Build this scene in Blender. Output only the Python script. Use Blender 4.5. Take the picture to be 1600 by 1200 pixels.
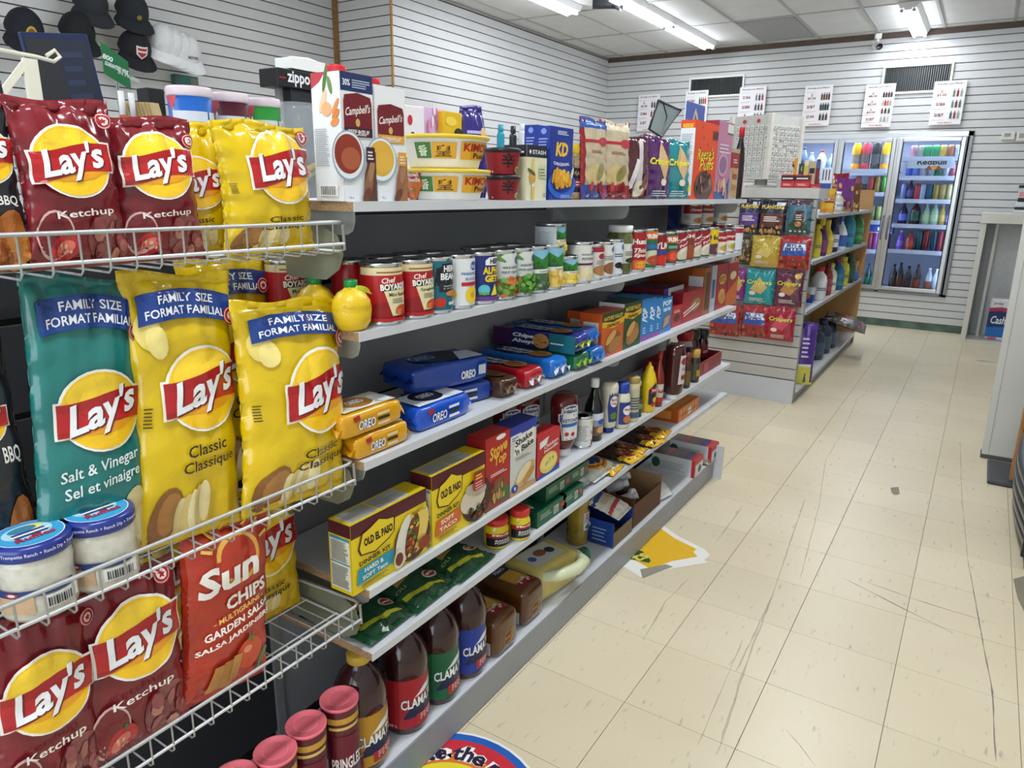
import bpy, bmesh, math, random
from mathutils import Vector, Matrix, noise
from mathutils.geometry import tessellate_polygon

for _o in list(bpy.data.objects):
    bpy.data.objects.remove(_o)
S = bpy.context.scene
C = S.collection
random.seed(7)
PI = math.pi

# ------------------------------------------------------------------ camera
def aim(yaw, pitch, roll):
    yaw, pitch, roll = (math.radians(a) for a in (yaw, pitch, roll))
    r = Vector((math.cos(yaw), math.sin(yaw), 0)); f = Vector((-math.sin(yaw), math.cos(yaw), 0))
    f = f * math.cos(pitch) - Vector((0, 0, 1)) * math.sin(pitch)
    u = r.cross(f)
    r = r * math.cos(roll) + u * math.sin(roll)
    u = r.cross(f)
    return Matrix((r, u, -f)).transposed()
cam_data = bpy.data.cameras.new('camera')
cam_data.sensor_width = 36.0
cam_data.lens = 36.0 * 1114.1 / 1600.0
cam_data.clip_start = 0.02
cam = bpy.data.objects.new('camera', cam_data)
cam.matrix_world = Matrix.Translation((0, 0, 1.36)) @ aim(32.856, 15.242, 0.954).to_4x4()
C.objects.link(cam)
S.camera = cam

# ------------------------------------------------------------------ daylight and exposure
W = bpy.data.worlds.new('daylight')
W.use_nodes = True
W.node_tree.nodes['Background'].inputs[0].default_value = (0.80, 0.90, 1.0, 1)
W.node_tree.nodes['Background'].inputs[1].default_value = 1.0
S.world = W
S.view_settings.view_transform = 'Standard'
S.view_settings.look = 'None'
S.view_settings.gamma = 1.0
S.view_settings.use_curve_mapping = False
S.view_settings.exposure = 0.62
TUBE_EMIT = 14.0          # visible fluorescent tubes
TUBE_WATT = 9.0          # light thrown by each fixture

def fill_light(name, loc, rot, sx, sy, watt, col):
    l = bpy.data.lights.new(name, 'AREA'); l.shape = 'RECTANGLE'; l.size = sx; l.size_y = sy
    l.energy = watt; l.color = col
    o = bpy.data.objects.new(name, l); o.location = loc; o.rotation_euler = rot; C.objects.link(o)
    return o
# area lamp added as front fill, set in an unseen, assumed shop-front window
fill_light('window_fill_lamp', (-0.9, -2.82, 1.55), (math.radians(90), 0, 0), 4.2, 2.0, 45.0, (0.86, 0.93, 1.0))

# ------------------------------------------------------------------ materials
def lin(c):
    if isinstance(c, str):
        c = c.lstrip('#'); c = [int(c[i:i + 2], 16) / 255 for i in (0, 2, 4)]
    return tuple(v / 12.92 if v <= 0.04045 else ((v + 0.055) / 1.055) ** 2.4 for v in c)
_mats = {}
def M(c, rough=0.45, metal=0.0, coat=0.0, trans=0.0, var=0.06, vs=30.0, bump=0.0, bs=60.0, emit=0.0, alpha=1.0, ior=1.45, name=None):
    key = (c if isinstance(c, str) else tuple(c), rough, metal, coat, trans, var, vs, bump, bs, emit, alpha, ior)
    if key in _mats:
        return _mats[key]
    m = bpy.data.materials.new(name or 'paint_' + (c.lstrip('#') if isinstance(c, str) else 'x'))
    m.use_nodes = True
    nt = m.node_tree; N = nt.nodes; L = nt.links
    b = N['Principled BSDF']
    col = lin(c)
    b.inputs['Roughness'].default_value = rough
    b.inputs['Metallic'].default_value = metal
    b.inputs['Coat Weight'].default_value = coat
    b.inputs['Coat Roughness'].default_value = 0.15
    b.inputs['Transmission Weight'].default_value = trans
    b.inputs['IOR'].default_value = ior
    b.inputs['Alpha'].default_value = alpha
    if emit:
        b.inputs['Emission Color'].default_value = (*col, 1); b.inputs['Emission Strength'].default_value = emit
    tc = None
    if var or bump:
        tc = N.new('ShaderNodeTexCoord')
    if var:
        n = N.new('ShaderNodeTexNoise'); n.inputs['Scale'].default_value = vs; n.inputs['Detail'].default_value = 2
        mx = N.new('ShaderNodeMix'); mx.data_type = 'RGBA'
        L.new(tc.outputs['Object'], n.inputs['Vector'])
        mx.inputs[6].default_value = (*[v * (1 - var * 2) for v in col], 1)
        mx.inputs[7].default_value = (*[min(1, v * (1 + var * 2)) for v in col], 1)
        L.new(n.outputs['Fac'], mx.inputs[0]); L.new(mx.outputs[2], b.inputs['Base Color'])
    else:
        b.inputs['Base Color'].default_value = (*col, 1)
    if bump:
        n2 = N.new('ShaderNodeTexNoise'); n2.inputs['Scale'].default_value = bs; n2.inputs['Detail'].default_value = 3
        bp = N.new('ShaderNodeBump'); bp.inputs['Strength'].default_value = bump; bp.inputs['Distance'].default_value = 0.01
        L.new(tc.outputs['Object'], n2.inputs['Vector']); L.new(n2.outputs['Fac'], bp.inputs['Height']); L.new(bp.outputs['Normal'], b.inputs['Normal'])
    _mats[key] = m
    return m
def ink(c): return M(c, rough=0.4, var=0)
def gloss(c): return M(c, rough=0.22, coat=0.3, var=0.04)
def foil(c): return M(c, rough=0.20, coat=0.45, var=0.05, vs=12, bump=0.34, bs=22)
def paper(c): return M(c, rough=0.45, var=0.03)
STEEL = M('#c9ccd0', rough=0.25, metal=1.0, var=0.02)
CHROME = M('#d8dade', rough=0.18, metal=0.9, var=0)
WIRE = M('#c3c6c8', rough=0.35, metal=0.35, var=0.03)
WHITE = M('#e9e9e6', rough=0.5, var=0.02)
BLACK = M('#15161a', rough=0.4, var=0.02)

# ------------------------------------------------------------------ mesh helpers
class MB:
    """collects faces with materials and links them as one mesh"""
    def __init__(s): s.v = []; s.f = []; s.m = []; s.mats = []; s.smooth = []
    def mi(s, mat):
        if mat not in s.mats: s.mats.append(mat)
        return s.mats.index(mat)
    def add(s, vs, fs, mat, smooth=False):
        o = len(s.v); i = s.mi(mat)
        s.v += [tuple(p) for p in vs]
        for f in fs:
            s.f.append([o + k for k in f]); s.m.append(i); s.smooth.append(smooth)
        return s
    def box(s, a, b, mat, bev=0.0):
        x0, y0, z0 = a; x1, y1, z1 = b
        if bev <= 0:
            s.add([(x0, y0, z0), (x1, y0, z0), (x1, y1, z0), (x0, y1, z0), (x0, y0, z1), (x1, y0, z1), (x1, y1, z1), (x0, y1, z1)],
                  [(3, 2, 1, 0), (4, 5, 6, 7), (0, 1, 5, 4), (1, 2, 6, 5), (2, 3, 7, 6), (3, 0, 4, 7)], mat)
        else:
            bm = bmesh.new()
            bmesh.ops.create_cube(bm, size=1, matrix=Matrix.Translation(((x0 + x1) / 2, (y0 + y1) / 2, (z0 + z1) / 2)) @ Matrix.Diagonal((abs(x1 - x0), abs(y1 - y0), abs(z1 - z0), 1)))
            bmesh.ops.bevel(bm, geom=bm.edges[:], offset=bev, segments=2, affect='EDGES', profile=0.5)
            s.bm(bm, mat)
        return s
    def bm(s, bm, mat, smooth=False):
        bm.verts.index_update()
        s.add([v.co[:] for v in bm.verts], [[v.index for v in f.verts] for f in bm.faces], mat, smooth)
        bm.free()
        return s
    def tube(s, pts, r, mat, seg=6, closed=False):
        pts = [Vector(p) for p in pts]; n = len(pts); rings = []
        up = Vector((0.31, 0.17, 0.93))
        for i, p in enumerate(pts):
            a = pts[(i - 1) % n] if (closed or i > 0) else p
            b = pts[(i + 1) % n] if (closed or i < n - 1) else p
            d = (b - a).normalized()
            x = d.cross(up)
            if x.length < 1e-3: x = d.cross(Vector((1, 0, 0)))
            x.normalize(); y = x.cross(d)
            rr = r[i] if isinstance(r, (list, tuple)) else r
            rings.append([p + (x * math.cos(2 * PI * k / seg) + y * math.sin(2 * PI * k / seg)) * rr for k in range(seg)])
        vs = [q for ring in rings for q in ring]; fs = []
        for i in range(n if closed else n - 1):
            j = (i + 1) % n
            for k in range(seg):
                l = (k + 1) % seg
                fs.append((i * seg + k, i * seg + l, j * seg + l, j * seg + k))
        if not closed:
            fs.append(tuple(range(seg))); fs.append(tuple((n - 1) * seg + k for k in reversed(range(seg))))
        s.add(vs, fs, mat, True)
        return s
    def lathe(s, prof, mat, seg=24, sx=1.0, sy=1.0, c=(0, 0, 0), cap=True, smooth=True, flute=None):
        vs = []; fs = []
        for r, z in prof:
            for k in range(seg):
                a = 2 * PI * k / seg
                q = r * (1 + (flute(k, z) if flute else 0))
                vs.append((c[0] + q * math.cos(a) * sx, c[1] + q * math.sin(a) * sy, c[2] + z))
        n = len(prof)
        for i in range(n - 1):
            for k in range(seg):
                l = (k + 1) % seg
                fs.append((i * seg + k, i * seg + l, (i + 1) * seg + l, (i + 1) * seg + k))
        if cap:
            fs.append(tuple(reversed(range(seg)))); fs.append(tuple((n - 1) * seg + k for k in range(seg)))
        s.add(vs, fs, mat, smooth)
        return s
    def sphere(s, c, rx, ry, rz, mat, u=14, v=9):
        prof = [(max(1e-4, math.cos(-PI / 2 + PI * i / v)), math.sin(-PI / 2 + PI * i / v)) for i in range(v + 1)]
        vs = []; fs = []
        for r, z in prof:
            for k in range(u):
                a = 2 * PI * k / u; vs.append((c[0] + r * rx * math.cos(a), c[1] + r * ry * math.sin(a), c[2] + z * rz))
        for i in range(v):
            for k in range(u):
                l = (k + 1) % u; fs.append((i * u + k, i * u + l, (i + 1) * u + l, (i + 1) * u + k))
        s.add(vs, fs, mat, True)
        return s
    def prism(s, pts, z0, z1, mat, f=None):
        """2-D outline extruded between z0 and z1; f maps (a,b,h) to a point"""
        f = f or (lambda a, b, h: (a, b, h)); n = len(pts)
        vs = [f(p[0], p[1], z0) for p in pts] + [f(p[0], p[1], z1) for p in pts]
        fs = [tuple(reversed(range(n))), tuple(range(n, 2 * n))] + [(i, (i + 1) % n, n + (i + 1) % n, n + i) for i in range(n)]
        s.add(vs, fs, mat)
        return s
    def mesh(s, name='mesh'):
        me = bpy.data.meshes.new(name)
        me.from_pydata(s.v, [], s.f)
        for m in s.mats: me.materials.append(m)
        me.polygons.foreach_set('material_index', s.m)
        me.polygons.foreach_set('use_smooth', s.smooth)
        me.update()
        return me

def link(name, me, parent=None, loc=None, rot=None):
    o = bpy.data.objects.new(name, me); C.objects.link(o)
    if parent is not None: o.parent = parent
    if loc is not None: o.location = loc
    if rot is not None: o.rotation_euler = rot
    return o
def tag(o, label, cat, group=None):
    o['label'] = label; o['category'] = cat
    if group: o['group'] = group
    return o
def thing(name, label, cat, loc=(0, 0, 0), rot=(0, 0, 0), group=None, parts=()):
    o = bpy.data.objects.new(name, None); o.empty_display_size = 0.05; C.objects.link(o)
    o.location = loc
    o.rotation_euler = rot if isinstance(rot, (tuple, list)) else (0, 0, rot)
    tag(o, label, cat, group)
    for pn, me in parts:
        link(pn, me, o)
    return o
def struct(name, me, loc=None):
    o = link(name, me, None, loc); o['kind'] = 'structure'
    return o
ORD = ['first', 'second', 'third', 'fourth', 'fifth', 'sixth', 'seventh', 'eighth', 'ninth', 'tenth', 'eleventh', 'twelfth', 'thirteenth', 'fourteenth', 'fifteenth', 'sixteenth']

# ------------------------------------------------------------------ flat print laid on surfaces
_tc = {}
def text_tris(s, bold=0.0, shear=0.0):
    k = (s, bold, shear)
    if k in _tc: return _tc[k]
    cu = bpy.data.curves.new('lettering', 'FONT'); cu.body = s; cu.resolution_u = 2; cu.offset = bold; cu.shear = shear
    cu.align_x = 'CENTER'
    ob = bpy.data.objects.new('lettering', cu)
    me = bpy.data.meshes.new_from_object(ob)
    vs = [(v.co.x, v.co.y) for v in me.vertices]; fs = []
    for p in me.polygons:
        w = list(p.vertices)
        for i in range(1, len(w) - 1): fs.append((w[0], w[i], w[i + 1]))
    bpy.data.objects.remove(ob); bpy.data.meshes.remove(me); bpy.data.curves.remove(cu)
    if vs:
        x0 = min(v[0] for v in vs); x1 = max(v[0] for v in vs); y0 = min(v[1] for v in vs); y1 = max(v[1] for v in vs)
        vs = [((v[0] - (x0 + x1) / 2), (v[1] - (y0 + y1) / 2)) for v in vs]
        ext = (max(x1 - x0, 1e-5), max(y1 - y0, 1e-5))
    else: ext = (1, 1)
    _tc[k] = (vs, fs, ext)
    return _tc[k]
def R(x0, y0, x1, y1, c): return ([(x0, y0), (x1, y0), (x1, y1), (x0, y1)], [(0, 1, 2), (0, 2, 3)], c)
def E(cx, cy, rx, ry, c, n=20, rot=0.0):
    cr, sr = math.cos(rot), math.sin(rot)
    p = [(cx, cy)]
    for i in range(n):
        a = 2 * PI * i / n; x = rx * math.cos(a); y = ry * math.sin(a)
        p.append((cx + x * cr - y * sr, cy + x * sr + y * cr))
    return (p, [(0, i + 1, (i + 1) % n + 1) for i in range(n)], c)
def P(pts, c):
    t = tessellate_polygon([[Vector((x, y, 0)) for x, y in pts]])
    return (list(pts), [tuple(f) for f in t], c)
def T(s, cx, cy, w, h, c, bold=0.02, shear=0.0, rot=0.0, arc=0.0, keep=False):
    """text centred on cx,cy fitted to w x h; arc bends it (height of the arc over the width)"""
    vs, fs, (ew, eh) = text_tris(s, bold, shear)
    if keep: k = min(w / ew, h / eh); kx = ky = k
    else: kx, ky = w / ew, h / eh
    cr, sr = math.cos(rot), math.sin(rot); out = []
    for x, y in vs:
        x *= kx; y *= ky
        if arc: y += arc * (1 - (2 * x / w) ** 2)
        out.append((cx + x * cr - y * sr, cy + x * sr + y * cr))
    return (out, fs, c)
def lines(x0, y0, x1, y1, n, c, fill=0.45, seed=1):
    """rows of tiny print"""
    rnd = random.Random(seed); v = []; f = []; dy = (y1 - y0) / n
    for i in range(n):
        yy = y0 + dy * i; xe = x1 - (x1 - x0) * rnd.random() * 0.25; o = len(v)
        v += [(x0, yy), (xe, yy), (xe, yy + dy * fill), (x0, yy + dy * fill)]; f += [(o, o + 1, o + 2), (o, o + 2, o + 3)]
    return (v, f, c)
def blobs(x0, y0, x1, y1, n, r, cols, seed=1, k=7):
    """a spread of small food shapes in several colours"""
    rnd = random.Random(seed); out = []
    for i in range(n):
        out.append(E(x0 + (x1 - x0) * rnd.random(), y0 + (y1 - y0) * rnd.random(), r * (0.7 + 0.6 * rnd.random()), r * (0.6 + 0.5 * rnd.random()), rnd.choice(cols), k, rnd.random() * 3))
    return out
def xf(shape, dx=0, dy=0, s=1.0, rot=0.0, sy=None):
    cr, sr = math.cos(rot), math.sin(rot); sy = s if sy is None else sy
    return ([(dx + x * s * cr - y * sy * sr, dy + x * s * sr + y * sy * cr) for x, y in shape[0]], shape[1], shape[2])
def _split(vs, fs, L):
    vs = list(vs); st = list(fs); out = []; mid = {}
    while st:
        a, b, c = st.pop()
        la = math.dist(vs[a], vs[b]); lb = math.dist(vs[b], vs[c]); lc = math.dist(vs[c], vs[a])
        m = max(la, lb, lc)
        if m <= L or len(vs) > 20000: out.append((a, b, c)); continue
        if m == lb: a, b, c = b, c, a
        elif m == lc: a, b, c = c, a, b
        k = (min(a, b), max(a, b))
        if k not in mid:
            mid[k] = len(vs); vs.append(((vs[a][0] + vs[b][0]) / 2, (vs[a][1] + vs[b][1]) / 2))
        d = mid[k]; st.append((a, d, c)); st.append((d, b, c))
    return vs, out
def decal(mb, surf, shapes, n0=0.0006, dn=0.00022, L=None, clip=None, matf=None):
    """lay 2-D shapes on a surface function surf(u,v,n); later shapes lie over earlier ones"""
    for i, (vs, fs, c) in enumerate(shapes):
        if clip:
            vs = [(min(max(x, clip[0]), clip[2]), min(max(y, clip[1]), clip[3])) for x, y in vs]
        if L: vs, fs = _split(vs, fs, L)
        n = n0 + dn * i
        mb.add([surf(x, y, n) for x, y in vs], fs, c if not isinstance(c, str) else (matf or ink)(c))
    return mb
def flatX(x): return lambda u, v, n: (x + n, u, v)          # faces +X, u runs along +Y
def flatY(y): return lambda u, v, n: (u, y - n, v)          # faces -Y, u runs along +X
def flatZ(z): return lambda u, v, n: (-v, u, z + n)         # faces up, u along +Y, v towards -X
def cyl(r, a0=0.0): return lambda u, v, n: ((r + n) * math.cos(a0 + u / r), (r + n) * math.sin(a0 + u / r), v)
_cache = {}
def cached(f):
    def g(*a, **k):
        key = (f.__name__, repr(a), repr(sorted(k.items())))
        if key not in _cache: _cache[key] = f(*a, **k)
        return _cache[key]
    return g


# ================================================================== THE ROOM
XL, XLN, YB, ZC, YS, XR, YF = -4.22, -4.84, 8.60, 2.93, 4.68, 1.35, -2.9
GROOVE = M('#4a352c', rough=0.8, var=0.1)
SLAT = M('#c9cbcd', rough=0.42, var=0.03, vs=3)
PITCH = 0.0745

# ---- floor: vinyl tiles, each its own piece where the aisle shows them
def tile_material():
    m = bpy.data.materials.new('vinyl_tile'); m.use_nodes = True
    nt = m.node_tree; N = nt.nodes; L = nt.links; b = N['Principled BSDF']
    geo = N.new('ShaderNodeNewGeometry'); oi = N.new('ShaderNodeObjectInfo')
    mp = N.new('ShaderNodeMapping'); mp.inputs['Scale'].default_value = (38, 9, 1); mp.inputs['Rotation'].default_value = (0, 0, 0.5)
    n1 = N.new('ShaderNodeTexNoise'); n1.inputs['Scale'].default_value = 1.6; n1.inputs['Detail'].default_value = 4
    L.new(geo.outputs['Position'], mp.inputs['Vector']); L.new(mp.outputs[0], n1.inputs['Vector'])
    r1 = N.new('ShaderNodeValToRGB'); r1.color_ramp.elements[0].position = 0.63; r1.color_ramp.elements[1].position = 0.78
    r1.color_ramp.elements[0].color = (*lin('#d9cdb2'), 1); r1.color_ramp.elements[1].color = (*lin('#a39c8c'), 1)
    L.new(n1.outputs['Fac'], r1.inputs['Fac'])
    n2 = N.new('ShaderNodeTexNoise'); n2.inputs['Scale'].default_value = 1.3; n2.inputs['Detail'].default_value = 5
    L.new(geo.outputs['Position'], n2.inputs['Vector'])
    r2 = N.new('ShaderNodeValToRGB'); r2.color_ramp.elements[0].position = 0.35; r2.color_ramp.elements[1].position = 0.7
    r2.color_ramp.elements[0].color = (0.93, 0.92, 0.88, 1); r2.color_ramp.elements[1].color = (1.03, 1.03, 1.04, 1)
    L.new(n2.outputs['Fac'], r2.inputs['Fac'])
    mx = N.new('ShaderNodeMix'); mx.data_type = 'RGBA'; mx.blend_type = 'MULTIPLY'; mx.inputs[0].default_value = 1
    L.new(r1.outputs[0], mx.inputs[6]); L.new(r2.outputs[0], mx.inputs[7])
    hs = N.new('ShaderNodeHueSaturation')
    mr = N.new('ShaderNodeMapRange'); mr.inputs['To Min'].default_value = 0.95; mr.inputs['To Max'].default_value = 1.03
    L.new(oi.outputs['Random'], mr.inputs[0]); L.new(mr.outputs[0], hs.inputs['Value']); L.new(mx.outputs[2], hs.inputs['Color'])
    L.new(hs.outputs[0], b.inputs['Base Color'])
    r3 = N.new('ShaderNodeMapRange'); r3.inputs['To Min'].default_value = 0.24; r3.inputs['To Max'].default_value = 0.44
    L.new(n2.outputs['Fac'], r3.inputs[0]); L.new(r3.outputs[0], b.inputs['Roughness'])
    return m
TILE_M = tile_material()
GROUT = M('#6d665b', rough=0.8, var=0.15)
floor = struct('floor', MB().box((XLN - .1, YF - .1, -0.12), (XR + .1, YB + 1.0, -0.0035), GROUT).mesh('floor'))
TS = 0.3048
tm = MB().box((-TS / 2 + .0007, -TS / 2 + .0007, -0.0035), (TS / 2 - .0007, TS / 2 - .0007, 0), TILE_M, bev=0.0006).mesh('floor_tile')
tf = MB()
X0, Y0 = -0.328, 1.885
for i in range(-16, 7):
    for j in range(-17, 24):
        x = X0 + (i + .5) * TS; y = Y0 + (j + .5) * TS
        if x - TS / 2 < XLN - .1 or x > XR + .1 or y < YF or y - TS / 2 > YB: continue
        if -5 <= i <= 2 and -5 <= j <= 22:
            link('floor_tile', tm, floor, (x, y, 0))
        else:
            tf.box((x - TS / 2 + .0007, y - TS / 2 + .0007, -0.003), (x + TS / 2 - .0007, y + TS / 2 - .0007, 0), TILE_M)
o = link('outer_tiles', tf.mesh('outer_tiles'), floor); o['kind'] = 'stuff'
# scuffs and stains of the floor (their own shapes, worn into the vinyl)
SC1 = M('#9b9484', rough=0.5, var=0.3, vs=60, alpha=0.26); SC2 = M('#6a645e', rough=0.6, var=0.3, vs=80, alpha=0.5)
def scuff(pts, w, mat, seed=0):
    rnd = random.Random(seed); mb = MB(); P3 = [Vector((x, y, 0)) for x, y in pts]; q = []
    for a, b in zip(P3[:-1], P3[1:]):
        n = max(2, int((b - a).length / 0.04))
        for k in range(n): q.append(a.lerp(b, k / n))
    q.append(P3[-1]); vs = []
    for i, p in enumerate(q):
        d = (q[min(i + 1, len(q) - 1)] - q[max(i - 1, 0)]).normalized(); s = Vector((-d.y, d.x, 0))
        ww = w * .42 * (0.4 + rnd.random()) * (0.3 if i in (0, len(q) - 1) else 1) / 2; j = s * (rnd.random() - .5) * w * .25
        vs += [p + s * ww + j + Vector((0, 0, .0004)), p - s * ww + j + Vector((0, 0, .0004))]
    fs = [(2 * i, 2 * i + 1, 2 * i + 3, 2 * i + 2) for i in range(len(q) - 1)]
    mb.add(vs, fs, mat)
    link('scuff_mark', mb.mesh('scuff_mark'), floor)
scuff([(-0.414,1.883), (-0.427,2.350), (-0.440,2.495), (-0.508,3.302)], 0.012, SC1, 1)
scuff([(-0.360,1.533), (-0.402,1.963), (-0.427,2.350)], 0.016, SC1, 2)
scuff([(-0.372,2.543), (-0.440,3.266), (-0.523,3.886), (-0.530,4.497), (-0.567,5.313), (-0.485,5.704)], 0.008, SC1, 3)
scuff([(-0.240,2.644), (-0.101,2.575), (0.021,2.518), (0.115,2.474)], 0.012, SC2, 4)
scuff([(-0.169,2.661), (-0.016,2.633), (0.106,2.622), (0.237,2.618)], 0.008, SC2, 5)
scuff([(0.140,3.068), (0.173,2.715), (0.194,2.487), (0.220,2.214), (0.228,1.906)], 0.008, SC2, 6)
scuff([(0.064,4.674), (0.101,3.731), (0.140,3.068)], 0.008, SC1, 7)
scuff([(-0.702,1.873), (-0.725,2.120), (-0.712,2.307)], 0.014, SC1, 8)
scuff([(-0.717,2.643), (-0.723,2.946), (-0.728,3.063)], 0.012, SC1, 9)
scuff([(-0.236,1.723), (-0.193,1.685), (-0.145,1.634)], 0.004, SC2, 10)
scuff([(0.096,7.234), (0.273,7.248)], 0.07, SC2, 11)
scuff([(-0.411,1.537), (-0.430,1.872), (-0.443,2.051)], 0.009, SC1, 12)
worn = MB(); worn.add([Vector((x, y, .0005)) for x, y in [(-0.194,3.685), (-0.162,3.718), (-0.147,3.627), (-0.166,3.596), (-0.182,3.620)]], [(0, 1, 2, 3, 4)], SC2)
link('worn_spot', worn.mesh('worn_spot'), floor)
chip = MB(); chip.add([Vector((x, y, .0005)) for x, y in [(0.285,2.997), (0.320,3.048), (0.314,2.742), (0.295,2.848)]], [(0, 1, 2, 3)], SC2)
link('worn_spot', chip.mesh('worn_spot'), floor)

# ---- ceiling: grid and lay-in panels
CP = M('#d6d6d5', rough=0.9, var=0.05, vs=4, bump=0.2, bs=220)
GRID = M('#a9a9a8', rough=0.5, var=0.02)
ceil = struct('ceiling', MB().box((XLN - .1, YF - .1, ZC + .05), (XR + .1, YB + 1.0, ZC + .15), M('#8f8f8f', rough=.9)).mesh('ceiling'))
dx, dy = 0.56, 1.06
pm = MB().box((-dx / 2 + .008, -dy / 2 + .008, 0.004), (dx / 2 - .008, dy / 2 - .008, 0.02), CP).mesh('ceiling_panel')
vent_done = False
for i in range(-8, 6):
    x = -1.2 + (i + .5) * dx
    if x - dx / 2 < XLN - .3 or x > XR + .3: continue
    for j in range(-11, 1):
        y = 8.42 + (j + .5) * dy
        if y - dy > YB: continue
        link('ceiling_panel', pm, ceil, (x, y, ZC))
for i in range(-7, 6):
    x = -1.2 + i * dx
    link('grid_runner', MB().box((x - .012, YF, ZC - .004), (x + .012, YB, ZC + .012), GRID).mesh('grid_runner'), ceil)
for j in range(-10, 2):
    y = 8.42 + j * dy
    if y < YB: link('grid_tee', MB().box((XLN, y - .012, ZC - .003), (XR, y + .012, ZC + .011), GRID).mesh('grid_tee'), ceil)
# perforated return-air panel in the ceiling
rp = MB().box((-2.30, 7.42, ZC - .006), (-1.78, 8.36, ZC + .002), M('#9b9c9b', rough=.6, var=.25, vs=90))
link('air_return_panel', rp.mesh('air_return_panel'), ceil)

# ---- walls of slatwall board; every slat a piece
def slatwall(name, axis, a0, a1, at, z0, z1, holes=(), sign=1, thick=0.012, gap=0.007, pitch=PITCH, zoff=0.0, core=True, parent=None):
    """axis 'x': wall runs along X at y=at, faces -Y*sign ; axis 'y': runs along Y at x=at, faces +X*sign"""
    def bx(u0, u1, n0, n1, q0, q1):
        if axis == 'x': return (u0, at - sign * n1, q0), (u1, at - sign * n0, q1)
        return (at + sign * n0, u0, q0), (at + sign * n1, u1, q1)
    def fixed(a, b): return tuple(min(p, q) for p, q in zip(a, b)), tuple(max(p, q) for p, q in zip(a, b))
    root = parent
    if core:
        mb = MB()
        segs = [(a0, a1, z0, z1)]
        for (h0, h1, g0, g1) in holes:
            ns = []
            for (s0, s1, t0, t1) in segs:
                if h1 <= s0 or h0 >= s1 or g1 <= t0 or g0 >= t1: ns.append((s0, s1, t0, t1)); continue
                if h0 > s0: ns.append((s0, h0, t0, t1))
                if h1 < s1: ns.append((h1, s1, t0, t1))
                if g0 > t0: ns.append((max(s0, h0), min(s1, h1), t0, g0))
                if g1 < t1: ns.append((max(s0, h0), min(s1, h1), g1, t1))
            segs = ns
        for s0, s1, t0, t1 in segs: mb.box(*fixed(*bx(s0, s1, -0.09, 0, t0, t1)), GROOVE)
        root = struct(name, mb.mesh(name))
    z = z0 + zoff; cache = {}
    while z < z1 - 0.01:
        q0, q1 = z + gap / 2, min(z + pitch - gap / 2, z1)
        cuts = [(a0, a1)]
        for (h0, h1, g0, g1) in holes:
            if g0 < q1 and g1 > q0:
                nc = []
                for c0, c1 in cuts:
                    if h1 <= c0 or h0 >= c1: nc.append((c0, c1)); continue
                    if h0 > c0: nc.append((c0, h0))
                    if h1 < c1: nc.append((h1, c1))
                cuts = nc
        pieces = [(c0, c1, q0, q1) for c0, c1 in cuts]
        for (h0, h1, g0, g1) in holes:                       # boards trimmed above or below an opening
            if g0 < q1 and g1 > q0:
                if q0 < g0 - .004: pieces.append((h0, h1, q0, g0))
                if q1 > g1 + .004: pieces.append((h0, h1, g1, q1))
        for c0, c1, p0, p1 in pieces:
            if c1 - c0 < .02: continue
            k = (round(c0, 3), round(c1, 3), round(p1 - p0, 4))
            if k not in cache:
                lo, hi = fixed(*bx(c0, c1, 0, thick, 0, p1 - p0))
                cache[k] = MB().box(lo, hi, SLAT, bev=0.0015).mesh('slat')
            link('slat', cache[k], root, (0, 0, p0))
        z += pitch
    return root
COOL = (-2.06, -0.245, 0.36, 1.985)
wb = slatwall('wall_back', 'x', XL, XR, YB, 0.075, ZC - .04, holes=[COOL])
slatwall('wall_left_far', 'y', YS, YB, XL, 0.075, ZC - .02)
slatwall('wall_left_return', 'x', XLN, XL, YS, 0.075, ZC - .02)
slatwall('wall_left_near', 'y', YF, YS, XLN, 0.075, ZC - .02, zoff=0.02)
WOODEDGE = M('#b58a55', rough=.7, var=.2, vs=40)
struct('trim_1', MB().box((XL - .003, YS - .014, .07), (XL + .013, YS + .002, ZC), WOODEDGE).mesh('trim_1'))
struct('trim_2', MB().box((XLN, YS - .05, .07), (XLN + .045, YS - .013, ZC), M('#8c6a45', rough=.7, var=.2)).mesh('trim_2'))
struct('trim_3', MB().box((XL, YB - .03, ZC - .05), (XR, YB + .01, ZC), M('#57463e', rough=.6, var=.15)).mesh('trim_3'))
struct('trim_4', MB().box((XL - .01, YS, ZC - .02), (XL + .02, YB, ZC), M('#8d8d8b', rough=.6)).mesh('trim_4'))
BASEB = M('#4f6359', rough=.55, var=.55, vs=9)
struct('baseboard_back', MB().box((XL, YB - .016, 0), (XR, YB + .01, .075), BASEB, bev=.003).mesh('baseboard_back'))
struct('baseboard_left', MB().box((XL - .01, YS, 0), (XL + .014, YB, .075), BASEB, bev=.003).mesh('baseboard_left'))
struct('baseboard_near', MB().box((XLN - .02, YF, 0), (XLN + .014, YS, .078), BASEB, bev=.003).mesh('baseboard_near'))
struct('baseboard_return', MB().box((XLN, YS - .016, 0), (XL, YS + .02, .078), BASEB, bev=.003).mesh('baseboard_return'))
PLAIN = M('#c8c8c4', rough=.7, var=.03)
struct('wall_right', MB().box((XR, YF, 0), (XR + .1, YB, ZC), PLAIN).mesh('wall_right'))
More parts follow.
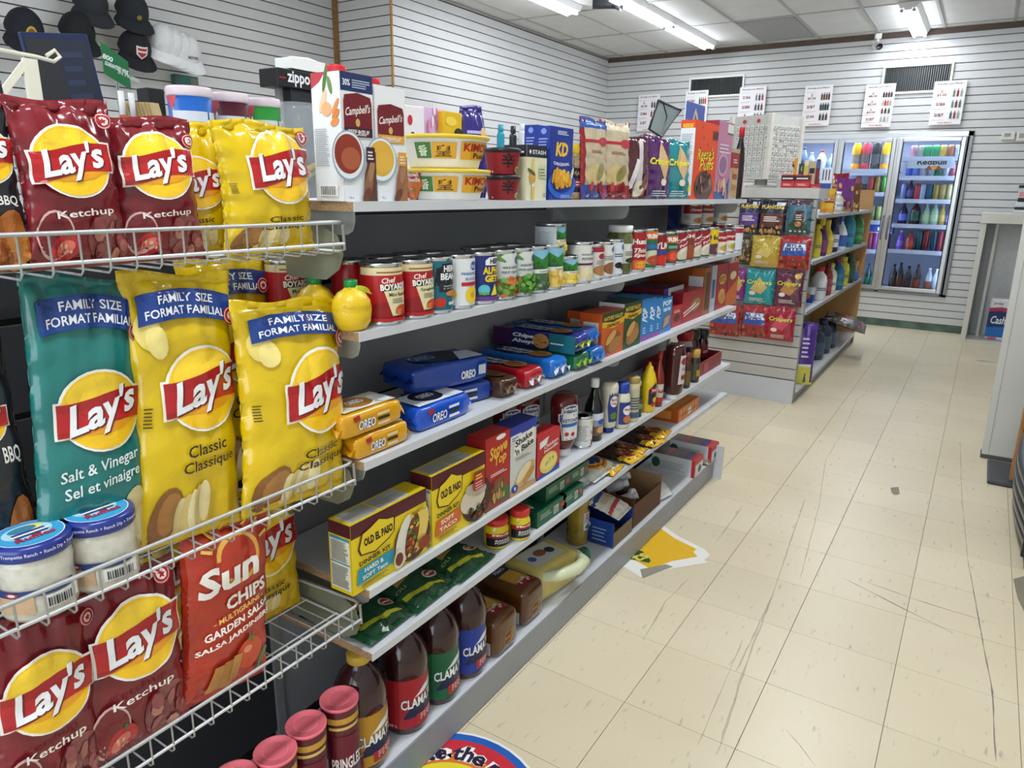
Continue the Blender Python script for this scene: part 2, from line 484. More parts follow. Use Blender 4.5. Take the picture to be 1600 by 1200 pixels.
# shop-front wall with its window, behind the photographer
fw = MB()
fw.box((XLN, YF - .1, 0), (XR, YF, .5), PLAIN).box((XLN, YF - .1, 2.6), (XR, YF, ZC), PLAIN).box((XLN, YF - .1, .5), (-3.1, YF, 2.6), PLAIN).box((1.25, YF - .1, .5), (XR, YF, 2.6), PLAIN)
struct('wall_front', fw.mesh('wall_front'))
wf = MB()
for x in (-3.1, -1.65, -.2, 1.2): wf.box((x, YF - .08, .5), (x + .05, YF - .02, 2.6), M('#6a6d70', rough=.4, metal=.5))
struct('window_1', wf.mesh('window_1'))

# ---- ceiling lights
TUBE = M('#f4faff', rough=.5, var=0, emit=TUBE_EMIT, name='fluorescent_tube')
HOUSE = M('#dfe1e2', rough=.4, var=.02)
@cached
def light_parts(n):
    h = MB()
    h.prism([(-.085, 0), (-.06, -.045), (.06, -.045), (.085, 0)], -n * .61, n * .61, HOUSE, lambda a, b, c: (a, c, b))
    h.box((-.03, -n * .61 - .004, -.06), (.03, -n * .61 + .02, -.01), HOUSE).box((-.03, n * .61 - .02, -.06), (.03, n * .61 + .004, -.01), HOUSE)
    out = [('housing', h.mesh('housing'))]
    for sx in (-.045, .045):
        for k in range(n):
            y0 = -n * .61 + k * 1.22 + .02; y1 = y0 + 1.18
            t = MB().tube([(sx, y0, -.062), (sx, y1, -.062)], .013, TUBE, 10)
            out.append(('tube', t.mesh('tube')))
            for ye in (y0, y1):
                out.append(('tube_cap', MB().tube([(sx, ye - .015, -.062), (sx, ye + .015, -.062)], .0145, STEEL, 10).mesh('tube_cap')))
    return out
def ceiling_light(x, y, n, label, watt=None):
    o = thing('ceiling_light', label, 'ceiling light', (x, y, ZC), group='fluorescent ceiling lights', parts=light_parts(n))
    l = bpy.data.lights.new('tube_light', 'AREA'); l.shape = 'RECTANGLE'; l.size = .14; l.size_y = n * 1.2; l.energy = (watt or TUBE_WATT) * n; l.color = (0.93, 0.97, 1.0)
    lo = bpy.data.objects.new('tube_light', l); C.objects.link(lo); lo.parent = o; lo.location = (0, 0, -.085)
    return o
ceiling_light(-2.82, 6.98, 2, 'long twin-tube fluorescent ceiling light between the two others, ending above the air vent', 5)
ceiling_light(-0.84, 7.93, 1, 'short twin-tube fluorescent ceiling light nearest the cooler doors', 9)
ceiling_light(-3.37, 5.52, 1, 'fluorescent ceiling light nearest the left slat wall', 5)
for x, y, n, w, lb in [(-0.62, 4.9, 1, 13, 'fluorescent ceiling light above the aisle, out of frame over the endcap'), (-0.42, 2.5, 1, 17, 'fluorescent ceiling light over the middle of the aisle, out of frame'),
                       (-0.42, 0.0, 1, 17, 'fluorescent ceiling light above the photographer, out of frame'), (-2.82, 2.9, 1, 8, 'fluorescent ceiling light behind the gondola, out of frame'), (-2.9, 0.4, 1, 13, 'fluorescent ceiling light over the caps wall, out of frame')]:
    ceiling_light(x, y, n, lb, w)  # unseen fixtures, added to light the aisle and the caps wall

# ---- security camera and dark sensor box on the ceiling
k = MB().box((-.03, -.02, -.05), (.03, .02, 0), WHITE, bev=.005).tube([(0, 0, -.05), (0, -.02, -.10)], .012, WHITE, 8)
k2 = MB().tube([(.0, .04, -.10), (.0, -.09, -.135)], .036, WHITE, 14)
k3 = MB().tube([(.0, -.09, -.135), (.0, -.10, -.138)], .03, BLACK, 14)
thing('security_camera', 'small white bullet security camera under the ceiling above the cooler', 'camera', (-1.21, 8.52, ZC - .005), (0, 0, .4), parts=[('mount', k.mesh()), ('body', k2.mesh()), ('lens', k3.mesh())])
s1 = MB().box((-.12, -.05, -.07), (.12, .05, 0), M('#26282c', rough=.5), bev=.008)
s2 = MB().tube([(.05, -.03, -.05), (.12, -.08, -.09)], .025, BLACK, 10)
thing('alarm_box', 'dark grey box hanging from the ceiling beside the long light', 'alarm', (-2.992,6.010, ZC), .5, parts=[('body', s1.mesh()), ('sensor', s2.mesh())])


# ================================================================== BACK WALL: vents, price posters, cooler
def poster(x0, x1, z0, z1, rows, label, pics):
    w, h = x1 - x0, z1 - z0
    sheet = MB().box((-w / 2, -.002, 0), (w / 2, .002, h), M('#e8e6ea', rough=.5, var=.02))
    pr = MB(); n = len(rows); sh = []
    sh.append(T('Everyday Low PRICE !', 0, h * .93, w * .8, h * .045, '#1a1a1c', .025))
    for i, r in enumerate(rows):
        zc = h * (.85 - (i + .5) * .75 / n); rh = .75 / n * h
        sh.append(R(-w * .45, zc - rh * .45, -w * .03, zc - rh * .43, '#8a868c'))
        sh.append(R(-w * .45, zc + rh * .44, -w * .12, zc + rh * .455, '#8a868c'))
        parts = r.split('|')
        for q, t in enumerate(parts):
            sh.append(T(t, -w * .22, zc + (len(parts) - 1 - 2 * q) * rh * .17, w * (.3 if len(t) > 2 else .08), rh * (.26 if len(parts) > 1 else .32), '#7d1420', .02))
        cols = pics[i % len(pics)]
        for q, c in enumerate(cols):
            cx = w * (.1 + .34 * (q + .5) / len(cols))
            sh.append(R(cx - w * .035, zc - rh * .36, cx + w * .035, zc + rh * .18, c)); sh.append(R(cx - w * .014, zc + rh * .18, cx + w * .014, zc + rh * .36, c))
    sh.append(T('Hasty Market', 0, h * .045, w * .45, h * .03, '#c2561e', .03))
    decal(pr, flatY(-.002), sh, .0008, .0002)
    return thing('price_poster', label, 'poster', ((x0 + x1) / 2, YB - .045, z0), group='price posters on the back wall', parts=[('sheet', sheet.mesh()), ('print', pr.mesh())])
DK = ['#2b2b30', '#3a3a40', '#5a2020']; GR = ['#1f3b30', '#274a3a', '#1d3028']; RB = ['#7a2a26', '#2c2624', '#3b5a3a']; SL = ['#70747a', '#2c2e33', '#8f2d33']
poster(-3.770,-3.497,2.072,2.487, ['2/|$6.00', '2/$6', '2/$7'], 'price poster nearest the left corner of the back wall', [DK, RB, RB])
poster(-3.181,-2.912,2.091,2.498, ['2/$6', '2/$5', '$7.49'], 'price poster overlapping the lower left of the small air vent', [['#2f5a48', '#3b7a5a', '#b04038', '#c04840'], SL, DK])
poster(-2.554,-2.263,2.100,2.503, ['2/$6', '2/$8', '4/|$5.00'], 'price poster hanging behind the white earring spinner', [SL, DK, RB])
poster(-1.857,-1.579,2.071,2.477, ['2/|$5.50', '2/$7', '$7.99'], 'price poster alone between the two air vents with brown green and black drinks', [['#6b4a35', '#5f3f2e', '#77523a', '#553626'], ['#243a34', '#2c4840', '#1d2f2a', '#2c4840'], DK])
poster(-1.262,-0.988,2.040,2.455, ['2/|$8.50', '2/|$5.50', '2/|$5.50', '2/$7'], 'price poster with four price rows at the left of the large air vent', [DK + DK[:1], ['#b9b2b2', '#a03038', '#c06a64', '#9a9aa0'], RB, ['#a7a7aa', '#8e8e92', '#b8b8ba']])
poster(-0.649,-0.376,2.046,2.448, ['2/|$3.50', '2/$6', '2/$7'], 'rightmost price poster with soda bottles under the large air vent', [['#5b7a68', '#8a2630', '#8fa39a'], ['#6b8a7a', '#7a1f28', '#3f6b58'], ['#356050', '#8a3038', '#8ca394']])

def air_vent(x0, x1, z0, z1, label):
    w, h = x1 - x0, z1 - z0; f = MB(); b = .022
    f.box((0, -.02, 0), (w, 0, b), WHITE, bev=.004).box((0, -.02, h - b), (w, 0, h), WHITE, bev=.004).box((0, -.02, b), (b, 0, h - b), WHITE, bev=.004).box((w - b, -.02, b), (w, 0, h - b), WHITE, bev=.004)
    g = MB().box((b, -.004, b), (w - b, 0, h - b), M('#1d2022', rough=.7))
    lv = MB(); n = int((w - 2 * b) / .019)
    for i in range(n):
        x = b + (i + .5) * (w - 2 * b) / n
        lv.add([(x - .007, -.004, b), (x + .002, -.016, b), (x + .002, -.016, h - b), (x - .007, -.004, h - b)], [(0, 1, 2, 3)], M('#8b9093', rough=.4, metal=.3, var=.05))
    thing('air_vent', label, 'vent', (x0, YB - .012, z0), group='air vents high on the back wall', parts=[('frame', f.mesh()), ('duct', g.mesh()), ('louvres', lv.mesh())])
air_vent(-3.159,-2.519,2.418,2.643, 'smaller white framed air vent on the left half of the back wall')
air_vent(-1.131,-0.508,2.351,2.626, 'larger white framed air vent above the cooler doors')
for i, (a, b_) in enumerate([(1565, 1587), (1588, 1612)]):
    x0, x1, z0, z1 = (-0.019,0.088,1.892,1.967) if i == 0 else (0.099,0.219,1.878,1.964)
    bd = MB().box((x0, -.03, z0), (x1, 0, z1), M('#d9d9cf', rough=.4), bev=.006)
    sc = MB().box((x0 + .02, -.033, z0 + .03), (x0 + .07, -.03, z1 - .015), M('#8d958b', rough=.3))
    t = thing('thermostat', ['beige wall thermostat with grey screen right of the cooler', 'beige wall control at the right edge of the picture'][i], 'thermostat', (0, YB - .012, 0), parts=[('body', bd.mesh()), ('screen', sc.mesh())])

# ---- walk-in cooler
ALU = M('#c4c7c9', rough=.28, metal=.85, var=.04, vs=6)
ALUD = M('#7f8386', rough=.35, metal=.8, var=.05)
RUB = M('#26282a', rough=.7)
cx0, cx1, cz0, cz1 = COOL
cool = thing('drinks_cooler', 'built-in glass door drinks cooler in the back wall', 'cooler', (0, YB, 0))
fr = MB(); t_ = .05
fr.box((cx0, -.03, cz1 - t_), (cx1, .02, cz1), ALU, bev=.004).box((cx0, -.03, cz0), (cx1, .02, cz0 + t_ * .6), ALUD, bev=.004)
fr.box((cx0, -.03, cz0), (cx0 + t_, .02, cz1), ALU, bev=.004).box((cx1 - t_, -.03, cz0), (cx1, .02, cz1), ALUD, bev=.004)
link('frame', fr.mesh('frame'), cool)
INN = M('#c2c8d6', rough=.5, var=.02)
lb = MB().box((cx0, .86, cz0), (cx1, .9, cz1), INN).box((cx0 - .02, .02, cz0 - .02), (cx1 + .02, .9, cz0), INN).box((cx0 - .02, .02, cz1), (cx1 + .02, .9, cz1 + .02), INN).box((cx0 - .02, .02, cz0), (cx0, .9, cz1), INN).box((cx1, .02, cz0), (cx1 + .02, .9, cz1), INN)
struct('wall_cooler_recess', lb.mesh('liner'), (0, YB, 0))
GLASS = M('#f2fbff', rough=.01, trans=1.0, var=0, ior=1.12)
DOORS = [(-2.035, -1.455, 'left'), (-1.435, -0.905, 'middle'), (-0.885, -0.30, 'right')]
LED = M('#cfe0ff', rough=.5, var=0, emit=5.0, name='cooler_led')
for a, b, nm in DOORS:
    f = MB(); w = .038; z0, z1 = cz0 + .035, cz1 - .055
    f.box((a, -.055, z0), (a + w, -.03, z1), ALU, bev=.005).box((b - w, -.055, z0), (b, -.03, z1), ALU, bev=.005).box((a + w, -.055, z1 - w), (b - w, -.03, z1), ALU, bev=.004).box((a + w, -.055, z0), (b - w, -.03, z0 + w), ALU, bev=.004)
    d = link('door', f.mesh('door'), cool); d['label'] = nm + ' glass cooler door with aluminium frame'
    link('pane', MB().box((a + w, -.044, z0 + w), (b - w, -.040, z1 - w), GLASS).mesh('pane'), d)
    gk = MB().box((a + w, -.039, z0 + w), (a + w + .008, -.036, z1 - w), RUB).box((b - w - .008, -.039, z0 + w), (b - w, -.036, z1 - w), RUB)
    link('gasket', gk.mesh('gasket'), d)
    hx = (b - .018) if nm == 'middle' else a + .018
    hd = MB().tube([(hx, -.055, .92), (hx, -.095, .94), (hx, -.095, 1.14), (hx, -.055, 1.16)], .009, ALUD, 8)
    link('handle', hd.mesh('handle'), d)
    mu = MB().box((b - .005, -.03, cz0), (b + .025, .02, cz1 - t_), ALU if nm != 'right' else ALUD)
    link('mullion', mu.mesh('mullion'), cool)
    led = MB().box((b - .02, .03, cz0 + .1), (b - .005, .045, cz1 - .1), LED)
    link('led_strip', led.mesh('led_strip'), cool)
    l = bpy.data.lights.new('cooler_light', 'AREA'); l.shape = 'RECTANGLE'; l.size = .5; l.size_y = .25; l.energy = 3.2; l.color = (.84, .90, 1.0)
    lo = bpy.data.objects.new('cooler_light', l); C.objects.link(lo); lo.parent = cool; lo.location = ((a + b) / 2, .18, cz1 - .03)
    l2 = bpy.data.lights.new('cooler_light', 'AREA'); l2.shape = 'RECTANGLE'; l2.size = .03; l2.size_y = 1.3; l2.energy = 2.4; l2.color = (.70, .78, 1.0)
    lo = bpy.data.objects.new('cooler_light', l2); C.objects.link(lo); lo.parent = cool; lo.location = (b - .02, .05, 1.15); lo.rotation_euler = (math.radians(-90), 0, math.radians(25))
SHF = M('#c0c8e2', rough=.3, metal=.2, var=.02)
_cs = {}
def cshelf(a, b, z):
    side = 'right' if b > -.5 else 'middle' if b > -1.2 else 'left'
    n = _cs.get(side, 0); _cs[side] = n + 1
    m = MB().box((a, .06, z - .012), (b, .8, z), SHF); e = MB().box((a, .05, z - .03), (b, .0595, z + .012), SHF)
    thing('cooler_shelf', '%s pale cooler shelf from the top behind the %s door' % (ORD[n], side), 'shelf', (0, YB, 0), group='shelves inside the drinks cooler', parts=[('tray', m.mesh()), ('lip', e.mesh())])
# drinks
@cached
def can_parts(r, h, col, lid='#c9ccd0'):
    b = MB().lathe([(r * .8, 0), (r, .006), (r, h * .92), (r * .84, h)], M(col, rough=.25, metal=.35, var=.15, vs=40), 14)
    t = MB().lathe([(r * .84, h), (r * .84, h + .003), (r * .76, h + .001)], STEEL, 14)
    return [('body', b.mesh()), ('lid', t.mesh())]
@cached
def bottle_parts(r, h, col, cap, lab, tr=0.0):
    pr = [(r * .9, 0), (r, .012), (r, h * .55), (r * .97, h * .62), (r * .55, h * .80), (r * .33, h * .87), (r * .33, h * .93)]
    b = MB().lathe(pr, M(col, rough=.12, var=.08, coat=.3, trans=tr), 14)
    c = MB().lathe([(r * .37, h * .92), (r * .37, h)], ink(cap), 12)
    l = MB().lathe([(r * 1.012, h * .2), (r * 1.012, h * .5)], M(lab, rough=.3, var=.25, vs=60), 14, cap=False)
    return [('body', b.mesh()), ('cap', c.mesh()), ('label_band', l.mesh())]
@cached
def sport_parts(r, h, cap, lab, low):
    b = MB().lathe([(r * .92, 0), (r, .01), (r, h * .22)], M(low, rough=.2, var=.05), 16, cap=True)
    l = MB().lathe([(r * 1.0, h * .22), (r * .98, h * .35), (r, h * .56)], M(lab, rough=.3, var=.35, vs=30), 16, cap=False)
    s = MB().lathe([(r, h * .56), (r * 1.0, h * .80), (r * .62, h * .95), (r * .62, h * .985)], M(cap, rough=.25, var=.02), 16, cap=False)
    c = MB().lathe([(r * .64, h * .95), (r * .64, h)], M('#eef0f2', rough=.3, var=0), 14)
    return [('base', b.mesh()), ('label_band', l.mesh()), ('shoulder', s.mesh()), ('cap', c.mesh())]
YD = 8.74
def drink(kind, x, r, z0, z1, label, grp, *a):
    h = z1 - z0
    parts = {'can': can_parts, 'bottle': bottle_parts, 'sport': sport_parts}[kind](round(r * .93, 3), round(h * 1.05, 3), *a)
    return thing('drink_' + ('can' if kind == 'can' else 'bottle'), label, 'can' if kind == 'can' else 'bottle', (x, YD, z0), group=grp, parts=parts)
# right door
zsC = [1.740, 1.552, 1.322, 1.070, 0.806]
for z in zsC: cshelf(-0.90, -0.29, z)
pos = ['on top shelf', 'on second shelf', 'on third shelf', 'on fourth shelf', 'on fifth shelf', 'on the bottom']
def crow(door, row, z, items, side):
    """items: (kind, x, r, h, colours..., description)"""
    for i, it in enumerate(items):
        kind, x, r, h = it[:4]; cols = it[4:-1]
        drink(kind, x, r, z, z + h, '%s, %s from left %s, %s cooler door' % (it[-1], ORD[i], pos[row], side), 'drinks behind the %s cooler door' % side, *cols)
xs = [-0.753, -0.683, -0.625, -0.557, -0.489, -0.421, -0.360]
crow('C', 0, zsC[0], [('can', x, .034, .115, c, d) for x, c, d in zip(xs, ['#b98a95', '#8f9f95', '#2f9a60', '#35a065', '#b9a24a', '#a56a50', '#b4c4d0'], ['pink soda can', 'grey-green soda can', 'bright green soda can', 'bright green soda can', 'gold soda can', 'copper soda can', 'pale blue soda can'])], 'right')
xs = [-0.768, -0.703, -0.634, -0.565, -0.502, -0.434, -0.373]
crow('C', 1, zsC[1], [('can', x, .033, .125, c, d) for x, c, d in zip(xs, ['#3a62d0', '#5f86dd', '#b8c6dc', '#aebfd2', '#2f8a60', '#c7cad6', '#b06070'], ['blue drink can', 'light blue drink can', 'silver drink can', 'silver-blue drink can', 'green drink can', 'white drink can', 'pinkish drink can'])], 'right')
xs = [-0.790, -0.731, -0.666, -0.613, -0.556, -0.498, -0.436, -0.374]
its = []
for x, c, d in zip(xs, ['#7d86b8', '#2f2a58', '#b03a4a', '#a9b2cc', '#2d5a7a', '#9a8a45', '#a08d4c', '#b7ab78'], ['pale blue can', 'dark purple bottle', 'red slim can', 'silver slim can', 'dark teal slim can', 'gold can', 'gold can', 'pale gold can']):
    its.append(('bottle', x, .034, .19, c, '#24243a', '#5a58a0', d) if 'bottle' in d else ('can', x, .031, .155, c, d))
crow('C', 2, zsC[2], its, 'right')
xs = [-0.763, -0.650, -0.550, -0.475, -0.407, -0.339]
crow('C', 3, zsC[3], [('bottle', xs[0], .045, .21, '#2a1f38', '#3a3f8a', '#5a6ad0', 'dark bottle with blue label'), ('bottle', xs[1], .05, .23, '#2c1614', '#3a2018', '#1e5a50', 'dark juice bottle with teal label'), ('bottle', xs[2], .043, .205, '#8fae98', '#9fb4a8', '#a8c49a', 'pale green water bottle'),
     ('bottle', xs[3], .043, .205, '#93b39c', '#9fb4a8', '#aac79e', 'pale green water bottle'), ('bottle', xs[4], .033, .205, '#a08640', '#c7b57a', '#b79a4a', 'golden iced tea bottle'), ('bottle', xs[5], .036, .205, '#5d5690', '#9a94c0', '#8b84c0', 'violet drink bottle')], 'right')
xs = [-0.749, -0.659, -0.576, -0.518, -0.442, -0.385, -0.322]
crow('C', 4, zsC[4], [('bottle', xs[0], .035, .19, '#6a3fae', '#c8b8e0', '#8a62cc', 'purple sports drink bottle'), ('bottle', xs[1], .042, .19, '#a0392f', '#5a1f1a', '#b8493c', 'red juice bottle'), ('can', xs[2], .033, .205, '#1f4f58', 'dark teal tall can'), ('can', xs[3], .033, .205, '#7a2230', 'wine red tall can'),
     ('can', xs[4], .033, .205, '#24485c', 'dark blue tall can'), ('can', xs[5], .033, .205, '#7a2a34', 'dark red tall can'), ('bottle', xs[6], .033, .19, '#2a6a3a', '#1c4026', '#3f8a4c', 'green drink bottle')], 'right')
xs = [-0.765, -0.704, -0.625, -0.542, -0.430, -0.366]
crow('C', 5, cz0 + .001, [('bottle', x, .039, h, c, cp, l, d) for x, h, c, cp, l, d in zip(xs, [.28, .30, .27, .29, .26, .26], ['#1d1720', '#2a1712', '#241a22', '#2f1712', '#a9b4c0', '#b4bfca'], ['#17171c', '#17171c', '#17171c', '#7a1f1c', '#e0e4e8', '#e0e4e8'], ['#3a3440', '#6b3a20', '#4a2a28', '#8a3a22', '#9a5a48', '#aab6c4'], ['large dark cola bottle', 'large brown root beer bottle', 'large plain dark cola bottle', 'large cola bottle with orange label', 'large clear bottle with red label', 'large clear soda bottle'])], 'right')
hd = MB().box((-0.788, -.012, 1.638), (-0.369, -.006, 1.725), M('#b9c6da', rough=.4, var=.03))
pr = MB(); decal(pr, flatY(-.012), [T('RedBull', -0.571, 1.700, .26, .055, '#33262e', .03), E(-0.546, 1.644, .028, .02, '#d9a020'), P([(-0.626, 1.619), (-0.557, 1.625), (-0.589, 1.669)], '#a02a30'), P([(-0.462, 1.619), (-0.529, 1.625), (-0.509, 1.669)], '#a02a30')])
thing('shelf_sign', 'pale shelf header strip with dark lettering behind the right cooler door', 'sign', (0, YB + .07, 0), parts=[('strip', hd.mesh()), ('print', pr.mesh())])
# middle door
zsB = [1.621, 1.385, 1.094, 0.790]
for z in zsB: cshelf(-1.44, -0.90, z)
xs = [-1.293, -1.199, -1.100, -1.002, -0.918]
crow('B', 0, zsB[0], [('sport', x, .050, .275, a, b, c, d) for x, a, b, c, d in zip(xs, ['#f2bd1e', '#c9455a', '#2e3236', '#efbb22', '#1f96d8'], ['#9a8f86', '#7d6a6a', '#55585a', '#a09484', '#8d9cc4'], ['#ee9a26', '#c2374a', '#26282c', '#ee9c2a', '#2a86c8'], ['yellow sports bottle with orange base', 'red sports drink bottle', 'black sports drink bottle', 'yellow sports bottle beside the black', 'blue sports drink bottle'])], 'middle')
xs = [-1.238, -1.181, -1.112, -1.050, -0.983, -0.922]
crow('B', 1, zsB[1], [('can', x, .033, h, c, d) for x, h, c, d in zip(xs, [.165, .09, .165, .17, .17, .165], ['#8f3a3c', '#1f2a24', '#9a3438', '#8a7440', '#4e8a3a', '#7f7a44'], ['dull red tall can', 'short dark can', 'red tall can', 'bronze tall can', 'leaf green tall can', 'olive tall can'])], 'middle')
xs = [-1.059, -0.997, -0.930]
crow('B', 2, zsB[2], [('can', x, .033, .15, c, d) for x, c, d in zip(xs, ['#6f7448', '#7f8a52', '#5f8a52'], ['olive can', 'pale olive can', 'green can'])], 'middle')
xs = [-1.042, -0.986, -0.930, -0.874]
crow('B', 3, zsB[3], [('can', x, .032, .175, c, d) for x, c, d in zip(xs, ['#8a3a4a', '#7a3a78', '#7a4a5a', '#5a3a8a'], ['wine coloured can', 'purple can', 'mauve can', 'violet can'])], 'middle')
bx = MB().box((-.13, -.02, 0), (.13, .1, .085), M('#2a3f86', rough=.4, var=.1), bev=.003); bp = MB(); decal(bp, flatY(-.02), [E(0, .045, .022, .022, '#d9e2f2'), R(-.12, .004, .12, .012, '#c8a02a')])
thing('drink_carton', 'blue drink carton resting on the purple cans behind the middle cooler door', 'carton', (-0.961, YD, zsB[3] + .182), parts=[('body', bx.mesh()), ('print', bp.mesh())])
xs = [-1.012, -0.949, -0.893]
crow('B', 5, cz0 + .001, [('bottle', x, .036, .27, c, cp, l, d) for x, c, cp, l, d in zip(xs, ['#123a2c', '#2f8ab0', '#6a3a9a'], ['#1a1a1a', '#e0e8f0', '#d8c8e8'], ['#1f6a4a', '#58b8d8', '#8a4ab8'], ['dark green bottle', 'bright blue bottle', 'purple bottle'])], 'middle')
# left door
zA = 1.580
for z in (zA, 1.251): cshelf(-2.04, -1.44, z)
xs = [-1.914, -1.825, -1.744, -1.638, -1.533]
crow('A', 0, zA, [('bottle', xs[0], .05, .30, '#8fa6cf', '#4a5a78', '#4a5a80', 'grey-blue water bottle'), ('bottle', xs[1], .045, .27, '#7f96c4', '#4a5a78', '#53688e', 'blue-grey water bottle'), ('bottle', xs[2], .045, .22, '#b9cdea', '#dfe8f4', '#9fb4d8', 'pale water bottle'), ('bottle', xs[3], .06, .24, '#d5dbe2', '#b84a4a', '#c8d0da', 'white milk jug'), ('bottle', xs[4], .05, .2, '#aebfdd', '#dfe8f4', '#8fa8d4', 'pale blue bottle')], 'left')


# ================================================================== SHELVING
XF, XBK = -0.912, -1.23                      # shelf fronts and back panel of the near gondola
YN, YE = 0.905, 3.31                         # long section from near end to far end
YN0 = -0.32                                  # chip section starts nearer than the photographer sees
ZT, Z2, Z3, Z4, Z5, ZD = 1.336, 1.108, 0.859, 0.587, 0.442, 0.094
TH = 0.017
LAM = M('#c6c9ce', rough=.38, var=.04, vs=8)
LAMD = M('#8d9095', rough=.42, var=.05, vs=6)
KICK = M('#8f9298', rough=.42, var=.05, vs=5)
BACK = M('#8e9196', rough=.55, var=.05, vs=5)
BACK_SHADE = M('#2b2d32', rough=.55, var=.06, vs=5)  # back panel colour darkened to carry the shade behind the chip baskets
CHIPB = M('#9a7d5c', rough=.9, var=.35, vs=260)
BRK = M('#b4b8b6', rough=.35, metal=.3, var=.05)

def bracket_mesh(l, h, mat=BRK, rnd=True):
    pts = [(0, 0), (0, -h)] + [(l - h * .35, -h * .75), (l - h * .12, -h * .62), (l, -h * .3), (l, 0)]
    return MB().prism(pts, -.0015, .0015, mat, lambda a, b, c: (a, c, b)).mesh('bracket')
SHELF_BR = bracket_mesh(.27, .055)
def shelf(z, label, y0=YN, y1=YE, xf=XF, xb=XBK + .016, brackets=(YN + .03, 2.11, YE - .03), sag=0.0, group='shelf boards of the long gondola'):
    o = thing('shelf_board', label, 'shelf', (0, 0, z), group=group)
    link('board', MB().box((xb, y0 + .0015, -TH), (xf - .0015, y1 - .0015, 0), LAM).mesh('board'), o)
    link('front_edge', MB().box((xf - .0015, y0, -TH), (xf, y1, .0002), LAM).mesh('front_edge'), o)
    link('raw_end', MB().box((xb, y0, -TH), (xf - .0015, y0 + .0015, -.0008), CHIPB).mesh('raw_end'), o)
    link('raw_end', MB().box((xb, y1 - .0015, -TH), (xf - .0015, y1, -.0008), CHIPB).mesh('raw_end'), o)
    for y in brackets: link('bracket', SHELF_BR, o, (xb + .002, y, -TH - .001))
    return o
shelf(ZT, 'topmost grey shelf board at eye level carrying cartons cereal and noodle bowls')
shelf(Z2, 'second grey shelf board from the top carrying the cans')
shelf(Z3, 'third grey shelf board from the top carrying the cookies')
shelf(Z4, 'fourth grey shelf board from the top carrying dinner kits and sauce bottles')
shelf(Z5, 'lowest loose shelf board, with the green pasta bags', brackets=(1.3, 2.11, 2.9))

# back panel of the gondola: uprights and broad slats
gb = thing('slatted_partition', 'dark grey slatted back panel of the long shelving unit', 'shelving', (0, 0, 0))
link('core', MB().box((XBK - .012, YN0, .05), (XBK - .002, YE, ZT - TH - .004), M('#1c1a1a', rough=.8)).mesh('core'), gb)
sl = {}
z = .115
while z < ZT - .05:
    q1 = min(z + .149 - .01, ZT - TH - .006)
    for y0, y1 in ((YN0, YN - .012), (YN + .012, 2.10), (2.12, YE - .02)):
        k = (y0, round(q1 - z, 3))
        if k not in sl: sl[k] = MB().box((XBK - .002, y0, 0), (XBK + .008, y1, q1 - z), BACK if y0 > 0 else BACK_SHADE, bev=.0015).mesh('back_slat')
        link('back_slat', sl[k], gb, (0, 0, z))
    z += .149
for y in (YN, 2.11, YE - .01):
    link('upright', MB().box((XBK - .004, y - .011, .05), (XBK + .014, y + .011, ZT - TH - .002), M('#9a9d9f', rough=.4, metal=.4)).mesh('upright'), gb)
bs = thing('shelving_plinth', 'grey base deck and kick board along the floor under the shelves', 'shelving', (0, 0, 0))
link('deck', MB().box((XBK + .012, YN0, ZD - .02), (-.949, YE - .004, ZD), M('#d0d3d8', rough=.35, var=.06, vs=6), bev=.001).mesh('deck'), bs)
link('kick_board', MB().box((-.949, YN0, .004), (-.944, YE - .004, ZD + .001), KICK).mesh('kick_board'), bs)
tag(link('deck_end_panel', MB().box((XBK, YE - .003, 0), (-.905, YE + .013, .168), LAM).mesh('deck_end_panel')), 'low grey end panel closing the base deck at the far end', 'panel')
link('under_frame', MB().box((XBK, YN0, .0), (-1.21, YE - .01, ZD - .02), BLACK).mesh('under_frame'), bs)
# the far side of the gondola, seen only above the top shelf
rs = thing('shelf_board', 'rear top shelf board behind the chip bags carrying candy tubs and lighters', 'shelf', (0, 0, 1.31), group='shelf boards of the long gondola')
link('board', MB().box((-2.10, YN0, -TH), (XBK - .02, YE, 0), LAM).mesh('board'), rs)
for y in (.0, 1.6, 3.2): link('support', MB().box((-2.0, y - .02, -1.31), (-1.95, y + .02, -TH), LAMD).mesh('support'), rs)

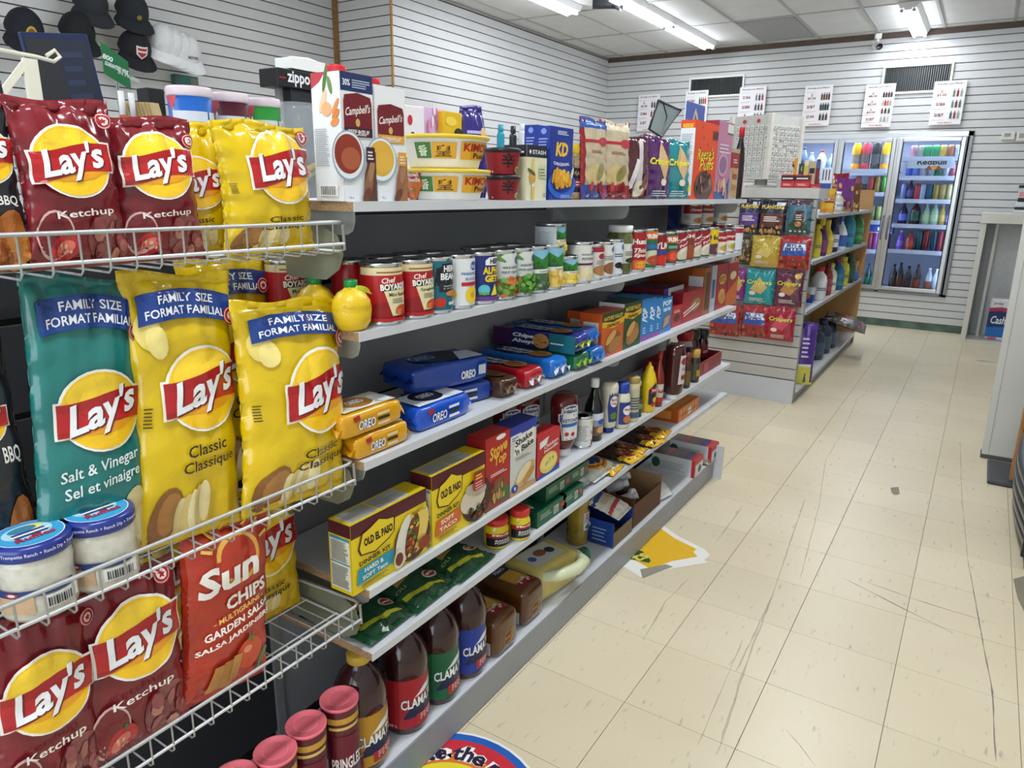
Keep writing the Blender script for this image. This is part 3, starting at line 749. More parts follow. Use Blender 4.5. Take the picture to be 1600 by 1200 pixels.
# ---- wire baskets of the chip section
def basket(zt, lip, label, xf=-.93):
    o = thing('wire_basket', label, 'basket', (0, 0, zt), group='wire chip baskets')
    y0, y1, xb = YN0, YN - .005, XBK + .012
    zb = -lip
    link('top_rim', MB().tube([(xb, y1 - .004, -lip * .35), (xf - .02, y1 - .004, 0), (xf - .006, y1 - .006, 0), (xf, y1 - .02, 0), (xf, y0, 0)], .0031, WIRE, 8).mesh('top_rim'), o)
    link('lower_rim', MB().tube([(xf, y0, zb + .006), (xf, y1 - .004, zb + .006)], .0028, WIRE, 8).mesh('lower_rim'), o)
    link('end_wire', MB().tube([(xf, y1 - .006, -.004), (xf, y1 - .004, zb - .004), (xf - .012, y1 - .004, zb - .008), (xb, y1 - .004, zb - .008)], .0028, WIRE, 8).mesh('end_wire'), o)
    g = MB(); y = y1 - .03
    while y > y0:
        g.tube([(xf + .001, y, .0), (xf + .001, y, zb - .004), (xf - .006, y, zb - .010), (xb, y, zb - .010)], .0016, WIRE, 5)
        y -= .0345
    g2 = link('wire_grid', g.mesh('wire_grid'), o); g2['kind'] = 'stuff'
    for x in (-1.0, -1.09, -1.18): link('cross_wire', MB().tube([(x, y0, zb - .006), (x, y1 - .004, zb - .006)], .002, WIRE, 6).mesh('cross_wire'), o)
    pts = [(xb, .018), (-1.04, .022), (-.985, .016), (-.952, .0), (-.94, -.03), (-.952, -.058), (-.985, -.078), (-1.05, -.08), (xb, -.07)]
    link('end_bracket', MB().prism(pts, y1 + .001, y1 + .003, M('#8e917c', rough=.35, metal=.3, var=.2, vs=8), lambda a, b, c: (a, c, b - lip * .6)).mesh('end_bracket'), o)
    return o
ZB1, ZB2, ZB3, LIP = 1.301, .860, .559, .042
basket(ZB1, LIP, 'top white wire basket holding the small chip bags')
basket(ZB2, LIP, 'middle white wire basket with big chip bags and dip jars')
basket(ZB3, LIP, 'lowest white wire basket with red chip bags')

# ---- second gondola beyond the gap: slatwall endcap, then shelves to the cooler end
YC = 4.88
ec = thing('endcap_display', 'grey slatwall endcap hung with snack pouches', 'display', (0, 0, 0))
link('core', MB().box((-1.95, YC + .012, .02), (-.925, YC + .03, 1.335), GROOVE).mesh('core'), ec)
z = .165; es = None
while z < 1.325:
    h = min(.0745, 1.335 - z) - .006
    link('slat', MB().box((-1.95, 0, 0), (-.912, .012, h), M('#b3b0ab', rough=.4, var=.04, vs=4), bev=.0015).mesh('slat'), ec, (0, YC, z)); z += .0745
link('kick_panel', MB().box((-1.95, YC - .002, 0), (-.914, YC + .014, .158), M('#bfc1c6', rough=.4, var=.05, vs=4)).mesh('kick_panel'), ec)
link('top_board', MB().box((-1.95, YC - .002, 1.336), (-.905, YC + .32, 1.40), M('#c4c2bd', rough=.4, var=.03)).mesh('top_board'), ec)
link('side_trim', MB().box((-.925, YC + .012, .02), (-.909, YC + .035, 1.335), LAMD).mesh('side_trim'), ec)
WOODP = M('#b28a58', rough=.6, var=.12, vs=5)
YG = 7.4
for zz, lb in ((1.235, 'top shelf board of the far gondola with nut cans and pouches'), (.945, 'middle shelf board of the far gondola with cleaning sprays'), (.62, 'lower shelf board of the far gondola with detergent bottles')):
    o = thing('shelf_board', lb, 'shelf', (0, 0, zz), group='shelf boards of the far gondola')
    link('board', MB().box((-1.30, YC + .04, -TH), (-.902, YG - .02, 0), LAM).mesh('board'), o)
    link('front_edge', MB().box((-.902, YC + .04, -TH - .006), (-.899, YG - .02, .001), LAMD).mesh('front_edge'), o)
g2 = thing('shelving_plinth', 'grey base deck of the far gondola beyond the endcap', 'shelving', (0, 0, 0))
link('deck', MB().box((-1.30, YC + .04, .075), (-.895, YG - .02, .1), LAM).mesh('deck'), g2)
link('kick_board', MB().box((-.93, YC + .036, .0), (-.92, YG - .02, .075), LAMD).mesh('kick_board'), g2)
g3 = thing('slatted_partition', 'tan board back of the far gondola', 'shelving', (0, 0, 0))
link('panel', MB().box((-1.33, YC + .04, .0), (-1.31, YG - .02, 1.30), M('#8f7a58', rough=.6, var=.1)).mesh('panel'), g3)
tag(link('wood_end_board', MB().box((-1.33, YG - .015, 0), (-.90, YG + .005, 1.41), WOODP, bev=.001).mesh('wood_end_board')), 'upright tan wooden board closing the far gondola near the cooler', 'board')

# ================================================================== RIGHT SIDE OF THE AISLE
CABW = M('#d3d3cd', rough=.45, var=.04, vs=4)
cb = thing('counter_cabinet', 'white open front cabinet against the back wall holding toilet paper', 'cabinet', (-.05, 8.08, 0), (0, 0, -.02))
link('side_panel', MB().box((0, 0, 0), (.045, .46, 1.13), CABW, bev=.002).mesh('side_panel'), cb)
link('side_panel', MB().box((.82, 0, 0), (.86, .46, 1.13), CABW, bev=.002).mesh('side_panel'), cb)
link('top', MB().box((-.01, -.02, 1.13), (.88, .46, 1.225), CABW, bev=.004).mesh('top'), cb)
link('back', MB().box((.045, .44, .03), (.82, .455, 1.13), M('#c4c8cc', rough=.5)).mesh('back'), cb)
link('inner_post', MB().box((.115, .30, .03), (.14, .44, 1.13), M('#dcdcd8', rough=.5)).mesh('inner_post'), cb)
link('bottom', MB().box((.045, 0.01, 0), (.82, .46, .035), CABW).mesh('bottom'), cb)
tp = MB().box((0, 0, 0), (.30, .13, .40), M('#e6e7ea', rough=.35, coat=.2, var=.03), bev=.02)
tpp = MB(); decal(tpp, flatY(0), [R(.004, .03, .296, .29, '#12306a'), P([(.004, .03), (.296, .03), (.296, .10), (.15, .135), (.004, .12)], '#1c6fc0'), P([(.004, .27), (.10, .285), (.2, .265), (.296, .245), (.296, .285), (.2, .305), (.1, .32), (.004, .305)], '#b5305c'), T('Cashmere', .155, .195, .25, .075, '#eef2f8', .02, .2), T('2=50', .07, .35, .075, .022, '#1c4f90', .02), E(.20, .325, .05, .025, '#d6a25e', 12, .4), R(.03, .008, .10, .03, '#d86a7a'), E(.17, .022, .022, .016, '#c85a78')], .0012)
thing('toilet_paper_pack', 'navy and white toilet paper pack standing in the white cabinet', 'toilet paper', (0.139, 8.2, .036), (0, 0, -.03), parts=[('pack', tp.mesh()), ('print', tpp.mesh())])
# small gadget stand on the cabinet
gs = MB().box((0, 0, 0), (.09, .09, .10), M('#d6d8d8', rough=.4), bev=.006).box((.01, .0, .10), (.085, .08, .135), BLACK, bev=.004).box((.005, 0, .135), (.09, .08, .22), M('#c4c8ca', rough=.3, var=.1), bev=.006)
gs2 = MB().box((-.004, -.004, .03), (.094, .0, .055), BLACK).box((.015, -.004, .15), (.05, 0, .19), M('#d98a94', rough=.4)).box((.0, -.003, .225), (.09, .06, .25), BLACK, bev=.004)
thing('countertop_machine', 'small white and black machine standing on the white cabinet', 'machine', (0.191, 8.3, 1.226), parts=[('body', gs.mesh()), ('trim', gs2.mesh())])
ptn = MB().box((0, 0, .02), (.75, .09, 1.36), CABW, bev=.003)
pt2 = MB().box((-.004, -.004, 0), (.75, .094, .02), M('#55534f', rough=.6))
pt3 = MB().box((.028, -.002, .02), (.03, 0, 1.36), M('#9a9a96', rough=.6))
thing('counter_end_panel', 'scuffed white counter end panel beside the black stand', 'counter', (.168, 4.44, 0), (0, math.radians(-.8), 0), parts=[('panel', ptn.mesh()), ('foot_strip', pt2.mesh()), ('seam', pt3.mesh())])
# wood and black floor stand
DG = M('#3a3d43', rough=.45, var=.05)
st1 = MB().box((0, 0, 0), (.42, .36, .018), DG, bev=.008)
st2 = MB().box((.09, .06, .018), (.105, .12, .62), M('#b07b4c', rough=.5, var=.1), bev=.002)
st3 = MB().box((.106, .02, .018), (.16, .12, .80), M('#20252d', rough=.4))
st4 = MB().box((.161, .05, .018), (.20, .12, .62), M('#b78c76', rough=.5, var=.1))
thing('floor_stand', 'black floor stand with wooden edges on a dark grey foot plate', 'stand', (.196, 4.02, 0), parts=[('foot_plate', st1.mesh()), ('wood_strip', st2.mesh()), ('post', st3.mesh()), ('wood_strip', st4.mesh())])
# black refrigerated merchandiser with a bowed grey grille
cooler = thing('floor_cooler', 'black floor cooler with a bowed grey louvred front at the right edge', 'cooler', (.30, 3.10, 0))
NAV = M('#151b24', rough=.35, var=.04)
link('base', MB().box((.02, .005, 0), (.85, .86, .05), BLACK, bev=.004).mesh('base'), cooler)
link('side', MB().box((.0, 0, .05), (.9, .02, .47), NAV, bev=.003).mesh('side'), cooler)
link('body', MB().box((.05, .02, .05), (.9, .88, .80), NAV).mesh('body'), cooler)
def bow(z, t): return -.03 * math.sin(PI * t) - .022 * math.sin(PI * min(1, (z - .05) / .42)) + .02
for i in range(5):
    z0 = .07 + i * .05
    vs = []; fs = []
    for k in range(9):
        t = k / 8
        x = bow(z0 + .02, t); vs += [(x + .012, t * .86, z0), (x - .006, t * .86, z0 + .012), (x - .006, t * .86, z0 + .036), (x + .02, t * .86, z0 + .042)]
    for k in range(8):
        for q in range(3): a = k * 4 + q; fs.append((a, a + 1, a + 5, a + 4))
    link('louvre', MB().add(vs, fs, M('#5b6065', rough=.3, metal=.5, var=.04), True).mesh('louvre'), cooler)
vs = []; fs = []
for k in range(9):
    t = k / 8; x = bow(.4, t); vs += [(x + .02, t * .86, .05), (x + .03, t * .86, .40), (x - .005, t * .86, .43), (x + .0, t * .86, .60), (x + .05, t * .86, .62)]
for k in range(8):
    for q in range(4): a = k * 5 + q; fs.append((a, a + 1, a + 6, a + 5))
link('front_shell', MB().add(vs, fs, M('#2c3136', rough=.3, coat=.3), True).mesh('front_shell'), cooler)
pr = MB(); decal(pr, lambda u, v, n: (bow(.4, u / .86) - .008 - n, .86 - u, v), [P([(.62, .44), (.66, .52), (.70, .44), (.68, .445), (.66, .48), (.64, .445)], '#0f1012'), R(.655, .48, .665, .57, '#0f1012')], .001, L=.05)
link('emblem', pr.mesh('emblem'), cooler)
link('rim', MB().tube([(.03, 0, .60), (.012, .25, .60), (.005, .43, .60), (.012, .65, .60), (.03, .86, .60)], .018, M('#3a4046', rough=.4), 8).mesh('rim'), cooler)
link('top_unit', MB().box((.13, .28, .62), (.9, .86, 1.35), NAV, bev=.01).mesh('top_unit'), cooler)
hb = MB().tube([(.055, .30, .80), (.03, .30, .86), (.03, .30, .99), (.075, .30, 1.06)], .02, M('#4b5258', rough=.4), 8).box((.06, .27, .72), (.14, .34, 1.12), M('#3d444b', rough=.4), bev=.01)
link('handle', hb.mesh('handle'), cooler)


# ================================================================== PRODUCT BUILDERS
def fr(shapes, w, h):
    return [([(x * w, y * h) for x, y in s[0]], s[1], s[2]) for s in shapes]
GRP = None
def box(name, label, cat, xf, y0, y1, z, h, d, col, front=(), side=(), top=(), rot=0.0, group=None, lean=0.0, key=None, mat=None, ysh=0):
    """a carton standing with its front on plane x=xf between y0 and y1"""
    w = abs(y1 - y0) - .0015
    b = MB().box((-d, -w / 2, 0), (0, w / 2, h), mat or M(col, rough=.38, coat=.15, var=.03), bev=min(.0012, d * .08))
    parts = [('body', b.mesh('body'))]
    if front: parts.append(('front_print', decal(MB(), flatX(0), fr(front, w, h), .0005).mesh('front_print')))
    if side: parts.append(('side_print', decal(MB(), lambda u, v, n: (u * d - d / 2, -w / 2 - n, v * h), side, .0005).mesh('side_print')))
    if top: parts.append(('top_print', decal(MB(), lambda u, v, n: (-d / 2 - v * d, u * w, h + n), top, .0005).mesh('top_print')))
    return thing(name, label, cat, (xf, (y0 + y1) / 2, z), (0, lean, rot), group, parts)
def tin(name, label, x, y, z, r, h, col, shapes=(), a0=-.35, group=None, lidcol=None, cat='can', L=None):
    """a food can: ribbed ends, lid and wrapped label"""
    b = MB().lathe([(r * .96, 0), (r, .002), (r, .005), (r * .975, .007), (r * .975, h - .007), (r, h - .005), (r, h - .001), (r * .97, h), (r * .95, h - .004)], STEEL, 26)
    lidm = MB().lathe([(r * .94, h - .004), (r * .8, h - .0045), (r * .78, h - .003), (r * .5, h - .0045), (.002, h - .0045)], M('#b8bbbe', rough=.3, metal=1, var=.05), 26)
    lab = MB().lathe([(r * .985, .0085), (r * .985, h - .0085)], M(col, rough=.35, coat=.15, var=.05), 26, cap=False)
    parts = [('body', b.mesh('body')), ('lid', lidm.mesh('lid')), ('label', lab.mesh('label'))]
    if shapes:
        lr = r * .985; lh = h - .017
        parts.append(('label_print', decal(MB(), cyl(lr, a0), [([(px * PI * lr, .0085 + py * lh) for px, py in s[0]], s[1], s[2]) for s in shapes], .0005, .0002, L=lr * .32).mesh('label_print')))
    return thing(name, label, cat, (x, y, z), (0, 0, 0), group, parts)
def bottle(name, label, x, y, z, prof, col, cap=None, capcol='#ffffff', lab=None, labcol=None, shapes=(), a0=-.35, seg=22, sx=1.0, sy=1.0, rot=0.0, group=None, cat='bottle', mat=None, flute=None, extra=()):
    """lathe body, cap profile, label band (z0,z1,r) with print"""
    parts = [('body', MB().lathe(prof, mat or M(col, rough=.14, coat=.3, var=.05), seg, sx, sy, flute=flute).mesh('body'))]
    if cap: parts.append(('cap', MB().lathe(cap, M(capcol, rough=.35, var=.02), 18, sx, sy).mesh('cap')))
    if lab:
        z0, z1, r = lab
        if labcol: parts.append(('label', MB().lathe([(r, z0), (r, z1)], M(labcol, rough=.35, var=.04), seg, sx, sy, cap=False).mesh('label')))
        if shapes:
            f = cyl(r, a0); g = lambda u, v, n: (lambda p: (p[0] * sx, p[1] * sy, p[2]))(f(u, v, n))
            parts.append(('label_print', decal(MB(), g, [([(px * PI * r, z0 + py * (z1 - z0)) for px, py in s[0]], s[1], s[2]) for s in shapes], .0006, .0002, L=r * .32).mesh('label_print')))
    return thing(name, label, cat, (x, y, z), (0, 0, rot), group, parts + list(extra))

class Bag:
    """an inflated pillow pouch standing on its bottom seal; front faces +X"""
    def __init__(s, w, h, t=.07, seed=1, seal=.013, ears=.06, wrk=1.0, flat=False):
        s.w, s.h, s.t, s.seed, s.seal, s.ears, s.wrk, s.flat = w, h, t, seed, seal, ears, wrk, flat
    def front(s, u, v):
        w, h, t, q = s.w, s.h, s.t, s.seal
        a = max(0., min(1., (v - q) / (h - 2 * q)))
        x = max(-1., min(1., 2 * u / w))
        A = math.sin(PI * a) ** .42 if 0 < a < 1 else 0.; B = max(0., 1 - abs(x) ** 2.6) ** .55
        base = t / 2 * A * B * (1.08 - .16 * a)
        e = (1 - A) if 0 < a < 1 else 0
        wr = .0045 * e * B * math.sin(x * 9 + s.seed * 1.7 + 2.2 * math.sin(a * 5)) + .0025 * e * math.sin(x * 17 + s.seed)
        sd = (1 - B) * A * .003 * math.sin(a * 34 + s.seed * 2)
        nz = noise.noise(Vector((u * 13, v * 11, s.seed * 3.1))) * .006 * A * B + abs(noise.noise(Vector((u * 18 + v * 13, v * 18 - u * 8, s.seed)))) * .0035 * A * B
        fin = .0014 * math.sin(u * 110 + s.seed) if not (0 < a < 1) else 0
        return base + (wr + sd + nz) * s.wrk + fin
    def wide(s, v):
        a = max(0., min(1., (v - s.seal) / (s.h - 2 * s.seal)))
        return 1 - s.ears * math.sin(PI * a) ** .6 + .012 * noise.noise(Vector((v * 14, s.seed, 0)))
    def surf(s, u, v, n):
        return (s.front(u, v) + n, u * s.wide(v), v + (.004 * math.sin(u * 40 + s.seed) if v > s.h - s.seal else 0))
    def mesh(s, mat, nu=32, nv=42, back=.62):
        mb = MB()
        us = [-s.w / 2 + s.w * i / nu for i in range(nu + 1)]
        vs_ = [0, s.seal * .5, s.seal] + [s.seal + (s.h - 2 * s.seal) * (i + .5) / nv for i in range(nv)] + [s.h - s.seal, s.h - s.seal * .5, s.h]
        fr_ = [s.surf(u, v, 0) for v in vs_ for u in us]
        bk = []
        for v in vs_:
            for u in us:
                p = s.surf(u, v, 0); bk.append((-.0008 - p[0] * back if not s.flat else -.0008, p[1], p[2]))
        n = nu + 1; m = len(vs_); F = []; o = len(fr_)
        for j in range(m - 1):
            for i in range(nu):
                a = j * n + i
                F.append((a, a + 1, a + n + 1, a + n)); F.append((o + a, o + a + n, o + a + n + 1, o + a + 1))
        for j in range(m - 1):
            a = j * n; F.append((a, a + n, o + a + n, o + a)); a += nu; F.append((a, o + a, o + a + n, a + n))
        for i in range(nu):
            F.append((i, o + i, o + i + 1, i + 1)); a = (m - 1) * n + i; F.append((a, a + 1, o + a + 1, o + a))
        mb.add(fr_ + bk, F, mat, True)
        return mb.mesh('pouch')
    def print(s, shapes, L=.009, frac=True, n0=.0013):
        if frac: shapes = fr(shapes, s.w, s.h)
        return decal(MB(), s.surf, shapes, n0, .0003, L=L, clip=(-s.w / 2, 0, s.w / 2, s.h), matf=lambda c: M(c, rough=.20, coat=.45, var=0, bump=.34, bs=22)).mesh('print')
def pouch(name, label, cat, x, y, z, bag, col, shapes, rot=0.0, roll=0.0, lean=0.0, group=None, L=.009, mat=None, extra=()):
    """roll tips it in its own plane (positive leans to the far side), lean tips the top backwards"""
    parts = [('pouch', bag.mesh(mat or foil(col)))]
    if shapes: parts.append(('print', bag.print(shapes, L)))
    parts += list(extra)
    o = thing(name, label, cat, (x, y, z), (0, 0, 0), group, parts)
    o.rotation_mode = 'XYZ'
    o.matrix_world = Matrix.Translation((x, y, z)) @ Matrix.Rotation(rot, 4, 'Z') @ Matrix.Rotation(-lean, 4, 'Y') @ Matrix.Rotation(-roll, 4, 'X')
    return o

# ---- shared pieces of print
def chip_logo(cx, cy, R_, asp, text="Lay's"):
    """round yellow badge crossed by a red ribbon; asp = width/height of the fraction space"""
    k = asp
    def q(pts): return [(cx + x * R_, cy + y * R_ * k) for x, y in pts]
    n = 14
    top = lambda x: .36 + .10 * x + .07 * math.sin(2.6 * x + .4); bot = lambda x: -.36 + .12 * x + .08 * math.sin(2.6 * x + .6)
    xs = [-1.02 + 2.04 * i / n for i in range(n + 1)]
    rib = [(x, top(x)) for x in reversed(xs)] + [(x, bot(x)) for x in xs]
    ribw = [(x * 1.05, top(x) + .045) for x in reversed(xs)] + [(x * 1.05, bot(x) - .045) for x in xs]
    hl = [(x * .9, bot(x) - .02) for x in xs] + [(.75, -.30), (.45, -.44), (.0, -.52), (-.5, -.50)]
    return [E(cx, cy, R_ * 1.0, R_ * .95 * k, '#f2efe6', 30), P(q(ribw), '#f2efe6'), E(cx, cy, R_ * .94, R_ * .89 * k, '#f4c21a', 30), E(cx, cy + R_ * .30 * k, R_ * .80, R_ * .52 * k, '#f7d030', 24),
            P(q(hl), '#e79a1c'), P(q(rib), '#a8161c'), P(q([(x, y * .6 - .1) for x, y in rib]), '#b91a20'),
            T(text, cx + .015 * R_ + .02 * R_, cy - .06 * R_ * k, R_ * 1.62, R_ * .93 * k, '#6d0f14', .035, .12, .12), T(text, cx, cy - .03 * R_ * k, R_ * 1.62, R_ * .93 * k, '#eef0f4', .03, .12, .12)]
def stamp(cx, cy, r, asp, ring='#a01a22', bg='#e8d9d4'):
    return [E(cx, cy, r, r * asp, ring, 18), E(cx, cy, r * .88, r * .88 * asp, bg, 18), E(cx, cy, r * .8, r * .8 * asp, ring, 18), E(cx, cy, r * .52, r * .52 * asp, bg, 16),
            P([(cx + r * .42 * math.cos(PI / 2 + PI * i / 5) * (1 if i % 2 == 0 else .5), cy + asp * r * .42 * math.sin(PI / 2 + PI * i / 5) * (1 if i % 2 == 0 else .5)) for i in range(10)], ring)]
def banner(cy, hh, arc, w=.86, c='#123a86', dx=0.0):
    n = 12; xs = [-w / 2 + w * i / n for i in range(n + 1)]; f = lambda x: arc * (1 - (2 * x / w) ** 2)
    return [P([(dx + x, cy + hh / 2 + f(x)) for x in reversed(xs)] + [(dx + x, cy - hh / 2 + f(x)) for x in xs], c),
            *[T(t, dx, cy + s_ * hh * .21 + arc * (1 - k * k), w * k, hh * .29, '#e9ecf2', .015, arc=arc * k * k) for t, s_, k in (('FAMILY SIZE', 1, .60), ('FORMAT FAMILIAL', -1, .86))]]
def lays(w, h, kind, family=False, logo=(.02, .60, .37), stamp_at=(.38, .86)):
    a = w / h; lx, ly, lr = logo; S_ = []
    if kind == 'ketchup':
        S_ += [E(.26, .16, .24, .17, '#8a4a48', 16)] + blobs(.12, .06, .42, .28, 16, .06, ['#a8625a', '#7d3638', '#b87a6c', '#93494a'], 3)
        S_ += [E(-.30, .20, .17, .15 * 1, '#cfa9a4', 20), E(-.30, .20, .155, .135, '#6e1520', 20), E(-.22, .12, .15, .085, '#b3202a', 18, .3), E(-.22, .12, .09, .045, '#d9705e', 14, .3), R(-.20, .19, -.17, .225, '#3f6a2a')]
        S_ += blobs(-.28, .09, -.16, .15, 6, .014, ['#e2b79a'], 5, 6)
        S_ += [T('Ketchup', .0, ly - lr * a * 1.35, .58, .055, '#ece3de', .012, 0, .05)]
    elif kind == 'classic':
        S_ += [E(-.30, .12, .16, .10, '#8a5a2c', 16, .4), E(-.27, .13, .11, .075, '#a9743c', 14, .4)]
        S_ += [E(-.16 + .055 * i, .10 + .012 * i, .06, .085, c, 14) for i, c in enumerate(['#e6d59a', '#d9c27c', '#efe2b0', '#d9c27c', '#eadba4'])]
        S_ += [E(-.36, .80, .10, .07, '#e4cf72', 14), E(-.30, .76, .085, .06, '#eedb86', 14)] if family else []
        S_ += [T('Classic', lx - .02, ly - lr * a * 1.32, .40, .045, '#33240c', .012, 0, .04), T('Classique', lx, ly - lr * a * 1.32 - .062, .54, .055, '#33240c', .012, 0, .04)]
        S_ += [lines(-.46, .46, -.40, .54, 6, '#4a3a10', .4, 3)]
    elif kind == 'vinegar':
        S_ += [T('Salt & Vinegar', .0, ly - lr * a * 1.32, .72, .05, '#e4f0ee', .012, 0, .07), T('Sel et vinaigre', .02, ly - lr * a * 1.32 - .058, .70, .05, '#e4f0ee', .012, 0, .07)]
        S_ += [E(.30, .20, .13, .09, '#c9bb84', 16, .3), E(.22, .13, .15, .085, '#b9a86a', 16, -.2), E(.36, .15, .07, .07, '#d6ca96', 12), E(-.18, .16, .09, .05, '#9a7a5c', 14, -.3), E(-.19, .165, .075, .038, '#e6e9e8', 14, -.3), R(-.10, .085, .06, .11, '#9a7a5c')]
    else:
        S_ += [T('BBQ', .28, ly - lr * a * 1.4, .26, .06, '#e9e6e2', .02)] + [E(.20, .17, .26, .14, '#a85f22', 16, .4), E(.28, .11, .2, .10, '#c27a2c', 16, .2), E(.05, .08, .2, .09, '#8f4a1c', 14)]
    S_ += chip_logo(lx, ly, lr, a)
    if family: S_ += banner(.865, .105, .028)
    S_ += stamp(*stamp_at, .085, a)
    return S_


# ================================================================== CHIP BAGS IN THE BASKETS
CB_ = dict(ketchup='#7d1c26', classic='#dab806', vinegar='#1c7470', bbq='#1c1f26')
def chips(kind, y0, y1, z0, z1, x, label, grp, seed, family=False, roll=0.0, lean=.06, rot=0.0, logo=None, t=None, stamp_at=None, z=None):
    w, h = (y1 - y0) * 1.02, z1 - z0
    b = Bag(w * 1.03, h, t or w * .36, seed, ears=.085, wrk=1.5)
    kw = {}
    if logo: kw['logo'] = logo
    if stamp_at: kw['stamp_at'] = stamp_at
    return pouch('chip_bag', label, 'chip bag', x, (y0 + y1) / 2, z0, b, CB_[kind], lays(w, h, kind, family, **kw), rot, roll, lean, grp)
g1, g2, g3 = 'small chip bags in the top basket', 'family size chip bags in the middle basket', 'chip bags in the lowest basket'
fz1 = ZB1 - LIP - .006; fz2 = ZB2 - LIP - .006; fz3 = ZB3 - LIP - .006
def onfloor(y0, y1, z0, z1, fz): return y0, y1, fz, min(z1, 1.243 if fz == fz2 else .802 if fz == fz3 else 9)
chips('bbq', *onfloor(0.338,0.427,1.265,1.474, fz1), -.99, 'black barbecue chip bag cut off by the left picture edge, top basket', g1, 11, logo=(.05, .62, .42), stamp_at=(.34, .88))
chips('ketchup', *onfloor(0.425,0.545,1.260,1.461, fz1), -.985, 'larger dark red ketchup chip bag in the top basket', g1, 12, logo=(-.05, .63, .385), stamp_at=(.36, .88))
chips('ketchup', *onfloor(0.541,0.659,1.255,1.449, fz1), -.99, 'dark red ketchup chip bag beside the yellow bags in the top basket', g1, 13, rot=-.12, logo=(-.02, .66, .40), stamp_at=(.38, .84))
chips('classic', *onfloor(0.657,0.756,1.251,1.450, fz1), -1.04, 'yellow chip bag half hidden behind its neighbours in the top basket', g1, 14, rot=-.3, logo=(-.1, .55, .42))
chips('classic', *onfloor(0.704,0.870,1.246,1.457, fz1), -.985, 'yellow classic chip bag at the right end of the top basket', g1, 15, rot=-.05, logo=(.10, .66, .36), stamp_at=(.42, .90))
# middle basket
chips('bbq', *onfloor(0.318,0.400,0.959,1.251, fz2), -1.03, 'dark barbecue chip bag at the left picture edge, middle basket', g2, 21, True, logo=(-.1, .58, .42))
chips('vinegar', *onfloor(0.379,0.531,0.928,1.239, fz2), -1.005, 'teal salt and vinegar chip bag in the middle basket', g2, 22, True, roll=.11, logo=(.03, .57, .39), stamp_at=(.40, .82))
chips('classic', *onfloor(0.512,0.685,0.883,1.233, fz2), -.995, 'yellow family chip bag beside the teal bag, middle basket', g2, 23, True, roll=.085, logo=(.10, .58, .40), stamp_at=(.44, .84))
chips('classic', *onfloor(0.728,0.902,0.815,1.236, fz2), -1.13, 'yellow family chip bag tucked behind the front one, middle basket', g2, 24, True, roll=-.02)
chips('classic', *onfloor(0.676,0.895,0.810,1.174, fz2), -.965, 'yellow family chip bag standing foremost at the right of the middle basket', g2, 25, True, roll=.075, logo=(.17, .56, .36), stamp_at=(.44, .80))
# lowest basket
chips('classic', *onfloor(0.587,0.748,0.571,0.833, fz3), -1.15, 'shaded yellow family chip bag at the back of the lowest basket', g3, 31, True)
chips('classic', *onfloor(0.709,0.883,0.514,0.838, fz3), -1.10, 'yellow classic chip bag at the right of the lowest basket', g3, 32, True, roll=.05, logo=(.0, .60, .40))
chips('ketchup', *onfloor(0.270,0.407,0.528,0.806, fz3), -.985, 'dark red ketchup chip bag at the left corner of the lowest basket', g3, 33, roll=.10, logo=(-.02, .62, .42), stamp_at=(.40, .90))
chips('ketchup', *onfloor(0.386,0.550,0.513,0.816, fz3), -.99, 'dark red ketchup chip bag left of the orange-red multigrain bag', g3, 34, roll=.06, logo=(.02, .66, .40), stamp_at=(.30, .93))
y0, y1, z0, z1 = 0.537,0.706,0.479,0.814; w, h = y1 - y0, z1 - fz3; a = w / h
sun = [E(.0, .55, .9, .6, '#b3341f', 24), E(.08, .80, .26, .26 * a, '#e9b44a', 24), E(.08, .80, .215, .215 * a, '#b8361f', 24), R(-.20, .70, .20, .80, '#b8361f')]
for i in range(7):
    an = math.radians(20 + i * 24); sun.append(P([(.06 + .30 * math.cos(an + s_ * .06), .82 + .30 * a * math.sin(an + s_ * .06)) for s_ in (-1, 1)] + [(.06 + .42 * math.cos(an + s_ * .04), .82 + .42 * a * math.sin(an + s_ * .04)) for s_ in (1, -1)], '#ecc05a'))
sun += [T('Sun', -.05, .725, .72, .155, '#f0ece6', .035, .1, .10), T('CHIPS', .14, .585, .52, .075, '#f0ece6', .035, 0, .10), T('- MULTIGRAINS -', .05, .505, .62, .03, '#ecc36a', .02, 0, .12), T('GARDEN SALSA', .05, .445, .82, .045, '#f3efe9', .03, 0, .12), T('SALSA JARDINIÈRE', .02, .375, .92, .045, '#f3efe9', .03, 0, .12)]
sun += [E(.18, .22, .17, .17 * a, '#cf4a22', 18), E(.15, .25, .06, .04 * a, '#e9906a', 12), P([(.18, .33), (.10, .30), (.17, .315), (.15, .36), (.19, .32), (.26, .34), (.21, .305), (.24, .27), (.18, .30)], '#3f7a2c')]
sun += [P([(-.30 + .11 * i, .06 + .01 * i), (-.18 + .11 * i, .06 + .01 * i), (-.14 + .11 * i, .22 + .012 * i), (-.25 + .11 * i, .22 + .012 * i)], c) for i, c in enumerate(['#b9803c', '#a8702e', '#c58d48'])] + [E(.36, .14, .10, .03, '#4f8a34', 12, .7)]
pouch('chip_bag', 'orange-red multigrain snack bag with a sun, lowest basket', 'chip bag', -.985, (y0 + y1) / 2, fz3, Bag(w, h, w * .33, 35), '#a8281c', sun, 0, .14, .06, g3)

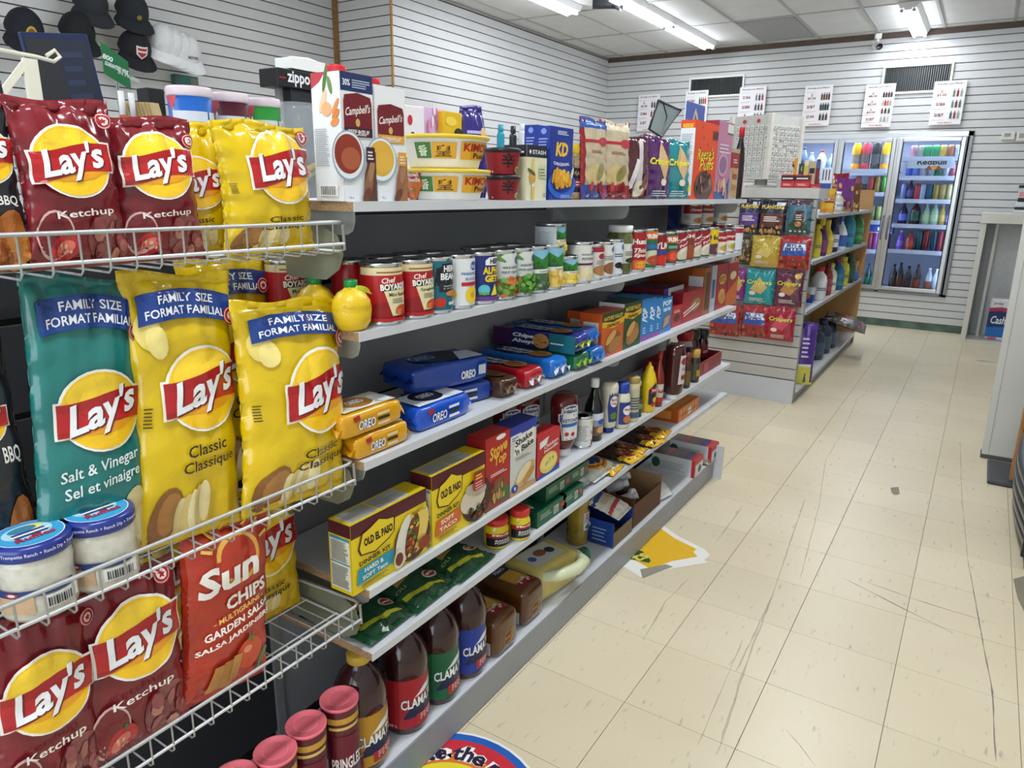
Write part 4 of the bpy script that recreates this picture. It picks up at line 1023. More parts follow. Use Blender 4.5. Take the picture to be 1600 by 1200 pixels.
# dip jars standing in the middle basket
def dip_jar(x, y, r, zt, label, a0):
    h = zt - fz2; lid = .02
    pr = [(r * .90, 0), (r * .96, .006), (r * .97, h * .25), (r * .93, h * .5), (r * .97, h * .68), (r * .93, h * .78), (r * .90, h - lid)]
    sh = [R(-.42, .38, .30, .52, '#2c3f7a'), R(-.42, .05, -.05, .38, '#c9a887'), E(-.22, .45, .06, .05, '#b0303a', 14), E(-.22, .45, .035, .03, '#e6dcd6', 12), R(.02, .08, .34, .36, '#e2e2de')]
    sh += [R(.05 + .02 * i, .12, .05 + .02 * i + (.008 if i % 3 else .013), .30, '#26262a') for i in range(12)] + [lines(.40, .05, .66, .5, 14, '#8f8d86', .4, 5)]
    lp = MB().lathe([(r * .99, h - lid), (r * 1.02, h - lid + .003), (r * 1.02, h - .004), (r * .97, h), (.001, h)], M('#1c2f86', rough=.25, coat=.4, var=.03), 30)
    lt = decal(MB(), lambda u, v, n: (-v * r, u * r, h + n), [E(0, 0, .86, .86, '#d8e6ee', 28), E(0, 0, .83, .83, '#3f9cd0', 28), E(0, .12, .62, .5, '#a8d4ea', 24), E(.2, .3, .28, .2, '#e8d678', 16, .3), E(-.05, .32, .36, .2, '#3a7f98', 16), R(-.42, -.2, .42, .12, '#22448c'), T('Ruffles', 0, -.36, 1.0, .26, '#b02836', .03, .1), R(-.5, -.12, .5, -.02, '#e9e4d4')], .0006)
    lt2 = decal(MB(), cyl(r * 1.02, a0), [T('Ranch Dip + Trempette Ranch + Ranch Dip + Trempette', 0, h - lid * .5, r * 2.9, .006, '#d5dcec', .01)], .0005, L=r * .3)
    bottle('dip_jar', label, x, y, fz2, pr, '#d3cfc0', None, lab=(h * .1, h * .75, r * .985), shapes=sh, a0=a0, seg=30, cat='jar', group='dip jars in the middle basket', mat=M('#cfcbbd', rough=.15, coat=.5, var=.12, vs=90), extra=[('lid', lp.mesh('lid')), ('lid_print', lt.mesh('lid_print')), ('lid_lettering', lt2.mesh('lid_lettering'))])
dip_jar(-.985, 0.369, .047, .812 + .105, 'cream dip jar with blue lid nearer the left picture edge', -.35)
dip_jar(-.985, 0.455, .047, .812 + .105, 'cream dip jar with blue lid beside the teal chip bag', -.55)


# ================================================================== TOP SHELF, from the near end
g = 'groceries on the top shelf'
# broth cartons
def broth(y0, y1, h, col, txt, bowl, meat, label, xf=-.93, navy=True):
    shield = lambda k: [(-.44 * k, .78), (-.40 * k, .83), (0, .855), (.40 * k, .83), (.44 * k, .78), (.44 * k, .575), (-.44 * k, .575)]
    f = [R(-.5, .0, .5, 1, '#e3e5e8')]
    if navy: f += [R(-.5, .86, .5, 1.0, '#1c2d5e'), T('30%', -.32, .925, .22, .05, '#e8ecf2', .02), lines(-.15, .89, .42, .96, 4, '#aab4cc', .5, 2)]
    f += [P(shield(1.06), '#d8c9c4'), P(shield(1), '#6d1420'), T("Campbell's", 0, .715, .78, .085, '#efe6e2', .012, .3, .06), E(-.02, .625, .07, .032, '#c8a860', 14), R(-.44, .515, .44, .585, col), T(txt, 0, .552, .66, .032, '#efe8e0', .02), lines(-.25, .525, .25, .535, 1, '#cdbfc4', .8)]
    f += [E(-.36, .36, .50, .20, '#8fa2b4', 26), E(-.36, .365, .47, .185, '#dfe6ec', 26), E(-.37, .375, .42, .155, bowl, 26), E(-.30, .34, .30, .09, '#a8583a' if navy else '#dcae44', 20)]
    f += [P([(.05, .0), (.50, .0), (.50, .40), (.34, .42), (.12, .22)], meat), E(.24, .14, .2, .10, '#8a6046', 16, .7), E(.34, .26, .13, .07, '#a37a58', 14, .7), E(.16, .05, .15, .05, '#6a4030', 12, .3), R(.18, .32, .46, .44, col), lines(.22, .34, .42, .42, 3, '#dccfc8', .5)]
    f += [T('900 mL', -.34, .03, .14, .02, '#555a60', .01)]
    sd = [R(-.5, 0, .5, 1, '#dfe1e4'), P([(-.5, 1), (-.5, .88), (-.2, .93), (.0, 1)], '#b8404a'), E(.0, .95, .14, .05, '#56733c', 14, .8), E(.16, .90, .10, .05, '#6a8a4a', 12, -.6), E(-.1, .78, .16, .05, '#e0c3a0', 14, .5), E(.02, .72, .18, .055, '#e0a878', 16), E(.34, .74, .14, .03, '#d98848', 12, .4), E(.34, .68, .14, .03, '#cf7c3c', 12, .2), E(.3, .62, .15, .03, '#d98848', 12, .1)]
    sd += [lines(-.42, .28, .08, .58, 20, '#8c9096', .35, 3), R(-.34, .04, .32, .13, '#f2f2f2')] + [R(-.30 + .03 * i, .05, -.30 + .03 * i + (.01 if i % 3 else .018), .12, '#2b2b30') for i in range(20)]
    cap = MB().lathe([(.016, 0), (.0165, .004), (.0165, .012), (.0155, .014)], M('#c02630', rough=.35), 18, c=(-.035, -.01, h))
    o = box('broth_carton', label, 'carton', xf, y0, y1, ZT, h, .068, '#dfe1e4', f, sd, [R(-.5, -.5, .5, .5, '#d9dadd')], group=g)
    link('cap', cap.mesh('cap'), o)
y0, y1, zt = 0.901,0.978,1.544
broth(y0, y1, zt - ZT, '#3a1830', 'BEEF·BŒUF', '#8c3020', '#5a3a2c', 'beef broth carton with maroon shield at the near end of the top shelf')
y0, y1, zt = 0.982,1.062,1.533
broth(y0, y1, zt - ZT, '#d79a2c', 'CHICKEN·POULET', '#d9a83c', '#9a6a44', 'chicken broth carton with yellow band beside the beef carton', -.93, False)
# instant noodle bowls
def noodle(y, z, r, h, white, label, x):
    if white:
        pr = [(r * .78, 0), (r * .80, .004), (r * .96, h - .012), (r * 1.02, h - .008)]
        rim = MB().lathe([(r * 1.02, h - .009), (r * 1.06, h - .006), (r * 1.06, h - .001), (r * .9, h), (.001, h)], M('#dfc23c', rough=.4), 30)
        sh = [R(-.24, .28, -.10, .74, '#4a7a34'), T('香', -.17, .5, .08, .32, '#e6ead8', .02), R(-.09, .28, .10, .74, '#d6a02c'), T('皇', .0, .5, .13, .34, '#5a3a10', .01), R(.14, .26, .50, .78, '#dfa42a'), T('KIMCHI', .325, .62, .33, .24, '#a81f28', .03), T('Poulet', .38, .38, .22, .16, '#3a2a14', .02)]
        if z < ZT + .01: sh += [P([(-.72, .0), (-.3, .0), (-.18, .5), (-.22, .98), (-.72, .98)], '#cf6a22'), P([(-.42, .55), (-.2, .72), (-.16, .98), (-.38, .98)], '#b0283a'), T('Bowl', -.27, .80, .12, .14, '#f2eee6', .02), T('Noodle', -.27, .64, .14, .14, '#f2eee6', .02)] + blobs(-.66, .02, -.3, .4, 18, .035, ['#e0b060', '#c87a34', '#6a8a3a', '#b0482c', '#eed8a0'], 4)
        a0 = -.92
    else:
        pr = [(r * .76, 0), (r * .78, .004), (r * .97, h - .012), (r * 1.0, h - .01)]
        rim = MB().lathe([(r * 1.0, h - .012), (r * 1.05, h - .008), (r * 1.05, h - .002), (r * .9, h), (.001, h)], M('#231a1c', rough=.35), 28)
        sh = [R(-.5, .02, .62, .93, '#8c1420'), T('辛', -.06, .52, .26, .56, '#120c0e', .03), E(.22, .2, .13, .15, '#1d1612', 16), E(.22, .2, .11, .12, '#c9a060', 14), lines(.14, .15, .30, .26, 3, '#3a2a14', .5), E(-.4, .1, .02, .04, '#e8d8d4')]
        a0 = -.40
    f = lambda u, v, n: (lambda q: ((q + n) * math.cos(a0 + u / r), (q + n) * math.sin(a0 + u / r), v))(r * (.80 + .16 * max(0, v - .004) / (h - .016)) + .0006 if white else r * (.78 + .19 * max(0, v - .004) / (h - .016)) + .0006)
    prn = decal(MB(), f, [([(px * PI * r, py * h) for px, py in s_[0]], s_[1], s_[2]) for s_ in sh], .0006, .0002, L=r * .3)
    thing('noodle_bowl', label, 'noodle bowl', (x, y, z), group='instant noodle bowls on the top shelf', parts=[('bowl', MB().lathe(pr, M('#e6e3da' if white else '#8c1420', rough=.4, var=.03), 30).mesh('bowl')), ('lid', rim.mesh('lid')), ('print', prn.mesh('print'))])
yy, rr, zz = 1.263,0.0916,1.406
noodle(yy, ZT, rr, .064, True, 'white kimchi noodle bowl, lower of the stacked pair', -.995)
noodle(yy - .004, ZT + .065, rr, .066, True, 'white kimchi noodle bowl with yellow lid, upper of the stacked pair', -.995)
yy, rr, zz = 1.467,0.0425,1.410
noodle(yy, ZT, rr, .057, False, 'red and black noodle bowl, lower of its stacked pair', -.985)
noodle(yy - .001, ZT + .058, rr, .06, False, 'red and black noodle bowl, upper of its stacked pair', -.985)
# tea boxes
y0, y1, zt = 1.518,1.615,1.464
tea = [R(-.5, 0, .5, .79, '#d9d6b4'), R(-.5, .79, .5, 1, '#23242e'), T('STASH', .1, .885, .66, .075, '#dfe0e2', .02), P([(-.40, .885), (-.34, .93), (-.28, .885), (-.34, .84)], '#dfe0e2'), E(-.2, .62, .07, .16, '#d8c060', 14, -.15), E(-.22, .42, .16, .14, '#c99a44', 16, .1), E(-.28, .52, .2, .035, '#4a5a34', 12, -.3), E(-.16, .27, .10, .05, '#dcd0d4', 10), R(-.26, .0, -.12, .25, '#d9b860'), R(.1, .42, .45, .65, '#c4cfa4'), lines(.12, .45, .42, .62, 3, '#7a7a58', .4), lines(.3, .06, .46, .14, 3, '#5a6a90', .4)]
box('tea_box', 'cream and black tea box standing in front of the blue boxes', 'box', -.95, y0, y1, ZT, zt - ZT, .065, '#d6d2ae', tea, [R(-.5, .79, .5, 1, '#23242e'), lines(.05, .86, .4, .9, 1, '#dfe0e2', .8)], [R(-.5, -.5, .5, .5, '#23242e')], group=g)
y0, y1, zt = 1.602,1.648,1.470
box('tea_box', 'second tea box tucked behind the cream one', 'box', -1.03, y0, y1, ZT, .115, .06, '#d0ccaa', [R(-.5, .79, .5, 1, '#23242e')], [R(-.5, .79, .5, 1, '#23242e')], [R(-.5, -.5, .5, .5, '#23242e')], group=g)
# macaroni boxes
def mac(y0, y1, h, xf, label):
    f = [R(-.5, 0, .5, 1, '#17318c'), lines(-.2, .90, .3, .96, 3, '#cfd6ea', .5), T('KD', 0, .70, .56, .19, '#e6b82c', .05, .15), T('ORIGINAL', .0, .515, .72, .045, '#e3e8f2', .02, arc=-.02), E(.05, .22, .62, .20, '#2a5fc0', 24), E(.05, .25, .50, .15, '#17318c', 24)] + blobs(-.35, .22, .4, .36, 22, .10, ['#e6b030', '#d99a20', '#f0c850'], 5) + [E(.42, .38, .1, .05, '#c9ccd0', 10, .9), lines(-.1, .03, .46, .08, 3, '#aab6d6', .4)]
    sd = [R(-.5, 0, .5, 1, '#1a3590'), E(0, .93, .2, .04, '#7f94d6', 12), lines(-.35, .70, .35, .86, 4, '#9aa8d8', .4), R(-.4, .52, .3, .60, '#3a86c8'), R(-.35, .2, .35, .45, '#22409c')]
    box('macaroni_box', label, 'box', xf, y0, y1, ZT, h, .04, '#17318c', f, sd, group='blue macaroni boxes')
y0, y1, zt = 1.621,1.739,1.515
mac(y0, y1, zt - ZT, -.945, 'blue macaroni box with yellow initials, foremost of the two')
y0, y1, zt = 1.729,1.833,1.529
mac(y0, y1, zt - ZT, -1.05, 'blue macaroni box set behind the tea box')
# nut jar
yy, rr, zz = 1.822,0.0226,1.532
bottle('nut_jar', 'clear peanut jar with yellow lid between blue box and red pouch', -.985, yy + .01, ZT, [(rr * .92, 0), (rr, .006), (rr, .112), (rr * .95, .12), (rr * .8, .124)], '#b99a6c', [(rr * .93, .122), (rr * .96, .125), (rr * .96, .146), (rr * .9, .148)], '#e2c01c', (.02, .085, rr * 1.006), '#1c2440', [T('PLANTERS', 0, .78, .5, .16, '#e6c040', .02), R(-.3, .2, .34, .55, '#a02a2c'), lines(-.2, .28, .24, .5, 2, '#e8dcd0', .5)], mat=M('#b0956c', rough=.3, coat=.5, var=.7, vs=120), cat='jar', group=g)
# pouches on the top shelf
def tpouch(px, label, col, shapes, x, seed, t=.03, rot=-.12, zt=None, name='snack_pouch', lean=.05, roll=0.0, grp='snack pouches on the top shelf'):
    y0, y1, z1 = px
    pouch(name, label, 'pouch', x, (y0 + y1) / 2, ZT + .001, Bag(abs(y1 - y0), z1 - ZT, t, seed, seal=.01, ears=.04), col, shapes, rot, roll, lean, grp)
cracker = lambda blue: [R(-.42, .02, .42, .88, '#b9a98e'), R(-.5, .70, .3, .74, '#a82230'), E(.25, .72, .2, .06, '#b52838', 14), lines(-.25, .58, .25, .62, 2, '#8c2a30', .4), E(-.05, .30, .38, .14, '#c9b27e', 16), E(.1, .34, .2, .09, '#8f8448', 14, .4), R(-.5, .0, .5, .18, '#8a1c28' if not blue else '#27408a')] + blobs(-.36, .04, .36, .16, 10, .07, ['#a03038', '#c04a4c', '#8a1c28'], 3)
tpouch((1.813,1.943,1.552), 'tall white and red cracker pouch with a blue top', '#9a1f2c', [R(-.5, .88, .5, 1, '#2b5aa8'), lines(-.3, .92, .3, .97, 2, '#bcd0ee', .5)] + cracker(True), -.95, 41)
tpouch((1.927,2.088,1.555), 'tall white and red cracker pouch with a cream top', '#a82230', [R(-.46, .82, .46, 1, '#d9cdb4')] + cracker(False), -.945, 42)
choc = [P([(-.1, .1), (.16, .15), (.26, .95), (.16, .95)], '#c3b8bc'), P([(-.34, .12), (-.12, .18), (.1, .62), (.0, .64)], '#d8d2d4'), E(.2, .18, .26, .12, '#a86a4a', 16, .5), E(.12, .2, .16, .1, '#e4d8c0', 14), E(.14, .19, .06, .035, '#3a2420', 10), E(.05, .1, .16, .06, '#e0d4bc', 12), E(.3, .3, .15, .08, '#6a3a2c', 12, .8)]
tpouch((2.045,2.233,1.525), 'maroon chocolate snack pouch with a bow on the top shelf', '#4a1520', choc, -.945, 43)
tpouch((2.144,2.211,1.521), 'plum coloured snack pouch half hidden behind the maroon one', '#4d2446', [T('Crispers', 0, .45, .8, .1, '#c8a83a', .03)], -1.01, 44)
tpouch((2.241,2.331,1.539), 'narrow mauve and blue snack pouch beside the maroon one', '#6a4a6c', [R(-.42, .35, .42, .7, '#2a4aa0'), lines(-.3, .4, .3, .64, 3, '#b8cbe8', .5), E(0, .2, .3, .1, '#8a5a50', 12)], -.965, 45)
cr = lambda c: [P([(.02, .96), (.34, .62), (.16, .30), (-.14, .60)], '#c8a878'), T('Crispers', .0, .60, .9, .14, '#e9d51e', .035, .1), T('Crispers', .0, .604, .9, .14, '#eedc3c', .02, .1), E(.1, .28, .12, .06, '#dcd0bc', 12), lines(-.3, .05, .35, .16, 3, '#cfe0e0', .4)]
tpouch((2.264,2.426,1.532), 'purple cracker pouch with yellow lettering on the top shelf', '#4e1c5c', cr('#4e1c5c'), -.945, 46)
tpouch((2.408,2.595,1.534), 'teal cracker pouch with yellow lettering on the top shelf', '#0f7f88', cr('#0f7f88'), -.94, 47)
# cereal boxes
y0, y1, zt = 2.640,2.905,1.614
puff = [R(-.5, 0, .5, 1, '#d9481c'), R(-.5, .86, -.1, .93, '#d9481c'), T("Reese's", .0, .60, .72, .15, '#2a1410', .05, .2, .05), T('Puffs', .06, .46, .60, .15, '#2a1410', .05, .2, .05), T("Reese's", .0, .60, .72, .15, '#eecb2c', .015, .2, .05), T('Puffs', .06, .46, .60, .15, '#eecb2c', .015, .2, .05), R(.26, .80, .48, .91, '#5a3022'), E(.0, .17, .40, .20, '#5a4440', 22), E(.0, .22, .36, .13, '#7a6258', 20)] + blobs(-.30, .14, .30, .33, 26, .06, ['#8a6a58', '#5a4238', '#a5866c', '#4a322a'], 6) + blobs(-.45, .35, .45, .95, 8, .02, ['#5a2a1c'], 9)
side = [R(-.5, 0, .5, 1, '#dde2e6'), R(-.5, .9, .5, 1, '#d9481c'), T('REESE', 0, .93, .7, .05, '#eecb2c', .03), lines(-.4, .45, .4, .84, 16, '#9aa4ac', .4, 3), R(-.45, .10, .45, .18, '#cf8a2a'), R(.05, .10, .45, .18, '#e8d428'), R(-.5, 0, .5, .05, '#d9481c')]
box('cereal_box', 'orange peanut butter puff cereal box on the top shelf', 'cereal box', -.935, y0, y1, ZT, zt - ZT, .055, '#d9481c', puff, side, [R(-.5, -.5, .5, .5, '#c9401a')], group='cereal boxes')
y0, y1, zt = 2.920,3.113,1.636
pink = [R(-.5, 0, .5, 1, '#b87a98'), P([(-.5, .1), (.1, .1), (.5, .3), (.5, 0), (-.5, 0)], '#3a5a90'), R(.1, .86, .5, .98, '#d8dcd8'), R(.1, .85, .5, .87, '#4a7a4a'), lines(-.35, .60, .4, .74, 3, '#d8c4d0', .45), E(-.05, .45, .34, .16, '#c893ac', 18), E(-.05, .45, .25, .11, '#8a6a8c', 16)] + blobs(-.4, .05, .3, .22, 12, .07, ['#d8a890', '#c07a90', '#e0c0b0'], 3)
box('cereal_box', 'pink berry cereal box behind the orange one', 'cereal box', -.94, y0, y1, ZT, zt - ZT, .055, '#8f1c34', pink, [R(-.5, 0, .5, 1, '#8f1c34')], [R(-.5, -.5, .5, .5, '#8f1c34')], group='cereal boxes')
y0, y1, zt = 3.163,3.266,1.544
cookie = [R(-.5, 0, .5, 1, '#b8a58c'), R(-.5, .62, .5, .92, '#a03038'), lines(-.3, .72, .3, .82, 2, '#ead8d0', .45)] + [E(.0, .12 + .11 * i, .34, .06, c, 14) for i, c in enumerate(['#c99a64', '#b8834c', '#d6aa74', '#b04a3c', '#c99a64'])]
box('cookie_box', 'beige and red cookie box near the far end of the top shelf', 'box', -.95, y0, y1, ZT, zt - ZT, .05, '#b8a58c', cookie, [R(-.5, .62, .5, .92, '#a03038')], group=g)
yy, rr, zz = 3.272,0.0226,1.567
bottle('syrup_bottle', 'dark syrup bottle with red cap at the far end of the top shelf', -.96, yy + .03, ZT, [(rr * .9, 0), (rr, .01), (rr, .16), (rr * .8, .21), (rr * .42, .25), (rr * .42, .27)], '#1c1214', [(rr * .5, .262), (rr * .5, .30), (rr * .45, .303)], '#c0202c', (.02, .13, rr * 1.01), None, [R(.05, 0, .5, 1, '#a83844'), E(.3, .25, .2, .22, '#d9cdb8', 14), E(.3, .25, .12, .14, '#b07a4a', 12)], group=g)
# candy displays behind the noodle bowls (standing on the rear shelf)
ZR = 1.3105
def card(name, label, cat, x, y0, y1, z0, z1, col, shapes, d=.03):
    w = abs(y1 - y0)
    parts = [('body', MB().box((-d, -w / 2, 0), (0, w / 2, z1 - z0), M(col, rough=.4, var=.04), bev=.002).mesh('body'))]
    if shapes: parts.append(('print', decal(MB(), flatX(0), fr(shapes, w, z1 - z0), .0006).mesh('print')))
    return thing(name, label, cat, (x, (y0 + y1) / 2, z0), group='things on the rear shelf', parts=parts)
y0, y1, z0, z1 = 1.472,1.549,1.317,1.565
card('chocolate_egg_box', 'white chocolate egg box rising behind the noodle bowls', 'box', -1.29, y0, y1, ZR, z1, '#e8e3e4', [R(-.5, 0, .5, .35, '#b0242c'), T('KINDER', 0, .3, .7, .05, '#efeaea', .03), E(.0, .55, .32, .17, '#3a2018', 18, -.4), E(-.04, .57, .25, .13, '#e6dcc4', 16, -.4), E(-.26, .86, .12, .05, '#c02838', 12)])
y0, y1, z0, z1 = 1.585,1.673,1.315,1.574
card('gift_box', 'pink and lilac patterned gift box behind the noodle bowls', 'box', -1.32, y0, y1, ZR, z1, '#d9b8d8', blobs(-.45, .5, .45, .98, 16, .07, ['#e890b8', '#a8b8ec', '#f0d8ea', '#c878b0'], 4))
y0, y1, z0, z1 = 1.644,1.727,1.315,1.567
card('candy_bag', 'yellow candy bag behind the noodle bowls', 'pouch', -1.30, y0, y1, ZR, z1, '#e3b61c', [E(.3, .78, .25, .06, '#3a3428', 12), E(-.1, .9, .3, .05, '#f0d050', 12)])
y0, y1, z0, z1 = 1.743,1.829,1.314,1.593; w = y1 - y0
pouch('chocolate_egg', 'purple foil wrapped chocolate egg bag above the noodle bowls', 'pouch', -1.30, (y0 + y1) / 2, ZR, Bag(w, z1 - ZR, .06, 51, ears=-.25), '#352a78', [lines(-.35, .60, .3, .78, 3, '#b8b4e0', .5), E(.25, .72, .14, .07, '#d9b070', 12)], -.2, 0, .05, 'things on the rear shelf')
for y, zt, c, lb in ((1.925, 1.552, '#1f93a8', 'teal marker standing behind the noodle bowls'), (1.995, 1.553, '#24262c', 'black capped tube standing behind the noodle bowls'), (2.048, 1.564, '#d9dde2', 'white capped tube standing behind the noodle bowls'), (2.131, 1.545, '#e0c41c', 'yellow glue tube behind the tea box')):
    bottle('marker', lb, -1.3, y, ZR, [(.011, 0), (.012, .004), (.012, zt - ZR - .03), (.008, zt - ZR - .02)], c, [(.0085, zt - ZR - .03), (.0085, zt - ZR)], c, cat='marker', group='things on the rear shelf')
# tilted black framed mirror and gift card behind the pouches
y0, y1, z0, z1 = 3.157,3.492,1.612,1.695
fm = MB().tube([(0, -.12, .02), (0, .03, -.005), (0, .26, .135), (0, -.03, .15)], .006, BLACK, 6, closed=True).tube([(0, .03, -.005), (0, .08, .09), (0, .02, .148)], .004, BLACK, 6)
gl = MB().add([(0, -.115, .022), (0, .03, -.003), (0, .255, .133), (0, -.03, .147)], [(0, 1, 2, 3)], M('#8f9c9c', rough=.35, metal=.2, var=.05))
st_ = MB().tube([(-.01, .04, .03), (-.02, .05, z0 * 0 - (z0 - ZR))], .005, BLACK, 6)
thing('display_mirror', 'tilted black framed mirror above the snack pouches', 'mirror', (-1.34, (y0 + y1) / 2 - .03, z0), parts=[('frame', fm.mesh()), ('glass', gl.mesh()), ('stem', st_.mesh())])
y0, y1, z0, z1 = 3.555,3.816,1.687,1.790
card('gift_card', 'blue gift card sign with a gold bow above the orange cereal', 'sign', -1.31, y0, y1, ZR, z1, '#4a5cae', [P([(-.5, .80), (.5, .68), (.5, .71), (-.5, .83)], '#d0b070'), E(-.12, .84, .16, .03, '#d9c290', 12, .8), E(.1, .84, .16, .03, '#d9c290', 12, -.6)], .006)


# ================================================================== SECOND SHELF: cans, lemons, jar
gc = 'food cans on the second shelf'
def lemon(x, y, z, r, label, leaf):
    pr = [(r * .55, 0), (r * .74, .004), (r * .93, r * .45), (r, r * .95), (r * .985, r * 1.0), (r, r * 1.05), (r * .93, r * 1.5), (r * .68, r * 1.86), (r * .42, r * 2.02), (r * .30, r * 2.12), (r * .30, r * 2.2)]
    lf = []
    if leaf:
        m = MB(); n = 10; vs = []
        for i in range(n + 1):
            t = i / n; w = .011 * math.sin(PI * min(1, t * 1.02)) ** .7 + .001; vs += [(.010 + .01 * t, -.012 + .052 * t, r * 2.13 - .016 * t * t - .0 - w * .35), (-.006 + .012 * t + w * 1.6, -.012 + .052 * t, r * 2.13 - .016 * t * t + w * .5)]
        m.add(vs, [(2 * i, 2 * i + 1, 2 * i + 3, 2 * i + 2) for i in range(n)], M('#c6cf3a', rough=.4, var=.2, vs=70), True)
        lf = [('leaf_tag', m.mesh('leaf_tag'))]
    bottle('lemon_juice', label, x, y, z, pr, '#e0bd1c', [(r * .33, r * 2.15), (r * .35, r * 2.2), (r * .35, r * 2.48), (r * .28, r * 2.5)], '#14803a', (r * 1.08, r * 1.45, r * .985), None, [T('ReaLemon', .0, .5, .5, .5, '#cfae20', .02)], a0=-.4, mat=M('#dcb81a', rough=.35, coat=.2, var=.06, bump=.15, bs=300), cat='bottle', extra=lf, group='lemon juice bottles')
x, y, r, zt = -1.012,0.984,0.0346,1.170
x, y = -.945, 0.921
lemon(x, y, Z2, .0365, 'yellow lemon shaped juice bottle with leaf tag at the shelf end', True)
lemon(x - .08, y - .012, Z2, .0365, 'yellow lemon shaped juice bottle behind the tagged one', False)
XC = -.953
def cans(pos, lab, col, shapes, dx=0.0, r=.0375, h=.117, z=Z2, a0=-.38, name='food_can'):
    return tin(name, lab, XC + dx, pos, z, r, h, col, shapes, a0, gc)
pasta = lambda t1, food: [R(-.5, .86, .5, 1, '#d8c89c'), lines(-.2, .9, .3, .95, 1, '#8a6a3a', .6), R(-.5, .0, .5, .86, '#a8141c'), E(-.05, .18, .3, .2, '#8c1016', 14), T('Chef', -.02, .77, .22, .10, '#eee8e0', .02, .2, .1), R(-.12, .56, .36, .60, '#2c5a34'), P([(-.16, .66), (.36, .72), (.36, .60), (-.12, .55)], '#1f3a24'), T('BOYARDEE', .10, .65, .50, .12, '#f0ece4', .04, 0, .05), P([(-.1, .57), (.36, .60), (.36, .10), (.02, .10)], '#d9cfa4')] + [T(t1, .14, .5, .34, .07, '#3a3420', .02), lines(.02, .34, .28, .44, 3, '#5a5a48', .4), E(.20, .20, .13, .10, '#b84a24', 12), E(.14, .17, .08, .06, '#d0743a', 10), E(.24, .15, .07, .05, '#a83a1c', 10), R(-.5, .0, .5, .06, '#b01a20')]
Y = [0.947, 1.046, 1.129, 1.204, 1.289, 1.375, 1.457, 1.527, 1.602, 1.686, 1.766, 1.859]
m = [(a + b) / 2 for a, b in zip(Y[:-1], Y[1:])]
def ctr(i, k=.0): return m[i] + k
cans(ctr(0) + .012, 'red and cream pasta can nearest the lemon bottles', '#a8141c', pasta('Mini Ravioli', 0), r=.041)
cans(ctr(0) - .07, 'red pasta can half hidden behind the lemon bottle', '#a8141c', pasta('Ravioli', 0), dx=-.17, r=.041)
cans(ctr(1) + .012, 'red pasta can with spaghetti picture, left of the teal can', '#a8141c', pasta('Spaghetti', 0), r=.041)
beans = [R(-.5, 0, .5, 1, '#17667c'), P([(-.12, .86), (-.02, .90), (-.02, .95), (.36, .98), (.5, .98), (.5, .55), (-.16, .5)], '#15161c'), T('HEINZ', .20, .85, .38, .13, '#e8e8ea', .04), T('BEANS', .17, .69, .44, .14, '#e8e8ea', .04), R(-.08, .38, .5, .56, '#22232a'), lines(.0, .43, .4, .53, 2, '#9a9aa0', .5), E(-.06, .16, .11, .10, '#c0301c', 14), E(.2, .34, .16, .06, '#c87a3c', 12), E(.3, .32, .12, .06, '#b0642c', 12), R(.10, .1, .3, .16, '#d0d4d8')]
cans(ctr(2) + .002, 'teal beans can between the red pasta can and the white pineapple can', '#17667c', beans, r=.0385)
pine = [R(-.5, 0, .5, 1, '#d9dcde'), E(.18, .84, .09, .10, '#24509a', 16), lines(.12, .80, .24, .87, 2, '#dfe6f0', .5), T('PINEAPPLE', .08, .68, .36, .06, '#3a62a8', .02), T('SLICES', .10, .57, .26, .06, '#3a62a8', .02), R(-.1, .42, .42, .50, '#b8242c'), E(.14, .22, .17, .18, '#e6c22c', 18), E(.14, .22, .06, .06, '#caa01c', 12), E(-.3, .25, .12, .12, '#e0bc34', 14), E(-.36, .7, .12, .2, '#6a5a28', 14)]
cans(ctr(3) + .002, 'white pineapple can with yellow rings', '#d9dcde', pine, r=.0385)
alpha = [R(-.5, 0, .5, 1, '#1c2a6e'), P([(-.08, .90), (.0, .97), (.5, .99), (.5, .78), (-.08, .80)], '#e8e8ec'), T('HEINZ', .20, .885, .36, .12, '#1c1c28', .04), T('ALPHA', .1, .68, .46, .16, '#e8c820', .05), T('GETTI', .14, .50, .46, .16, '#e8c820', .05), E(-.1, .25, .12, .12, '#58b8c8', 12), P([(.04, .12), (.14, .38), (.26, .12)], '#e6d83c'), R(-.2, .14, .0, .2, '#58a84a'), R(-.5, 0, .5, .1, '#6a3a86')]
cans(ctr(4) + .002, 'navy alphabet pasta can with yellow lettering', '#1c2a6e', alpha, r=.0375)
veg = lambda t1, t2, cols: [R(-.5, 0, .5, 1, '#cfd4cf'), P([(-.5, .98), (-.1, 1), (-.5, .7)], '#4f7a3c'), E(-.25, .9, .2, .05, '#5f8a44', 10, -.5), E(.24, .84, .10, .10, '#24509a', 14), T(t1, .06, .68, .42, .055, '#26304a', .02), T(t2, .06, .57, .46, .055, '#26304a', .02)] + [E(.05, .22, .40, .22, cols[0], 18)] + blobs(-.32, .03, .42, .42, 60, .06, cols, 5)
cans(ctr(5) + .002, 'white can of peas and carrots', '#cfd4cf', veg('PEAS & CARROTS', 'POIS ET CAROTTES', ['#5f8a34', '#d9743c', '#7aa048', '#c9602c', '#4f7a2c']), r=.0375)
cans(ctr(6) + .002, 'white can of assorted green peas', '#cfd4cf', veg('ASSORTED', 'POIS ASSORTIS', ['#4f8a2c', '#5f9a38', '#3f7a24', '#6fa848']), r=.0375)
